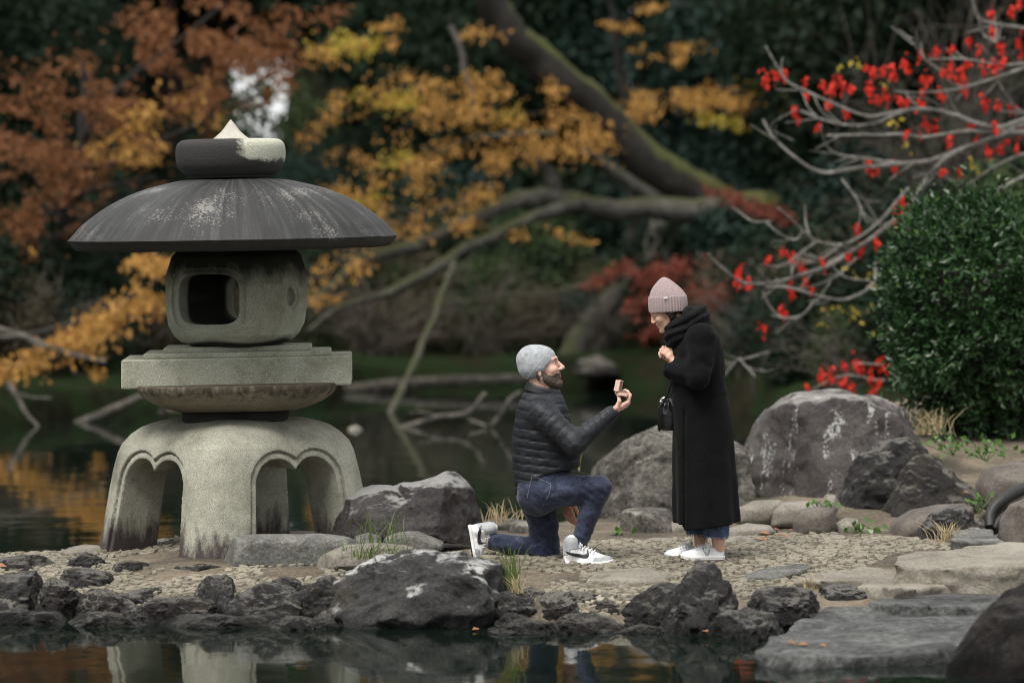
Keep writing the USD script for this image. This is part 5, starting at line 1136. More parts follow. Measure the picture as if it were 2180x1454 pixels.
ank_n, ank_f = q(1531, 1168, -.08), q(1492, 1166, .07)
def f_wbody(p):
    d = loft(p, cz_c, cc_c, np.full(len(cz_c), MD + .01), ca_c * .78 - .008, cb_c * .72, 2.2)
    d = smax(d, HC - (1010 - HY) * sx - p[:, 2], .02)
    d = smin(d, cap(p, wneck, q(1488, 740), .05, .08), .03)
    for a, b, c in ((wsh, wel, hW1), (vsh, vel, hW2)): d = smin(d, smin(cap(p, a, b, .048, .036), cap(p, b, c, .036, .023), .02), .03)
    for a, b in ((q(1512, 980, -.08), ank_n), (q(1490, 980, .08), ank_f)): d = smin(d, cap(p, a, b, .068, .036), .03)
    return d
lo, hi = bounds([hW1, hW2, ank_n, ank_f, wel, vel, q(1550, 690, -.2), q(1440, 690, .2)], 0.09)
wbody = obj('body', fuse([sdf(f_wbody, lo, hi, 0.0115, 1.3), whead, wh_n, wh_f]), m_skin_wom, wom, smooth=60)
wp = lambda f, lo, hi, h, lip=1.3: local_part(f, lo, hi, h, WC, WR, WS, lip)
obj('hair', wp(lambda p: smax(np.maximum(head_sdf(p, False) - 0.007, -(head_sdf(p, False) + 0.006)), np.maximum(np.maximum(p[:, 0] - 0.012 - 0.35 * np.maximum(p[:, 2], -0.02), -0.075 - p[:, 2]), p[:, 2] - 0.06), .004) + 0.004 * np.sin(p[:, 2] * 900), HEADBOX[0], HEADBOX[1], 0.003), m_hair, wbody, smooth=50)
for s in (-1, 1):
    obj('eyebrow', place(tube(spline([(0.0865, s * 0.015, 0.030), (0.086, s * 0.028, 0.034), (0.077, s * 0.045, 0.031)], 8), [0.0012, .0022, .0026, .0026, .0026, .0022, .002, .0012], 6), WC, WR, WS), m_hair, wbody, smooth=50)
    eye = obj('eyelid', place(ball((0.0735, s * 0.031, 0.0105), 0.0124), WC, WR, WS), m_skin_wom, wbody, smooth=True)
    obj('eyelash', place(tube(spline([(0.0850, s * 0.021, 0.006), (0.0868, s * 0.031, 0.0035), (0.0825, s * 0.042, 0.006)], 8), 0.0016, 5), WC, WR, WS), m_hair, eye, smooth=50)
obj('lips', wp(lambda p: np.maximum(np.maximum(head_sdf(p, False) - 0.0012, -(head_sdf(p, False) + 0.004)), ell(p, (0.092, 0, -0.059), (0.02, 0.020, 0.0125))), HEADBOX[0], HEADBOX[1], 0.0024), m_lips_w, wbody, smooth=50)
# ribbed beanie with a deep turned-up cuff
def rib_surface(rows, ribs, amp, n=264):
    rows = np.array(rows, float); a = np.arange(n) / n * 2 * math.pi
    R = rows[:, 1:2] * (1 + 0 * a) + amp * np.minimum(rows[:, 1:2] / 0.06, 1) * np.abs(np.cos(a * ribs / 2))[None]
    v = np.stack([R * np.cos(a) * 1.10 + rows[:, 2:3], R * np.sin(a) * 0.94, rows[:, :1] + 0 * a[None]], -1).reshape(-1, 3)
    i, j = np.meshgrid(np.arange(len(rows) - 1), np.arange(n), indexing='ij')
    qd = np.stack([i * n + j, i * n + (j + 1) % n, (i + 1) * n + (j + 1) % n, (i + 1) * n + j], -1).reshape(-1, 4)
    return v, np.vstack([qd[:, [0, 1, 2]], qd[:, [0, 2, 3]]])
HR = basis((-0.998, -0.05, -0.06), (-0.06, 0, 0.998)); HO = q(1423, 664, 0.02)
crown = [(0.085, 0.089, 0.0), (0.098, 0.088, 0.0), (0.116, 0.080, 0.003), (0.136, 0.068, 0.006), (0.156, 0.053, 0.009), (0.174, 0.038, 0.011), (0.190, 0.024, 0.013), (0.199, 0.011, 0.014), (0.202, 0.001, 0.014)]
cs = np.array(crown); tt = np.linspace(0, 1, 30); crown = np.stack([np.interp(tt, np.linspace(0, 1, len(cs)), cs[:, k]) for k in range(3)], 1)
whp = rib_surface(crown, 38, 0.0075)
pinkhat = obj('beanie', place(whp, HO, HR), m_pink, wom, smooth=60)
cuffr = [(0.010, 0.080, 0), (0.003, 0.087, 0), (0.002, 0.093, 0), (0.010, 0.096, 0), (0.05, 0.0975, 0), (0.084, 0.095, 0), (0.094, 0.092, 0), (0.096, 0.086, 0)]
obj('cuff', place(rib_surface(cuffr, 38, 0.0075), HO, HR), m_pink, pinkhat, smooth=60)
obj('tag', place(boxm((0.02, 0.099, 0.085), np.eye(3), 0.022, 0.004, 0.009), HO, HR), m_tagw, pinkhat)

# the handbag hanging at her front
bag = thing('handbag', 'small black leather bucket bag with tassel hanging on a strap before the woman', 'handbag', tuple(q(1416, 918, .02)))
def f_bag(p):
    zs = np.array([HC - (y - HY) * sx for y in (916, 905, 880, 862, 852)]); 
    d = loft(p, zs, np.array([(x - CX) * sx for x in (1423, 1423, 1422, 1423, 1424)]), np.full(5, MD + .03), np.array([.042, .050, .053, .047, .040]), np.array([.07, .08, .08, .07, .055]), 2.6)
    return d * 0.8 + 0.006 * np.sin(np.arctan2(p[:, 1] - MD - .03, p[:, 0] - (1418 - CX) * sx) * 10) * np.clip((p[:, 2] - (HC - (880 - HY) * sx)) / .06, 0, 1)
lo, hi = bounds([q(1400, 920, -.06), q(1440, 848, .13)], 0.03)
bagp = obj('bag_body', sdf(f_bag, lo, hi, 0.005, 1.4), m_leather, bag, smooth=60)
st = spline([q(1409, 866, -.035), q(1418, 846, -.05), q(1425, 826, -.06), q(1433, 806, -.10)], 16)
obj('strap', tube(st, 0.007, 8), m_leather, bag, smooth=60)
obj('strap', tube(spline([q(1430, 862, .05), q(1431, 840, .03), q(1434, 808, -.04)], 12), 0.006, 8), m_leather, bag, smooth=60)
obj('clasp', cat_mesh([tube(spline([q(1405, 856, -.05), q(1409, 849, -.056), q(1415, 846, -.055)], 8), 0.005, 8), ball(q(1407, 855, -.055), 0.009)]), m_metal, bag, smooth=60)
ts = [tube(spline([q(1409, 858, -.05), q(1402, 875, -.056), q(1401 + k * 1.6, 918 - abs(k - 2) * 2, -.05 + .006 * (k % 3))], 8), [.006, .005, .004, .004, .004, .004, .004, .003], 6) for k in range(6)]
obj('tassel', cat_mesh(ts), m_leather, bag, smooth=60)

# ------------------------------------------------------------------ plants
def unit(v): return v / np.maximum(np.linalg.norm(v, axis=-1, keepdims=True), 1e-9)
def leaf_mesh(C, L, along, nrm, wr=0.55, fold=0.18, rg=None):
    """Pointed leaves, two folded triangles each."""
    along = unit(along); nrm = nrm - along * (nrm * along).sum(1, keepdims=True); nrm = unit(nrm); side = np.cross(nrm, along)
    L = np.asarray(L)[:, None]; W = L * wr * 0.5
    base, tip = C, C + along * L
    mid = C + along * L * 0.45 + nrm * L * fold * 0.5
    v = np.stack([base, mid + side * W, tip, mid - side * W], 1).reshape(-1, 3)
    i = np.arange(len(C)) * 4
    return v, np.stack([np.stack([i, i + 1, i + 2], 1), np.stack([i, i + 2, i + 3], 1)], 1).reshape(-1, 3)
def bark(name, c, mossc=None, scale=9.0):
    return stone(name, [tuple(np.array(c) * k) for k in (0.45, 0.9, 1.5)], scale=scale, grain=40, rough=0.95, bump=0.03, bscale=10, moss=(mossc, 0.5, 1.6, 0.35) if mossc else None)
m_bark_moss = stone('mossy_bark', [(0.011, 0.0095, 0.008), (0.023, 0.020, 0.016), (0.038, 0.033, 0.027)], scale=4.0, grain=40, rough=0.95, bump=0.03, bscale=10, moss=((0.060, 0.068, 0.012), 0.56, 1.6, 0.62))
m_bark_dark = bark('dark_bark', (0.022, 0.019, 0.016))
m_bark_pale = bark('pale_grey_bark', (0.135, 0.128, 0.11))
m_bark_grey = bark('grey_lichen_bark', (0.085, 0.08, 0.067), (0.05, 0.054, 0.018), 5.0)
m_twig = bark('brown_grey_twigs', (0.095, 0.080, 0.064))
m_pale2 = bark('pale_smooth_bark', (0.24, 0.23, 0.205))
m_dead = bark('bleached_dead_wood', (0.125, 0.113, 0.094))
m_yellow = leafmat('yellow_orange_leaves', [(0.42, 0.225, 0.058), (0.36, 0.21, 0.055), (0.48, 0.285, 0.095), (0.22, 0.12, 0.032), (0.38, 0.165, 0.05), (0.31, 0.23, 0.05), (0.50, 0.30, 0.12), (0.16, 0.09, 0.03)], 0.7, 0.3, 0.25)
m_yellow_g = leafmat('yellow_green_leaves', [(0.42, 0.32, 0.04), (0.30, 0.28, 0.04), (0.50, 0.30, 0.04), (0.22, 0.22, 0.035)], 0.6, 0.35)
m_rust = leafmat('rust_brown_leaves', [(0.17, 0.070, 0.027), (0.22, 0.098, 0.034), (0.10, 0.045, 0.024), (0.25, 0.12, 0.04), (0.14, 0.066, 0.036), (0.26, 0.15, 0.075), (0.075, 0.038, 0.022)], 0.75, 0.25, 0.25)
m_redmaple = leafmat('red_maple_leaves', [(0.17, 0.042, 0.026), (0.22, 0.065, 0.038), (0.12, 0.030, 0.02), (0.21, 0.08, 0.042)], 0.7, 0.3, 0.25)
m_ever = leafmat('dark_evergreen_leaves', [(0.010, 0.021, 0.010), (0.018, 0.038, 0.015), (0.012, 0.028, 0.014), (0.030, 0.052, 0.018), (0.008, 0.014, 0.008), (0.035, 0.045, 0.018)], 0.65, 0.15, 0.15)
m_teal = leafmat('blue_green_leaves', [(0.010, 0.026, 0.019), (0.020, 0.050, 0.037), (0.012, 0.032, 0.022), (0.035, 0.075, 0.055)], 0.55, 0.1, 0.2)
m_brush = leafmat('brown_brush_leaves', [(0.07, 0.058, 0.036), (0.12, 0.09, 0.055), (0.045, 0.05, 0.026), (0.08, 0.09, 0.04), (0.17, 0.135, 0.085), (0.05, 0.075, 0.03)], 0.8, 0.15, 0.2)
m_olive = leafmat('olive_leaves', [(0.040, 0.060, 0.022), (0.075, 0.095, 0.032), (0.026, 0.046, 0.018), (0.13, 0.125, 0.04), (0.03, 0.07, 0.03)], 0.7, 0.2, 0.2)
m_bush = leafmat('glossy_bush_leaves', [(0.018, 0.048, 0.014), (0.031, 0.078, 0.020), (0.012, 0.032, 0.012), (0.056, 0.112, 0.026), (0.022, 0.060, 0.018), (0.015, 0.040, 0.016), (0.05, 0.06, 0.02)], 0.38, 0.08, 0.35)
m_bright_green = leafmat('bright_green_leaves', [(0.065, 0.13, 0.024), (0.10, 0.15, 0.025), (0.05, 0.10, 0.022)], 0.35, 0.25, 0.5)
m_red = leafmat('red_seed_clusters', [(0.60, 0.032, 0.018), (0.68, 0.060, 0.026), (0.50, 0.022, 0.016), (0.66, 0.095, 0.035)], 0.6, 0.25, 0.25)
m_grass = leafmat('grass_blades', [(0.10, 0.15, 0.035), (0.16, 0.19, 0.05), (0.08, 0.12, 0.03)], 0.5, 0.3)
m_straw = leafmat('dry_grass_blades', [(0.42, 0.34, 0.20), (0.34, 0.26, 0.14), (0.50, 0.42, 0.26)], 0.7, 0.3)
m_litter = leafmat('dead_leaves', [(0.28, 0.135, 0.065), (0.17, 0.085, 0.045), (0.36, 0.20, 0.11)], 0.6, 0.2)

def pathpx(pts, D0, D1=None, n=None, wob=0.0, seed=0):
    D1 = D0 if D1 is None else D1
    s = spline(np.array(pts, float), n or max(6, 5 * len(pts)))
    p = np.array([P(x, y, d) for (x, y), d in zip(s, np.linspace(D0, D1, len(s)))])
    if wob: p = p + wob * (np.stack([fbm(p * 2 + 9 * k, 3, seed + k) for k in range(3)], 1) - 0.5)
    return p
def limb(name, pts, D0, D1, r0, r1, m, parent, sides=10, wob=0.1, seed=1, n=None, **kw):
    p = pathpx(pts, D0, D1, n, wob, seed); r = np.linspace(r0, r1, len(p)) * D0 / FPX
    r = r * (0.85 + 0.3 * fbm(p * 3, 2, seed))
    return obj(name, tube(p, r, sides, True, 0.06, seed), m, parent, smooth=50, **kw)
def hanging(C, rg, size, droop=0.6, wr=0.6):
    n = len(C); a = rg.normal(size=(n, 3)); a[:, 2] -= droop * 2.2
    nr = rg.normal(size=(n, 3)); nr[:, 1] -= 0.8; nr[:, 2] += 0.5
    return leaf_mesh(C, size * rg.uniform(0.65, 1.25, n), a, nr, wr)
def spray(pts, th, D, rg, size=0.075, dens=1.0, dd=0.35, droop=0.6):
    """Leaves along a twig: points given in photo pixels, th the half height of the leafy band."""
    s = spline(np.array(pts, float), 60) if len(pts) > 1 else np.repeat(np.array(pts, float), 60, 0)
    seg = np.linalg.norm(np.diff(s, axis=0), axis=1).sum() + th
    ppm = FPX / D; N = int(dens * 2.2 * (seg / ppm) * (2 * th / ppm) / (size * size * 0.3))
    k = rg.integers(0, len(s), N); off = rg.normal(size=(N, 2)) * np.array([th * 0.55, th * 0.48])
    nz = fbm(np.column_stack([s[k] / 38.0, np.zeros(N)]) + off[:, [0, 1, 1]] / 60.0, 2, int(D * 7) % 30)
    keep = rg.random(N) < np.clip((nz - 0.30) * 4.2, 0.05, 1)
    k, off = k[keep], off[keep]
    d = D + rg.normal(size=len(k)) * dd
    C = np.stack([(s[k, 0] + off[:, 0] - CX) * d / FPX, d, HC - (s[k, 1] + off[:, 1] - HY) * d / FPX], 1)
    return hanging(C, rg, size, droop)

# ---- old leaning tree over the pond
lean = thing('leaning_tree', 'old mossy tree leaning left over the pond with low spreading limbs and yellow leaves', 'tree', (*P(1800, 560, 46)[:2], 0.3))
limb('trunk', [(1000, -160), (1040, -20), (1080, 60), (1150, 125), (1240, 215), (1330, 300), (1430, 380), (1540, 440), (1660, 480), (1800, 560), (1880, 700)], 44.5, 46.5, 30, 56, m_bark_moss, lean, 16, 0.25, 3, 60)
limb('limb', [(1690, 500), (1600, 455), (1500, 448), (1400, 445), (1300, 452), (1200, 425), (1130, 418), (1050, 452), (950, 492), (850, 535), (765, 560), (700, 612), (645, 668)], 46, 42.5, 30, 8, m_bark_grey, lean, 12, 0.15, 5, 60)
limb('limb', [(1470, 445), (1400, 430), (1345, 392), (1285, 350), (1240, 318)], 45.8, 45, 22, 9, m_bark_grey, lean, 10, 0.1, 7)
limb('limb', [(1230, 432), (1150, 458), (1050, 502), (950, 556), (880, 597), (820, 627)], 44.5, 42.5, 15, 9, m_bark_grey, lean, 10, 0.1, 9)
limb('branch', [(835, 620), (770, 640), (715, 662), (655, 705)], 42.5, 42, 8, 4, m_bark_grey, lean, 7, 0.1, 11)
limb('branch', [(1172, 420), (1168, 385), (1152, 348), (1160, 320)], 44.5, 44.3, 22, 8, m_bark_grey, lean, 8, 0.1, 13)
limb('branch', [(1000, 430), (900, 455), (830, 440), (740, 420)], 44, 43.6, 6, 3, m_bark_grey, lean, 6, 0.1, 15)
limb('branch', [(960, 60), (985, 110), (990, 160), (1005, 200), (1010, 260)], 44, 44, 7, 4, m_bark_pale, lean, 6, 0.1, 17)
limb('branch', [(965, 558), (935, 640), (905, 710), (880, 770), (850, 840), (822, 905)], 42.8, 40.2, 6, 8, m_bark_grey, lean, 8, 0.08, 19)
limb('branch', [(860, 360), (930, 330), (1010, 290), (1090, 285), (1180, 280)], 43.6, 44.2, 3, 5, m_bark_grey, lean, 6, 0.08, 21)
yb = [([(700, 330), (780, 338), (860, 350), (930, 345)], 20, 43.4), ([(830, 290), (900, 252), (980, 236), (1010, 230)], 30, 43.6), ([(900, 345), (960, 310), (1020, 300), (1060, 345)], 26, 43.8), ([(1040, 345), (1120, 322), (1200, 315), (1300, 308)], 30, 44.2),
      ([(1030, 252), (1100, 242), (1180, 245), (1250, 265), (1285, 300)], 30, 44.4), ([(780, 215), (840, 190), (900, 180), (965, 200)], 34, 43.5), ([(990, 162), (1060, 165)], 18, 44.0), ([(995, 195), (1090, 200)], 18, 44.0), ([(985, 76), (1040, 66), (1095, 70)], 14, 44.0),
      ([(650, 110), (720, 115), (775, 98)], 22, 43.2), ([(795, 60), (850, 45)], 16, 43.6), ([(825, 105), (852, 60)], 16, 43.6), ([(715, 400), (780, 440), (850, 452)], 30, 43.0), ([(760, 395), (830, 372)], 18, 43.1), ([(880, 400), (940, 380)], 22, 43.4), ([(960, 445), (1050, 405)], 26, 43.8),
      ([(890, 500), (960, 480), (1010, 480)], 20, 43.4), ([(1180, 492), (1245, 512)], 13, 44.0), ([(1085, 500), (1160, 488)], 15, 43.8), ([(1150, 182), (1190, 196)], 20, 44.2), ([(860, 342), (920, 392)], 18, 43.4), ([(640, 300), (700, 250), (720, 200)], 18, 43.0),
      ([(680, 600), (720, 560), (780, 570)], 26, 42.2), ([(660, 640), (730, 625)], 16, 42.0), ([(1030, 300), (1100, 290), (1180, 285)], 26, 44.3), ([(850, 230), (930, 215)], 22, 43.6), ([(940, 415), (900, 460), (860, 500)], 16, 43.5), ([(720, 480), (800, 500)], 20, 42.8)]
rg = np.random.default_rng(5)
for pts, th, D in yb:
    obj('leaf_spray', spray(pts, th * 1.1, D, rg, 0.060, 0.64), m_yellow, lean, kind='stuff')
    if len(pts) > 2: limb('twig', pts, D + .05, D, 2.2, 1.2, m_bark_dark, lean, 5, 0.05, 3)
for pts, th, D in [([(660, 100), (790, 90)], 30, 43.6), ([(760, 200), (840, 215), (900, 205)], 24, 43.9), ([(820, 340), (880, 330)], 24, 43.9), ([(700, 440), (800, 430)], 30, 43.4), ([(1060, 240), (1120, 245)], 18, 44.6)]:
    obj('leaf_spray', spray(pts, th, D, rg, 0.07, 0.7), m_yellow_g, lean, kind='stuff')

# ---- slender yellow tree right of the leaning trunk
yel = thing('yellow_leaf_tree', 'slender yellow-leaved tree behind the leaning trunk, upper right of centre', 'tree', (*P(1340, 640, 48)[:2], 0.4))
limb('trunk', [(1292, -60), (1302, 20), (1312, 90), (1320, 150), (1335, 225), (1350, 330), (1345, 640)], 47.5, 48, 5, 14, m_bark_dark, yel, 7, 0.1, 4)
for pts, th, D in [([(1335, 222), (1420, 205), (1500, 208), (1595, 216)], 28, 47.2), ([(1330, 252), (1400, 228)], 22, 47.3), ([(1358, 100), (1395, 128)], 14, 47.2), ([(1425, 100), (1510, 100)], 16, 47.4), ([(1275, 48), (1365, 60)], 10, 47.2), ([(1360, 20), (1420, 10)], 10, 47.4), ([(1440, 130), (1480, 100)], 12, 47.4)]:
    obj('leaf_spray', spray(pts, th, D, rg, 0.075, 1.0), m_yellow, yel, kind='stuff')
for pts, th, D in [([(1480, 250), (1595, 262)], 18, 47.4), ([(1600, 180), (1680, 200), (1700, 260)], 30, 48.2), ([(1650, 20), (1740, 40)], 26, 48.0), ([(1790, 150), (1850, 160)], 20, 47.6)]:
    obj('leaf_spray', spray(pts, th, D, rg, 0.075, 0.8), m_yellow_g, yel, kind='stuff')

# ---- rust-brown tree at the upper left
rust = thing('rust_leaf_tree', 'tree with rust-brown autumn leaves filling the upper left behind the lantern', 'tree', (*P(120, 800, 42.5)[:2], 0.3))
limb('trunk', [(172, 120), (180, 250), (168, 360), (140, 480), (100, 640), (90, 800)], 42.6, 42.6, 9, 26, m_bark_dark, rust, 9, 0.12, 31)
for k, (pts, r0, r1) in enumerate([([(168, 360), (280, 340), (400, 270), (560, 200)], 10, 4), ([(150, 460), (60, 360), (-20, 250)], 9, 4), ([(172, 300), (260, 180), (380, 90), (480, 10)], 8, 4), ([(250, 215), (265, 285), (330, 330)], 6, 3), ([(0, 540), (90, 470), (180, 410), (330, 380)], 9, 5), ([(20, 590), (120, 505), (260, 420)], 7, 4), ([(470, 150), (500, 220), (560, 260)], 4, 3), ([(530, 190), (600, 150), (640, 90)], 4, 2)]):
    limb('branch', pts, 42.4, 42.0, r0, r1, m_bark_dark, rust, 7, 0.12, 33 + k)
def blob(cx, cy, rx, ry, D, rg, size, dens, mfreq=55.0, cut=0.40):
    ppm = FPX / D; N = int(dens * 2.4 * math.pi * rx * ry / ppm ** 2 / (size * size * 0.3))
    a = rg.uniform(0, 2 * math.pi, N); r = np.sqrt(rg.random(N)) * (1 + 0.25 * rg.normal(size=N) * 0.6)
    x, y = cx + rx * r * np.cos(a), cy + ry * r * np.sin(a)
    nz = fbm(np.stack([x / mfreq, y / mfreq * 1.25, 0 * x], -1), 3, 17)
    k = rg.random(N) < np.clip((nz - cut) * 6, 0.03, 1); x, y = x[k], y[k]
    d = D + rg.normal(size=len(x)) * 0.45
    return hanging(np.stack([(x - CX) * d / FPX, d, HC - (y - HY) * d / FPX], 1), rg, size, 0.5)
for c in [(150, 260, 190, 120), (300, 170, 210, 110), (60, 380, 130, 130), (430, 150, 160, 100), (330, 60, 110, 80), (210, 350, 140, 80), (520, 150, 130, 70), (-60, 260, 120, 150), (40, 520, 90, 60), (560, 40, 90, 50), (420, 40, 100, 60), (480, 110, 80, 50), (560, 110, 70, 40), (460, 200, 50, 20), (590, 170, 60, 25), (250, 420, 110, 50), (120, 470, 110, 60), (690, 20, 60, 30), (360, 250, 130, 60), (20, 660, 70, 45)]:
    obj('leaf_clump', blob(*c, 42.0 + rg.normal() * 0.4, rg, 0.064, 0.52), m_rust, rust, kind='stuff')
obj('leaf_clump', blob(570, 225, 150, 75, 43.5, rg, 0.065, 1.1, 40, 0.38), m_olive, rust, kind='stuff')
for c in [(280, 250, 60, 45), (300, 320, 60, 30), (210, 310, 50, 30), (260, 330, 50, 25), (390, 190, 70, 25), (420, 250, 50, 30)]:
    obj('leaf_clump', blob(*c, 41.7, rg, 0.072, 0.8, 40), m_yellow, rust, kind='stuff')

# ---- yellow branch over the water at the left
yl = thing('yellow_bough_tree', 'low boughs of drooping yellow leaves hanging over the pond left of the lantern', 'tree', (*P(-420, 800, 39.5)[:2], 0.2))
limb('trunk', [(-420, 900), (-400, 760), (-340, 640), (-260, 560)], 40, 40, 30, 18, m_bark_dark, yl, 8, 0.1, 51)
limb('branch', [(-330, 640), (-180, 700), (0, 720), (150, 690), (300, 620), (380, 570)], 40, 39, 14, 3, m_bark_dark, yl, 7, 0.1, 52)
limb('branch', [(-300, 620), (-150, 760), (0, 790), (120, 760), (230, 730)], 40, 38.8, 11, 3, m_bark_dark, yl, 7, 0.1, 53)
for pts, th in [([(300, 560), (350, 575)], 20), ([(290, 615), (345, 655)], 26), ([(250, 625), (300, 600)], 20), ([(150, 702), (220, 680), (300, 668)], 34), ([(60, 760), (160, 730), (245, 715)], 36), ([(-60, 800), (0, 792), (75, 768)], 36), ([(190, 690), (260, 650), (320, 640)], 26), ([(270, 560), (320, 545), (365, 545)], 16), ([(190, 780), (215, 800)], 14), ([(60, 530), (80, 540)], 9), ([(340, 560), (370, 540)], 18), ([(300, 690), (330, 670)], 14), ([(-160, 780), (-60, 760)], 36)]:
    obj('leaf_spray', spray(pts, th, 39.0 + rg.normal() * 0.15, rg, 0.068, 1.0, 0.3, 0.9), m_yellow, yl, kind='stuff')

# ---- red maple behind the woman
rm = thing('red_maple', 'low red-leaved maple shrub just behind the head of the woman', 'tree', (*P(1450, 830, 43)[:2], 0.3))
limb('trunk', [(1440, 830), (1430, 740), (1440, 660), (1430, 580), (1420, 540)], 43, 43, 12, 5, m_bark_dark, rm, 8, 0.1, 61)
for pts, th in [([(1255, 605), (1340, 562)], 15), ([(1370, 600), (1430, 575), (1490, 558)], 28), ([(1330, 665), (1400, 618)], 14), ([(1375, 712), (1420, 650), (1465, 605)], 30), ([(1480, 640), (1540, 625)], 30), ([(1500, 660), (1560, 650)], 22), ([(1340, 640), (1350, 660)], 14), ([(1560, 430), (1640, 450), (1700, 470)], 18), ([(1500, 400), (1580, 425)], 12), ([(1400, 560), (1340, 590)], 12), ([(1390, 690), (1440, 700)], 22)]:
    obj('leaf_spray', spray(pts, th, 42.8 + rg.normal() * 0.1, rg, 0.06, 1.1, 0.2, 0.4), m_redmaple, rm, kind='stuff')
# mossy slanting trunk behind the couple
sl = thing('slanting_trunk', 'mossy bare trunk slanting down to the far bank between the man and the woman', 'tree', (*P(1180, 830, 46.5)[:2], 0.3))
limb('trunk', [(1440, 400), (1400, 500), (1375, 555), (1330, 610), (1270, 680), (1225, 740), (1190, 830)], 47.5, 46.5, 20, 30, m_bark_grey, sl, 10, 0.15, 71)
limb('branch', [(1340, 600), (1290, 590), (1200, 620), (1050, 640), (930, 650)], 47, 46.5, 7, 3, m_bark_grey, sl, 6, 0.15, 73)
limb('branch', [(1300, 650), (1380, 650), (1440, 690)], 47, 46.5, 8, 4, m_bark_dark, sl, 6, 0.15, 74)

# ---- dark evergreens filling the wood
def crown_points(rg, n, r, lumps=9, shell=0.5):
    c = unit(rg.normal(size=(lumps, 3))) * r * 0.55; rr = np.array(r).min() * rg.uniform(0.42, 0.62, lumps)
    k = rg.integers(0, lumps, n); d = unit(rg.normal(size=(n, 3)))
    rad = rr[k] * np.maximum(shell + (1 - shell) * rg.random(n), 0) ** 0.7
    return c[k] + d * rad[:, None], d
def make_evergreen(name, label, cat, loc, r, n, m, size, seed, trunk_h, group=None, kind=None):
    rg = np.random.default_rng(seed); t = thing(name, label, cat, loc, group, kind)
    p, d = crown_points(rg, n, np.array(r)); p = p + np.array(loc) + np.array([0, 0, trunk_h])
    a = rg.normal(size=p.shape); a[:, 2] -= 0.4
    obj('crown', leaf_mesh(p, size * rg.uniform(.6, 1.3, n), a, d + 0.5 * rg.normal(size=d.shape), 0.5), m, t, kind='stuff')
    L = np.array(loc)
    obj('trunk', tube(np.array([L, L + [0.1, 0, trunk_h * 0.5], L + [0.0, 0.05, trunk_h + r[2] * 0.3]]), [0.06 * r[0] + .03, 0.05 * r[0] + .02, 0.02], 7), m_bark_dark, t, smooth=50)
    return t
def copy_thing(src, name, label, loc, rz, sc, group=None):
    path = '/World/' + numbered('/World', name); x = UsdGeom.Xform.Define(stage, path); pr = x.GetPrim()
    pr.GetReferences().AddInternalReference(src.GetPath())
    x.ClearXformOpOrder(); x.AddTranslateOp().Set(Gf.Vec3d(*[float(c) for c in loc])); x.AddRotateZOp().Set(rz); x.AddScaleOp().Set(Gf.Vec3f(*[float(c) for c in sc]))
    pr.SetInstanceable(True)
    return tag(pr, label, src.GetCustomDataByKey('category'), group or src.GetCustomDataByKey('group'))
def th_(x, D): return float(terrain_h(np.array([float(x)]), np.array([float(D)]))[0])
SHK = ['dark green shrub in the shaded undergrowth beyond the pond', 'blue-green shrub in the shaded undergrowth beyond the pond', 'brown leafy brush in the shaded undergrowth beyond the pond', 'olive green shrub in the shaded undergrowth beyond the pond']
SHGK = ['dark green undergrowth', 'blue-green undergrowth', 'brown undergrowth', 'olive undergrowth']
TRL, TRG = 'tall dark evergreen tree in the shaded wood behind the pond', 'evergreen trees of the wood'
rs = np.random.default_rng(99)
def spot(px, D): x = (px - CX) * D / FPX; return (x, D, th_(x, D) - 0.1)
kinds = []
for k, (m, n, size) in enumerate([(m_ever, 5200, .11), (m_teal, 4200, .11), (m_brush, 4200, .085), (m_olive, 4200, .095)]):
    px, D = [(980, 49.5), (1650, 45), (800, 48.5), (1120, 50)][k]
    kinds.append(make_evergreen('undergrowth_shrub', SHK[k], 'shrub', spot(px, D), (1.25, 1.0, 1.05), n, m, size, 200 + k, 0.75, SHGK[k]))
# (pixel, distance, kind, scale): the undergrowth along and above the far bank
shr = [(40, 42.5, 0, 1.0), (200, 44, 0, 1.0), (330, 45.5, 3, .8), (-120, 41, 0, 1.1), (430, 46.5, 0, .95), (560, 48, 2, .7), (680, 47.8, 0, .75), (880, 51, 0, 1.1), (1040, 48.5, 3, .7), (1200, 50, 1, .8), (1290, 49, 2, .7), (1370, 48.5, 0, .8),
       (1480, 46.5, 0, .9), (1560, 44.5, 2, .8), (1700, 42.5, 0, .85), (1790, 40.5, 2, .8), (1900, 39, 0, 1.0), (2040, 37.5, 0, 1.1), (2200, 36.5, 3, 1.1), (1250, 47.8, 1, .5), (1000, 47.6, 0, .55), (900, 47.2, 2, .5), (770, 47, 2, .45), (640, 46.4, 3, .5), (1130, 47.6, 2, .5),
       (1600, 48, 1, 1.1), (1750, 46, 0, 1.2), (1900, 44, 1, 1.1), (2060, 42, 0, 1.3), (2250, 41, 0, 1.3), (100, 48, 0, 1.4), (-80, 46, 0, 1.4), (330, 50, 0, 1.1), (780, 53, 0, 1.1), (960, 54, 1, 1.4), (1150, 54, 0, 1.4), (1320, 53, 0, 1.2), (1480, 52, 1, 1.3), (500, 53, 3, .85), (640, 54, 0, .8),
       (1820, 38.2, 3, .5), (1650, 41.6, 1, .6), (1500, 44.6, 1, .5), (2330, 38, 0, 1.2), (-260, 44, 0, 1.4), (1400, 47.4, 2, .45), (1560, 42.6, 3, .5), (1720, 39.6, 0, .6), (1010, 47.5, 3, .5), (1300, 48, 3, .6), (820, 48.2, 3, .6), (1420, 48.5, 2, .7), (20, 40.8, 2, .6), (150, 41.6, 0, .6), (280, 43.0, 2, .55), (400, 44.6, 0, .6), (520, 45.8, 2, .5)]
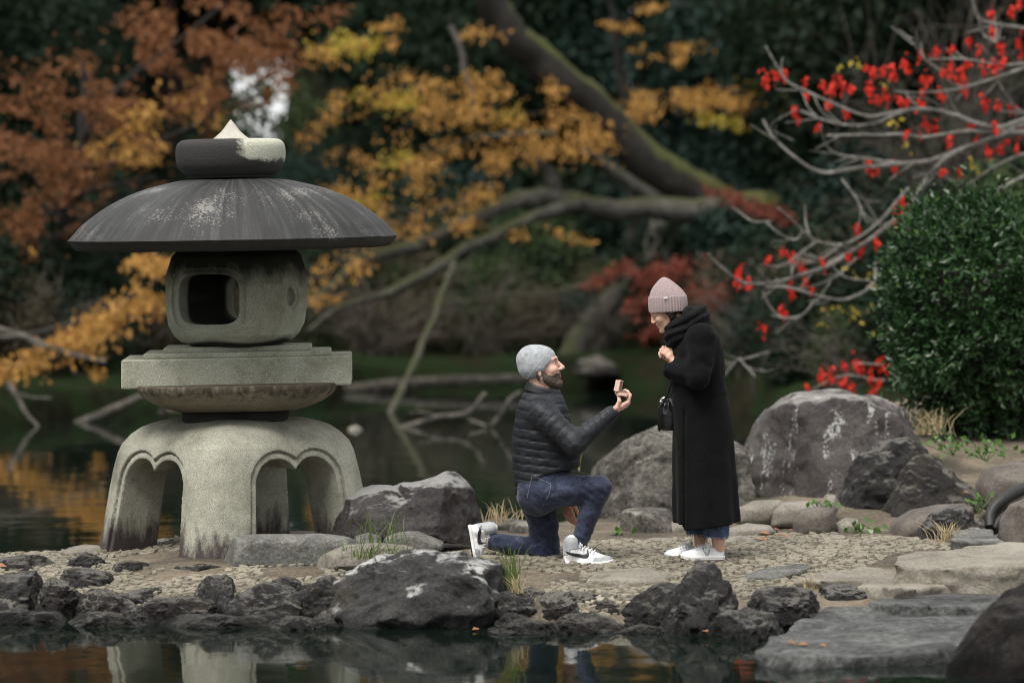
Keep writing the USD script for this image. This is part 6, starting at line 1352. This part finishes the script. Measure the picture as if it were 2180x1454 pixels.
for k, (px, D, kd, sc) in enumerate(shr):
    copy_thing(kinds[kd], 'undergrowth_shrub', SHK[kd], spot(px, D), float(rs.uniform(0, 360)), (sc * rs.uniform(.9, 1.2), sc, sc * rs.uniform(.85, 1.15)))
tk = [make_evergreen('evergreen_tree', TRL, 'tree', spot(px, D), (2.5, 2.2, 2.6), 9000, m, .15, 300 + i, 3.4, TRG) for i, (px, D, m) in enumerate([(1010, 56, m_ever), (1560, 54, m_teal)])]
trs = [(-250, 47, 0, 1.0), (-60, 49, 0, 1.0), (60, 56, 0, .8), (960, 58, 0, 1.0), (1080, 60, 1, 1.1), (1150, 58, 0, 1.05), (1250, 62, 0, 1.1), (1470, 58, 0, 1.1), (1650, 51, 0, 1.0), (1780, 49, 1, 1.0), (1900, 47, 0, 1.0), (2050, 46, 0, 1.1), (2220, 45, 0, 1.1), (2400, 44, 0, 1.1), (-450, 46, 0, 1.1), (2600, 42, 0, 1.1), (-650, 45, 0, 1.1), (640, 56, 1, .40), (500, 57, 0, .42), (735, 57, 0, .42), (395, 57, 0, .46), (570, 59, 1, .40)]
for px, D, kd, sc in trs:
    copy_thing(tk[kd], 'evergreen_tree', TRL, spot(px, D), float(rs.uniform(0, 360)), (sc, sc, sc * rs.uniform(.95, 1.15)))
# tall trees added so their crowns block sky light over the bank
TAL = 'tall tree added to the wood, its crown shading the far bank from the sky'
tall = make_evergreen('added_canopy_tree', TAL, 'tree', spot(1570, 53), (3.6, 3.2, 2.4), 9000, m_ever, .24, 320, 7.4, 'added canopy trees')
for px, D, sc in [(120, 58, 1.05), (1060, 57, 1.1), (1420, 58, 1.05), (1960, 54, 1.1), (330, 64, .95), (790, 64, .95)]:
    copy_thing(tall, 'added_canopy_tree', TAL, spot(px, D), float(rs.uniform(0, 360)), (sc, sc, sc * rs.uniform(.95, 1.1)))
for px, D in [(360, 59), (770, 60.5), (310, 61), (810, 59.5)]:
    copy_thing(tall, 'added_canopy_tree', TAL, spot(px, D), float(rs.uniform(0, 360)), (1.0, 1.0, .66))
# the far hillside reads as one mass of foliage
rgm = np.random.default_rng(41); N = 30000
xm = rgm.uniform(-17, 17, N); dm = rgm.uniform(58, 80, N); zm = terrain_h(xm, dm) + rgm.exponential(0.5, N)
kp = ~((np.abs(px_of(xm, dm) - 555) < 130) & (zm > 2.33 + (407 - 268) / FPX * dm)) & ~((np.abs(px_of(xm, dm) - 1370) < 60) & (zm > 2.33 + (407 - 210) / FPX * dm))
Cm = np.stack([xm, dm, zm], 1)[kp]
obj('hillside_wood', hanging(Cm, rgm, 0.30, 0.2, 0.6), m_ever, None, kind='stuff', label='far dark wooded hillside closing the view behind the trees', cat='wood')

# ---- tangles of bare twigs along the bank
def bare_shrub(label, px, D, w, h, n, m, seed, r=2.0, base=None):
    rg = np.random.default_rng(seed); b = np.array(spot(px, D)) if base is None else P(px, base, D)
    t = thing('bare_shrub', label, 'shrub', tuple(b)); w, h = w * D / FPX, h * D / FPX; vs = []
    for k in range(n):
        a = rg.uniform(-1, 1); top = b + np.array([a * w, rg.normal() * w * .35, h * rg.uniform(.35, 1.05) * (1 - .35 * a * a)])
        mid = b * .5 + top * .5 + np.array([-.12 * a * w + rg.normal() * .1 * w, rg.normal() * .15, h * .12]); s0 = b + rg.normal(size=3) * np.array([.18 * w, .1, .02])
        pth = spline([s0, mid, top, top + np.array([a * w * .3, rg.normal() * .2, -h * .08 * rg.random()])], 14); pth[1:-1] += rg.normal(size=(12, 3)) * .018
        vs.append(tube(pth, np.linspace(r, r * .35, 14) * D / FPX, 4))
        for _ in range(3):
            i = rg.integers(4, 12); d = unit(rg.normal(size=3) + np.array([0, 0, .5])); L = h * rg.uniform(.12, .35)
            vs.append(tube(np.array([pth[i], pth[i] + d * L * .5 + [0, 0, .03], pth[i] + d * L]), np.array([r * .5, r * .4, r * .2]) * D / FPX, 3))
    obj('twigs', cat_mesh(vs), m, t, kind='stuff')
for k, (lb, px, D, w, h, n, m, r) in enumerate([
    ('brown bare twiggy shrub on the far bank between lantern and man', 800, 46.5, 170, 190, 46, m_twig, 2.0), ('grey twiggy shrub on the far bank just left of the kneeling man', 1030, 46.8, 150, 200, 40, m_twig, 1.8), ('bare brown shrub on the far bank above the ring box', 1290, 46.6, 130, 170, 34, m_twig, 1.8),
    ('tangled bare shrub on the bank right behind the woman', 1620, 41.5, 180, 230, 46, m_twig, 1.8), ('tangled bare shrub between the red clusters and the streaked boulder', 1800, 37.5, 150, 200, 40, m_twig, 1.6), ('brown twiggy shrub at the left edge behind the yellow bough', 70, 41.0, 190, 220, 40, m_twig, 1.8),
    ('dark bare shrub on the bank left of the lantern', 270, 43.0, 150, 170, 36, m_twig, 1.8), ('grey bare shrub seen under the low limb of the leaning tree', 620, 46.2, 140, 180, 30, m_twig, 1.8)]):
    bare_shrub(lb, px, D, w, h, n, m, 500 + k, r)
bare_shrub('hazy mass of fine brown twigs at the top right behind the red clusters', 2040, 41.0, 250, 830, 120, m_twig, 520, 1.8)
# ---- far bank edging, dead wood in the water
edge_pts = [(640, 842), (720, 833), (800, 822), (880, 815), (980, 811), (1100, 806), (1180, 800)]
ed = thing('bank_edging', 'pale weathered timber edging along the far water line left of the man', 'edging', tuple(P(900, 815, 44.5)))
for a, b in zip(edge_pts[:-1], edge_pts[1:]):
    limb('log', [a, b], 44.6, 44.8, 12, 11, m_dead, ed, 9, 0.04, int(a[0]), 8)
def wood(label, paths, D, m=m_dead, name='dead_branch', cat='branch'):
    t = thing(name, label, cat, tuple(P(*paths[0][0][0], D)))
    for k, (pts, r0, r1) in enumerate(paths): limb('stem' if k == 0 else 'fork', pts, D, D - 0.15, r0, r1, m, t, 7, 0.05, 80 + k)
wood('bleached forked branch reaching in from the left picture edge', [([(-40, 690), (50, 716), (120, 745), (180, 760), (226, 770)], 7, 5), ([(38, 712), (28, 690), (20, 670)], 4, 3), ([(-30, 720), (35, 716)], 4, 3), ([(60, 720), (75, 735), (130, 738)], 3, 2)], 38.4)
wood('thin grey dead branch slanting into the water at the left', [([(14, 812), (40, 850), (60, 885), (96, 925)], 6, 3), ([(20, 830), (60, 845), (110, 850)], 3, 2)], 38.2)
wood('fallen pale log lying at the far water edge left of the lantern', [([(160, 905), (240, 872), (310, 842)], 10, 8)], 38.8, m_dead, 'fallen_log', 'log')
wood('grey log stub behind the neck of the lantern', [([(340, 880), (400, 868), (440, 862)], 9, 7), ([(355, 880), (340, 850)], 5, 3)], 39.5, m_dead, 'fallen_log', 'log')
wood('pale forked driftwood branch lying in the pond left of the man', [([(850, 914), (930, 890), (985, 884), (1010, 868), (1032, 838)], 6, 5), ([(985, 884), (1005, 895), (1035, 905)], 5, 3), ([(930, 890), (900, 880), (870, 882)], 4, 2)], 38.0)
wood('small driftwood branch rising from the pond just behind the back of the man', [([(1048, 905), (1070, 880), (1090, 850), (1110, 835)], 6, 4), ([(1070, 880), (1052, 868)], 3, 2)], 38.0)
rock('stone', 'small pale stone in the pond right of the lantern legs', [(738, 925), (742, 910), (760, 905), (772, 915), (770, 926)], 37.5, 0.12, m_cobble, 301, 0.02, 2, 0, 0, 3, 0.6, 'stone')
rock('stone', 'dark stone heap on the far bank behind the ring box', [(1215, 800), (1230, 765), (1275, 755), (1310, 775), (1320, 800), (1270, 812)], 45, 0.4, m_lava_b, 302, 0.05, 3, 0.05, 2, 4, 0.6, 'stone')

# ---- shrub with bare pale branches and red hanging clusters
BD = 32.0
bt = thing('red_cluster_tree', 'bare tree of pale curving branches hung with bright red clusters at the upper right', 'tree', (*P(2330, 900, BD)[:2], 0.5))
limb('trunk', [(2340, 960), (2330, 800), (2340, 640), (2320, 480), (2290, 360), (2260, 262)], BD + .2, BD + .1, 30, 14, m_bark_pale, bt, 10, 0.08, 90)
br = [([(2320, 480), (2250, 300), (2180, 285), (2113, 300), (2055, 316), (1985, 343), (1931, 350), (1843, 360), (1770, 366), (1731, 358), (1693, 335), (1646, 297), (1622, 256)], 10, 4), ([(1985, 343), (1920, 348), (1843, 339), (1785, 331), (1758, 308), (1750, 270)], 5, 3), ([(2260, 240), (2180, 254), (2124, 271), (2074, 262), (2016, 241), (1958, 233), (1901, 239), (1843, 246), (1766, 220), (1708, 193), (1670, 166), (1631, 95)], 8, 3),
      ([(1930, 236), (1901, 246), (1862, 262), (1804, 266), (1747, 254), (1700, 235)], 5, 3), ([(2260, 250), (2180, 266), (2120, 283), (2055, 279), (1970, 293), (1920, 287), (1843, 287), (1762, 287)], 7, 3), ([(2230, 80), (2180, 60), (2113, 50), (2082, 35), (2066, -20)], 6, 4), ([(2082, 40), (2090, 70), (2116, 92), (2128, 65)], 4, 2), ([(2001, 150), (1955, 112), (1939, 81)], 4, 2), ([(2260, 262), (2180, 239), (2155, 220), (2124, 173)], 6, 3),
      ([(2290, 110), (2180, 146), (2132, 162), (2055, 185), (1978, 196), (1901, 193)], 6, 2), ([(2280, 115), (2180, 135), (2130, 139), (2055, 127), (1978, 127)], 5, 2), ([(2300, 400), (2180, 285), (2050, 320), (1989, 366), (1939, 435), (1881, 489), (1824, 528), (1766, 560)], 9, 4), ([(1982, 375), (1919, 456), (1839, 520), (1771, 563), (1699, 587), (1663, 599), (1611, 603), (1572, 595), (1520, 555), (1510, 540)], 8, 3), ([(1935, 400), (1879, 460), (1831, 500), (1791, 520), (1739, 516), (1715, 496), (1695, 512), (1663, 500), (1631, 472)], 5, 2.5),
      ([(1800, 515), (1779, 532), (1739, 555), (1695, 548)], 4, 2), ([(1862, 560), (1859, 595), (1831, 623), (1787, 639), (1731, 631), (1679, 615), (1631, 611)], 5, 3), ([(1823, 550), (1783, 587), (1739, 607), (1695, 619)], 4, 2), ([(1735, 640), (1711, 671), (1675, 679), (1643, 671)], 4, 2), ([(1791, 380), (1823, 424), (1847, 476)], 3, 2), ([(2290, 330), (2180, 330), (2090, 375), (2050, 400), (1995, 372), (1940, 380)], 6, 3), ([(2320, 450), (2230, 370), (2150, 390), (2110, 420)], 7, 4), ([(1572, 763), (1607, 803)], 3, 2), ([(1632, 750), (1572, 768), (1545, 780)], 3, 2),
      ([(1739, 516), (1700, 540), (1680, 560)], 3, 2), ([(1715, 496), (1690, 470), (1655, 440)], 3, 2), ([(1640, 470), (1600, 470), (1560, 440)], 3, 2), ([(2016, 241), (1980, 215), (1940, 205)], 3, 2), ([(2330, 800), (2100, 790), (1950, 800), (1880, 810), (1800, 800), (1720, 830)], 6, 2), ([(1950, 800), (1880, 780), (1820, 775)], 3, 2), ([(1690, 300), (1640, 270), (1700, 235)], 2, 1.5), ([(1880, 490), (1850, 440), (1820, 400)], 3, 1.5), ([(1766, 560), (1800, 590), (1860, 600)], 3, 2)]
for k, (pts, r0, r1) in enumerate(br): limb('branch', pts, BD + .3 * math.sin(k * 1.7), BD - .2 + .3 * math.cos(k * 2.3), r0 * .72, r1 * .72, m_pale2, bt, 6, 0.05, 100 + k)
rgb_ = np.random.default_rng(71)
for k, (pts, r0, r1) in enumerate(br[:24]):
    sp = spline(np.array(pts, float), 40)
    for j in range(4):
        i = rgb_.integers(12, 38); d = unit((sp[min(i + 2, 39)] - sp[i])[None])[0]; sgn = rgb_.choice([-1, 1]); L = rgb_.uniform(26, 75)
        nrm_ = np.array([-d[1], d[0]]) * sgn
        limb('twig', [tuple(sp[i]), tuple(sp[i] + d * L * .45 + nrm_ * L * .25), tuple(sp[i] + d * L * .8 + nrm_ * L * .55 + np.array([0, -L * .12]))], BD + .3 * math.sin(k * 1.7), BD + rgb_.normal() * .2, 1.9, 1.0, m_pale2, bt, 5, 0.02, 300 + k, 8)
A = lambda l: [(1400 + x / 2.596, y / 2.596) for x, y in l]
B_ = lambda l: [(1440 + x / 2.507, 380 + y / 2.507) for x, y in l]
cl = A([(595, 430), (650, 425), (695, 420), (815, 455), (830, 540), (915, 470), (940, 590), (965, 500), (990, 450), (1030, 480), (1075, 500), (1040, 620), (760, 610), (775, 670), (885, 710), (1150, 385), (1190, 400), (1165, 480), (1180, 530), (1220, 560), (1265, 540), (1245, 390), (1290, 385), (1310, 430), (1340, 560), (1375, 565), (1365, 345), (1380, 390), (1450, 315), (1465, 440), (1500, 440), (1460, 520), (1450, 570), (1535, 290), (1580, 400), (1625, 275), (1620, 370), (1620, 410), (1680, 390), (1675, 430), (1720, 235), (1780, 290), (1715, 350), (1700, 500), (1570, 530), (1800, 380), (1850, 350), (1870, 400), (1910, 335), (1905, 265), (1845, 80), (1860, 185), (1960, 65), (2000, 30), (2000, 235), (2010, 320), (1805, 555), (1880, 590), (1960, 605), (1810, 610), (1480, 680), (1535, 720), (1375, 755), (1455, 755), (1615, 785), (1775, 790), (1925, 780), (1890, 830), (1825, 840), (1985, 820), (1865, 715), (2000, 735), (1730, 695), (1215, 950), (1170, 920), (1310, 925), (1575, 960), (1660, 960), (1350, 1120), (1370, 1170), (1320, 1170), (1345, 1260)]) + \
     B_([(570, 400), (610, 435), (490, 445), (330, 500), (325, 555), (385, 560), (670, 465), (780, 460), (690, 555), (605, 580), (620, 625), (720, 605), (570, 710), (455, 805), (1120, 835), (915, 425), (980, 385), (965, 270), (1070, 340), (895, 1000), (970, 1000), (770, 1040), (825, 1055), (700, 1120), (880, 1100), (905, 1085), (935, 1120), (1080, 985), (1120, 1000), (1045, 1080), (1085, 1095), (1040, 1040), (1045, 1140), (780, 1075), (990, 1020)])
rg = np.random.default_rng(8)
for k, (px, py) in enumerate(cl):
    c = P(px, py - 8, BD + rg.uniform(-.35, .35)); n = 17; sz = rg.uniform(.62, 1.0)
    off = rg.normal(size=(n, 3)) * np.array([.014, .014, .030]) * sz; off[:, 2] -= rg.random(n) * 0.035 * sz
    a = off * 6 + rg.normal(size=(n, 3)) * .5; a[:, 2] -= 1.1
    obj('red_cluster', leaf_mesh(c + off, .055 * sz * rg.uniform(.7, 1.2, n), a, rg.normal(size=(n, 3)), 0.62), m_red, bt)
lf = [(1000, 360), (1080, 340), (1110, 350), (1250, 450), (1280, 690), (1335, 665), (1370, 800), (1730, 860), (1750, 930)]
C = []
for x, y in A(lf) + B_([(1030, 490), (940, 520), (860, 680), (930, 690), (960, 740), (800, 690), (1040, 690), (1070, 800), (780, 770), (1040, 560), (960, 700)]):
    C += [P(x + rg.normal() * 6, y + rg.normal() * 7, BD + .3 + rg.normal() * .2) for _ in range(4)]
obj('leaf_spray', hanging(np.array(C), rg, 0.055, 0.8), m_yellow_g, bt, kind='stuff')

# ---- clipped evergreen bush at the right
bu = thing('clipped_bush', 'dense rounded glossy evergreen bush at the right edge above the boulders', 'bush', (*P(2075, 940, 27.4)[:2], 0.55))
bc_ = P(2082, 674, 27.4); brd = np.array([0.70, 0.62, 0.90]); rg = np.random.default_rng(12)
def bush_pts(n, lo_, hi_):
    d = unit(rg.normal(size=(n, 3))); sup = 1.0
    r = sup * (0.78 + 0.42 * fbm(d * 2.6 + 4, 3, 6)) * (0.96 + 0.30 * (fbm(d * 7.0, 2, 8) - 0.5) * 2)
    return bc_ + d * np.asarray(r)[:, None] * brd * rg.uniform(lo_, hi_, n)[:, None], d
for nm, n, lo_, hi_, m, sz in (('foliage', 15000, .84, 1.04, m_bush, .058), ('foliage', 7000, .62, .88, m_bush, .06), ('bright_foliage', 900, .98, 1.08, m_bright_green, .046)):
    p, d = bush_pts(n, lo_, hi_)
    if nm == 'bright_foliage': k = (d[:, 2] > 0.15) | (rg.random(n) < 0.12); p, d = p[k], d[k]  # brighter green leaves, mostly on the upper side
    a = d + 0.9 * rg.normal(size=d.shape); a[:, 2] += 0.35
    obj(nm, leaf_mesh(p, sz * rg.uniform(.6, 1.3, len(p)), a, d + 0.7 * rg.normal(size=d.shape) + np.array([0, 0, .5]), 0.5), m, bu, kind='stuff')
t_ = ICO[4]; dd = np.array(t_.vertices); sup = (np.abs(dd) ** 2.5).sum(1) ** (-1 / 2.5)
obj('dark_core', (bc_ + dd * 0.64 * brd, np.array(t_.faces)), m_bark_dark, bu, smooth=True)  # solid dark ball filling the inside of the bush
for k in range(5):
    b0 = P(2030 + 24 * k, 948, 27.3 + .1 * (k % 2)); obj('stem', tube(np.array([b0 - [0, 0, .12], b0 + [0.01 * k, 0, .1], b0 + [.03 * (k - 2), 0, .35]]), [.024, .02, .015], 6), m_bark_dark, bu)

# ---- small plants, grasses, fallen leaves
def tuft(name, label, px, py, D, n, hpx, spread, m, seed, cat='grass', lean_=0.25, w=0.0035, group=None):
    rg = np.random.default_rng(seed); vs = []
    h = hpx * D / FPX; sp = spread * D / FPX; b = P(px, py, D)
    for k in range(n):
        o = b + np.array([rg.normal() * sp * .4, rg.normal() * .03, 0]); L = h * rg.uniform(.45, 1.05); ln = rg.normal(size=2) * lean_
        p = np.array([o, o + [ln[0] * L * .25, ln[1] * L * .25, L * .5], o + [ln[0] * L * .7, ln[1] * L * .7, L * .85], o + [ln[0] * L * 1.1, ln[1] * L, L]])
        s = np.array([w, 0, 0]) if rg.random() < .6 else np.array([w * .6, w * .8, 0])
        v = np.vstack([p[0] - s, p[0] + s, p[1] - s * .8, p[1] + s * .8, p[2] - s * .5, p[2] + s * .5, p[3]])
        vs.append((v, np.array([[0, 1, 3], [0, 3, 2], [2, 3, 5], [2, 5, 4], [4, 5, 6]])))
    return tag(obj(name, cat_mesh(vs), m, None), label, cat, group, 'thing')
tuft('grass_tuft', 'tall green grass tuft growing at the right end of the lichened boulder', 1094, 1255, 20.95, 34, 105, 22, m_grass, 1)
tuft('grass_tuft', 'dry orange grass at the foot of the tall green tuft', 1100, 1262, 20.85, 26, 45, 34, m_straw, 2, lean_=.5)
tuft('grass_tuft', 'thin green rushes between the slab and the dark angular boulder', 800, 1172, 22.3, 34, 95, 70, m_grass, 3, w=.0028)
tuft('grass_tuft', 'low green grass on the layered tan stone behind the lichened boulder', 790, 1190, 21.75, 60, 40, 90, m_grass, 4, lean_=.5)
tuft('grass_tuft', 'dry straw stalks on the far edge left of the kneeling man', 1058, 1122, 24.2, 40, 60, 60, m_straw, 5, lean_=.4)
tuft('grass_tuft', 'thin bent straw stalks just behind the calf of the kneeling man', 1105, 1112, 24.3, 16, 55, 60, m_straw, 6, lean_=.8)
tuft('grass_tuft', 'single pale straw stalks rising in front of the grey-brown boulder', 1232, 1002, 24.7, 4, 60, 30, m_straw, 7, w=.004)
tuft('grass_tuft', 'dry blond grass behind the small dark rock left of the flagstones', 1735, 1262, 21.3, 50, 42, 36, m_straw, 8, lean_=.35)
tuft('grass_tuft', 'dry brown needles between the dark pitted rock and the pale flat stone', 2020, 1155, 23.1, 50, 50, 40, m_straw, 9, lean_=.7)
tuft('grass_tuft', 'brown dry grass on the slope between the streaked boulder and the bush', 1985, 925, 26.4, 60, 60, 70, m_straw, 10, lean_=.6)
def seedling(label, px, py, D, n, r, m, seed):
    rg = np.random.default_rng(seed); c = P(px, py, D); o = rg.normal(size=(n, 3)) * np.array([r, r * .6, r * .45]); o[:, 2] = np.abs(o[:, 2]) + .01
    t = thing('seedling', label, 'plant', tuple(c))
    obj('leaves', leaf_mesh(c + o, .055 * rg.uniform(.6, 1.2, n), o * 4 + rg.normal(size=(n, 3)) * .4, np.array([0, -.6, 1.0]) + .4 * rg.normal(size=(n, 3)), .75), m, t, kind='stuff')
    obj('stem', cat_mesh([tube(np.array([c - [0, 0, .03], c + o[k]]), [.003, .002], 4) for k in range(min(n, 8))]), m, t)
seedling('bright green leafy seedlings on the slope below the bush', 2100, 972, 25.0, 60, .10, m_bright_green, 1)
seedling('green seedlings left of the brown boulder below the bush', 2030, 960, 25.2, 30, .09, m_bright_green, 2)
seedling('two bright green leaves between the cobbles', 1742, 1075, 24.1, 7, .03, m_bright_green, 3)
seedling('small green weed at the foot of the stone block', 1322, 1145, 23.8, 10, .03, m_bright_green, 4)
seedling('small green weeds under the craggy rock right of the cobbles', 1842, 1135, 23.9, 24, .06, m_bright_green, 5)
seedling('green weed between the brown stone and the black hose', 2085, 1082, 24.0, 22, .06, m_bright_green, 6)
seedling('olive weeds on the slope at the foot of the bush', 2010, 930, 26.2, 14, .10, m_olive, 7)
def fallen(px, py, D, size, seed, z=None):
    rg = np.random.default_rng(seed); c = P(px, py, D) if z is None else G(px, py, z)
    a = rg.normal(size=3) * np.array([1, 1, .12]); v, f = leaf_mesh(c[None], [size], a[None], np.array([[0.1 * rg.normal(), -.35, 1.0]]), 0.6, .16)
    side = v[[0, 1, 2, 3]] - np.array([0, 0, 0.0015])
    tag(obj('fallen_leaf', (np.vstack([v, side]), np.vstack([f, f[:, ::-1] + 4])), m_litter), 'dry orange-brown fallen leaf lying on the stones or at the waterline', 'leaf', 'fallen leaves')
for k, (px, py, z, s) in enumerate([(1662, 1127, .23, .10), (1640, 1136, .225, .07), (1625, 1143, .22, .10), (1655, 1138, .225, .06), (1675, 1128, .23, .06), (1648, 1128, .23, .05), (1612, 1146, .22, .06), (1668, 1141, .225, .05), (1085, 1336, .012, .10), (1020, 1337, .012, .06), (1110, 1338, .012, .05), (1700, 1372, .075, .08), (1722, 1371, .075, .06), (1745, 1372, .075, .05), (1255, 1140, .215, .05), (1215, 1262, .14, .04), (940, 1168, .215, .06), (925, 1172, .215, .05)]):
    fallen(px, py, 0, s, 400 + k, z)
fallen(15, 1205, 22.0, .10, 450); fallen(1495, 1342, 20.1, .06, 451); fallen(2062, 1048, 24.4, .06, 452)
# ---- black rubber hose at the right edge
m_hose = plain('black_rubber', (0.012, 0.012, 0.012), 0.6, noise=0.3, scale=40, bump=0.003, bscale=80)
hs = thing('black_hose', 'thick black rubber hose curving over the stones at the right edge', 'hose', tuple(P(2120, 1130, 23.5)))
obj('hose', tube(spline([P(2290, 1000, 23.9), P(2190, 1036, 23.7), P(2135, 1064, 23.55), P(2110, 1092, 23.5), P(2108, 1122, 23.45)], 28), np.linspace(.04, .034, 28), 12), m_hose, hs, smooth=60)
obj('hose', tube(spline([P(2114, 1128, 23.45), P(2130, 1108, 23.5), P(2150, 1092, 23.55), P(2200, 1075, 23.7)], 20), .036, 12), m_hose, hs, smooth=60)
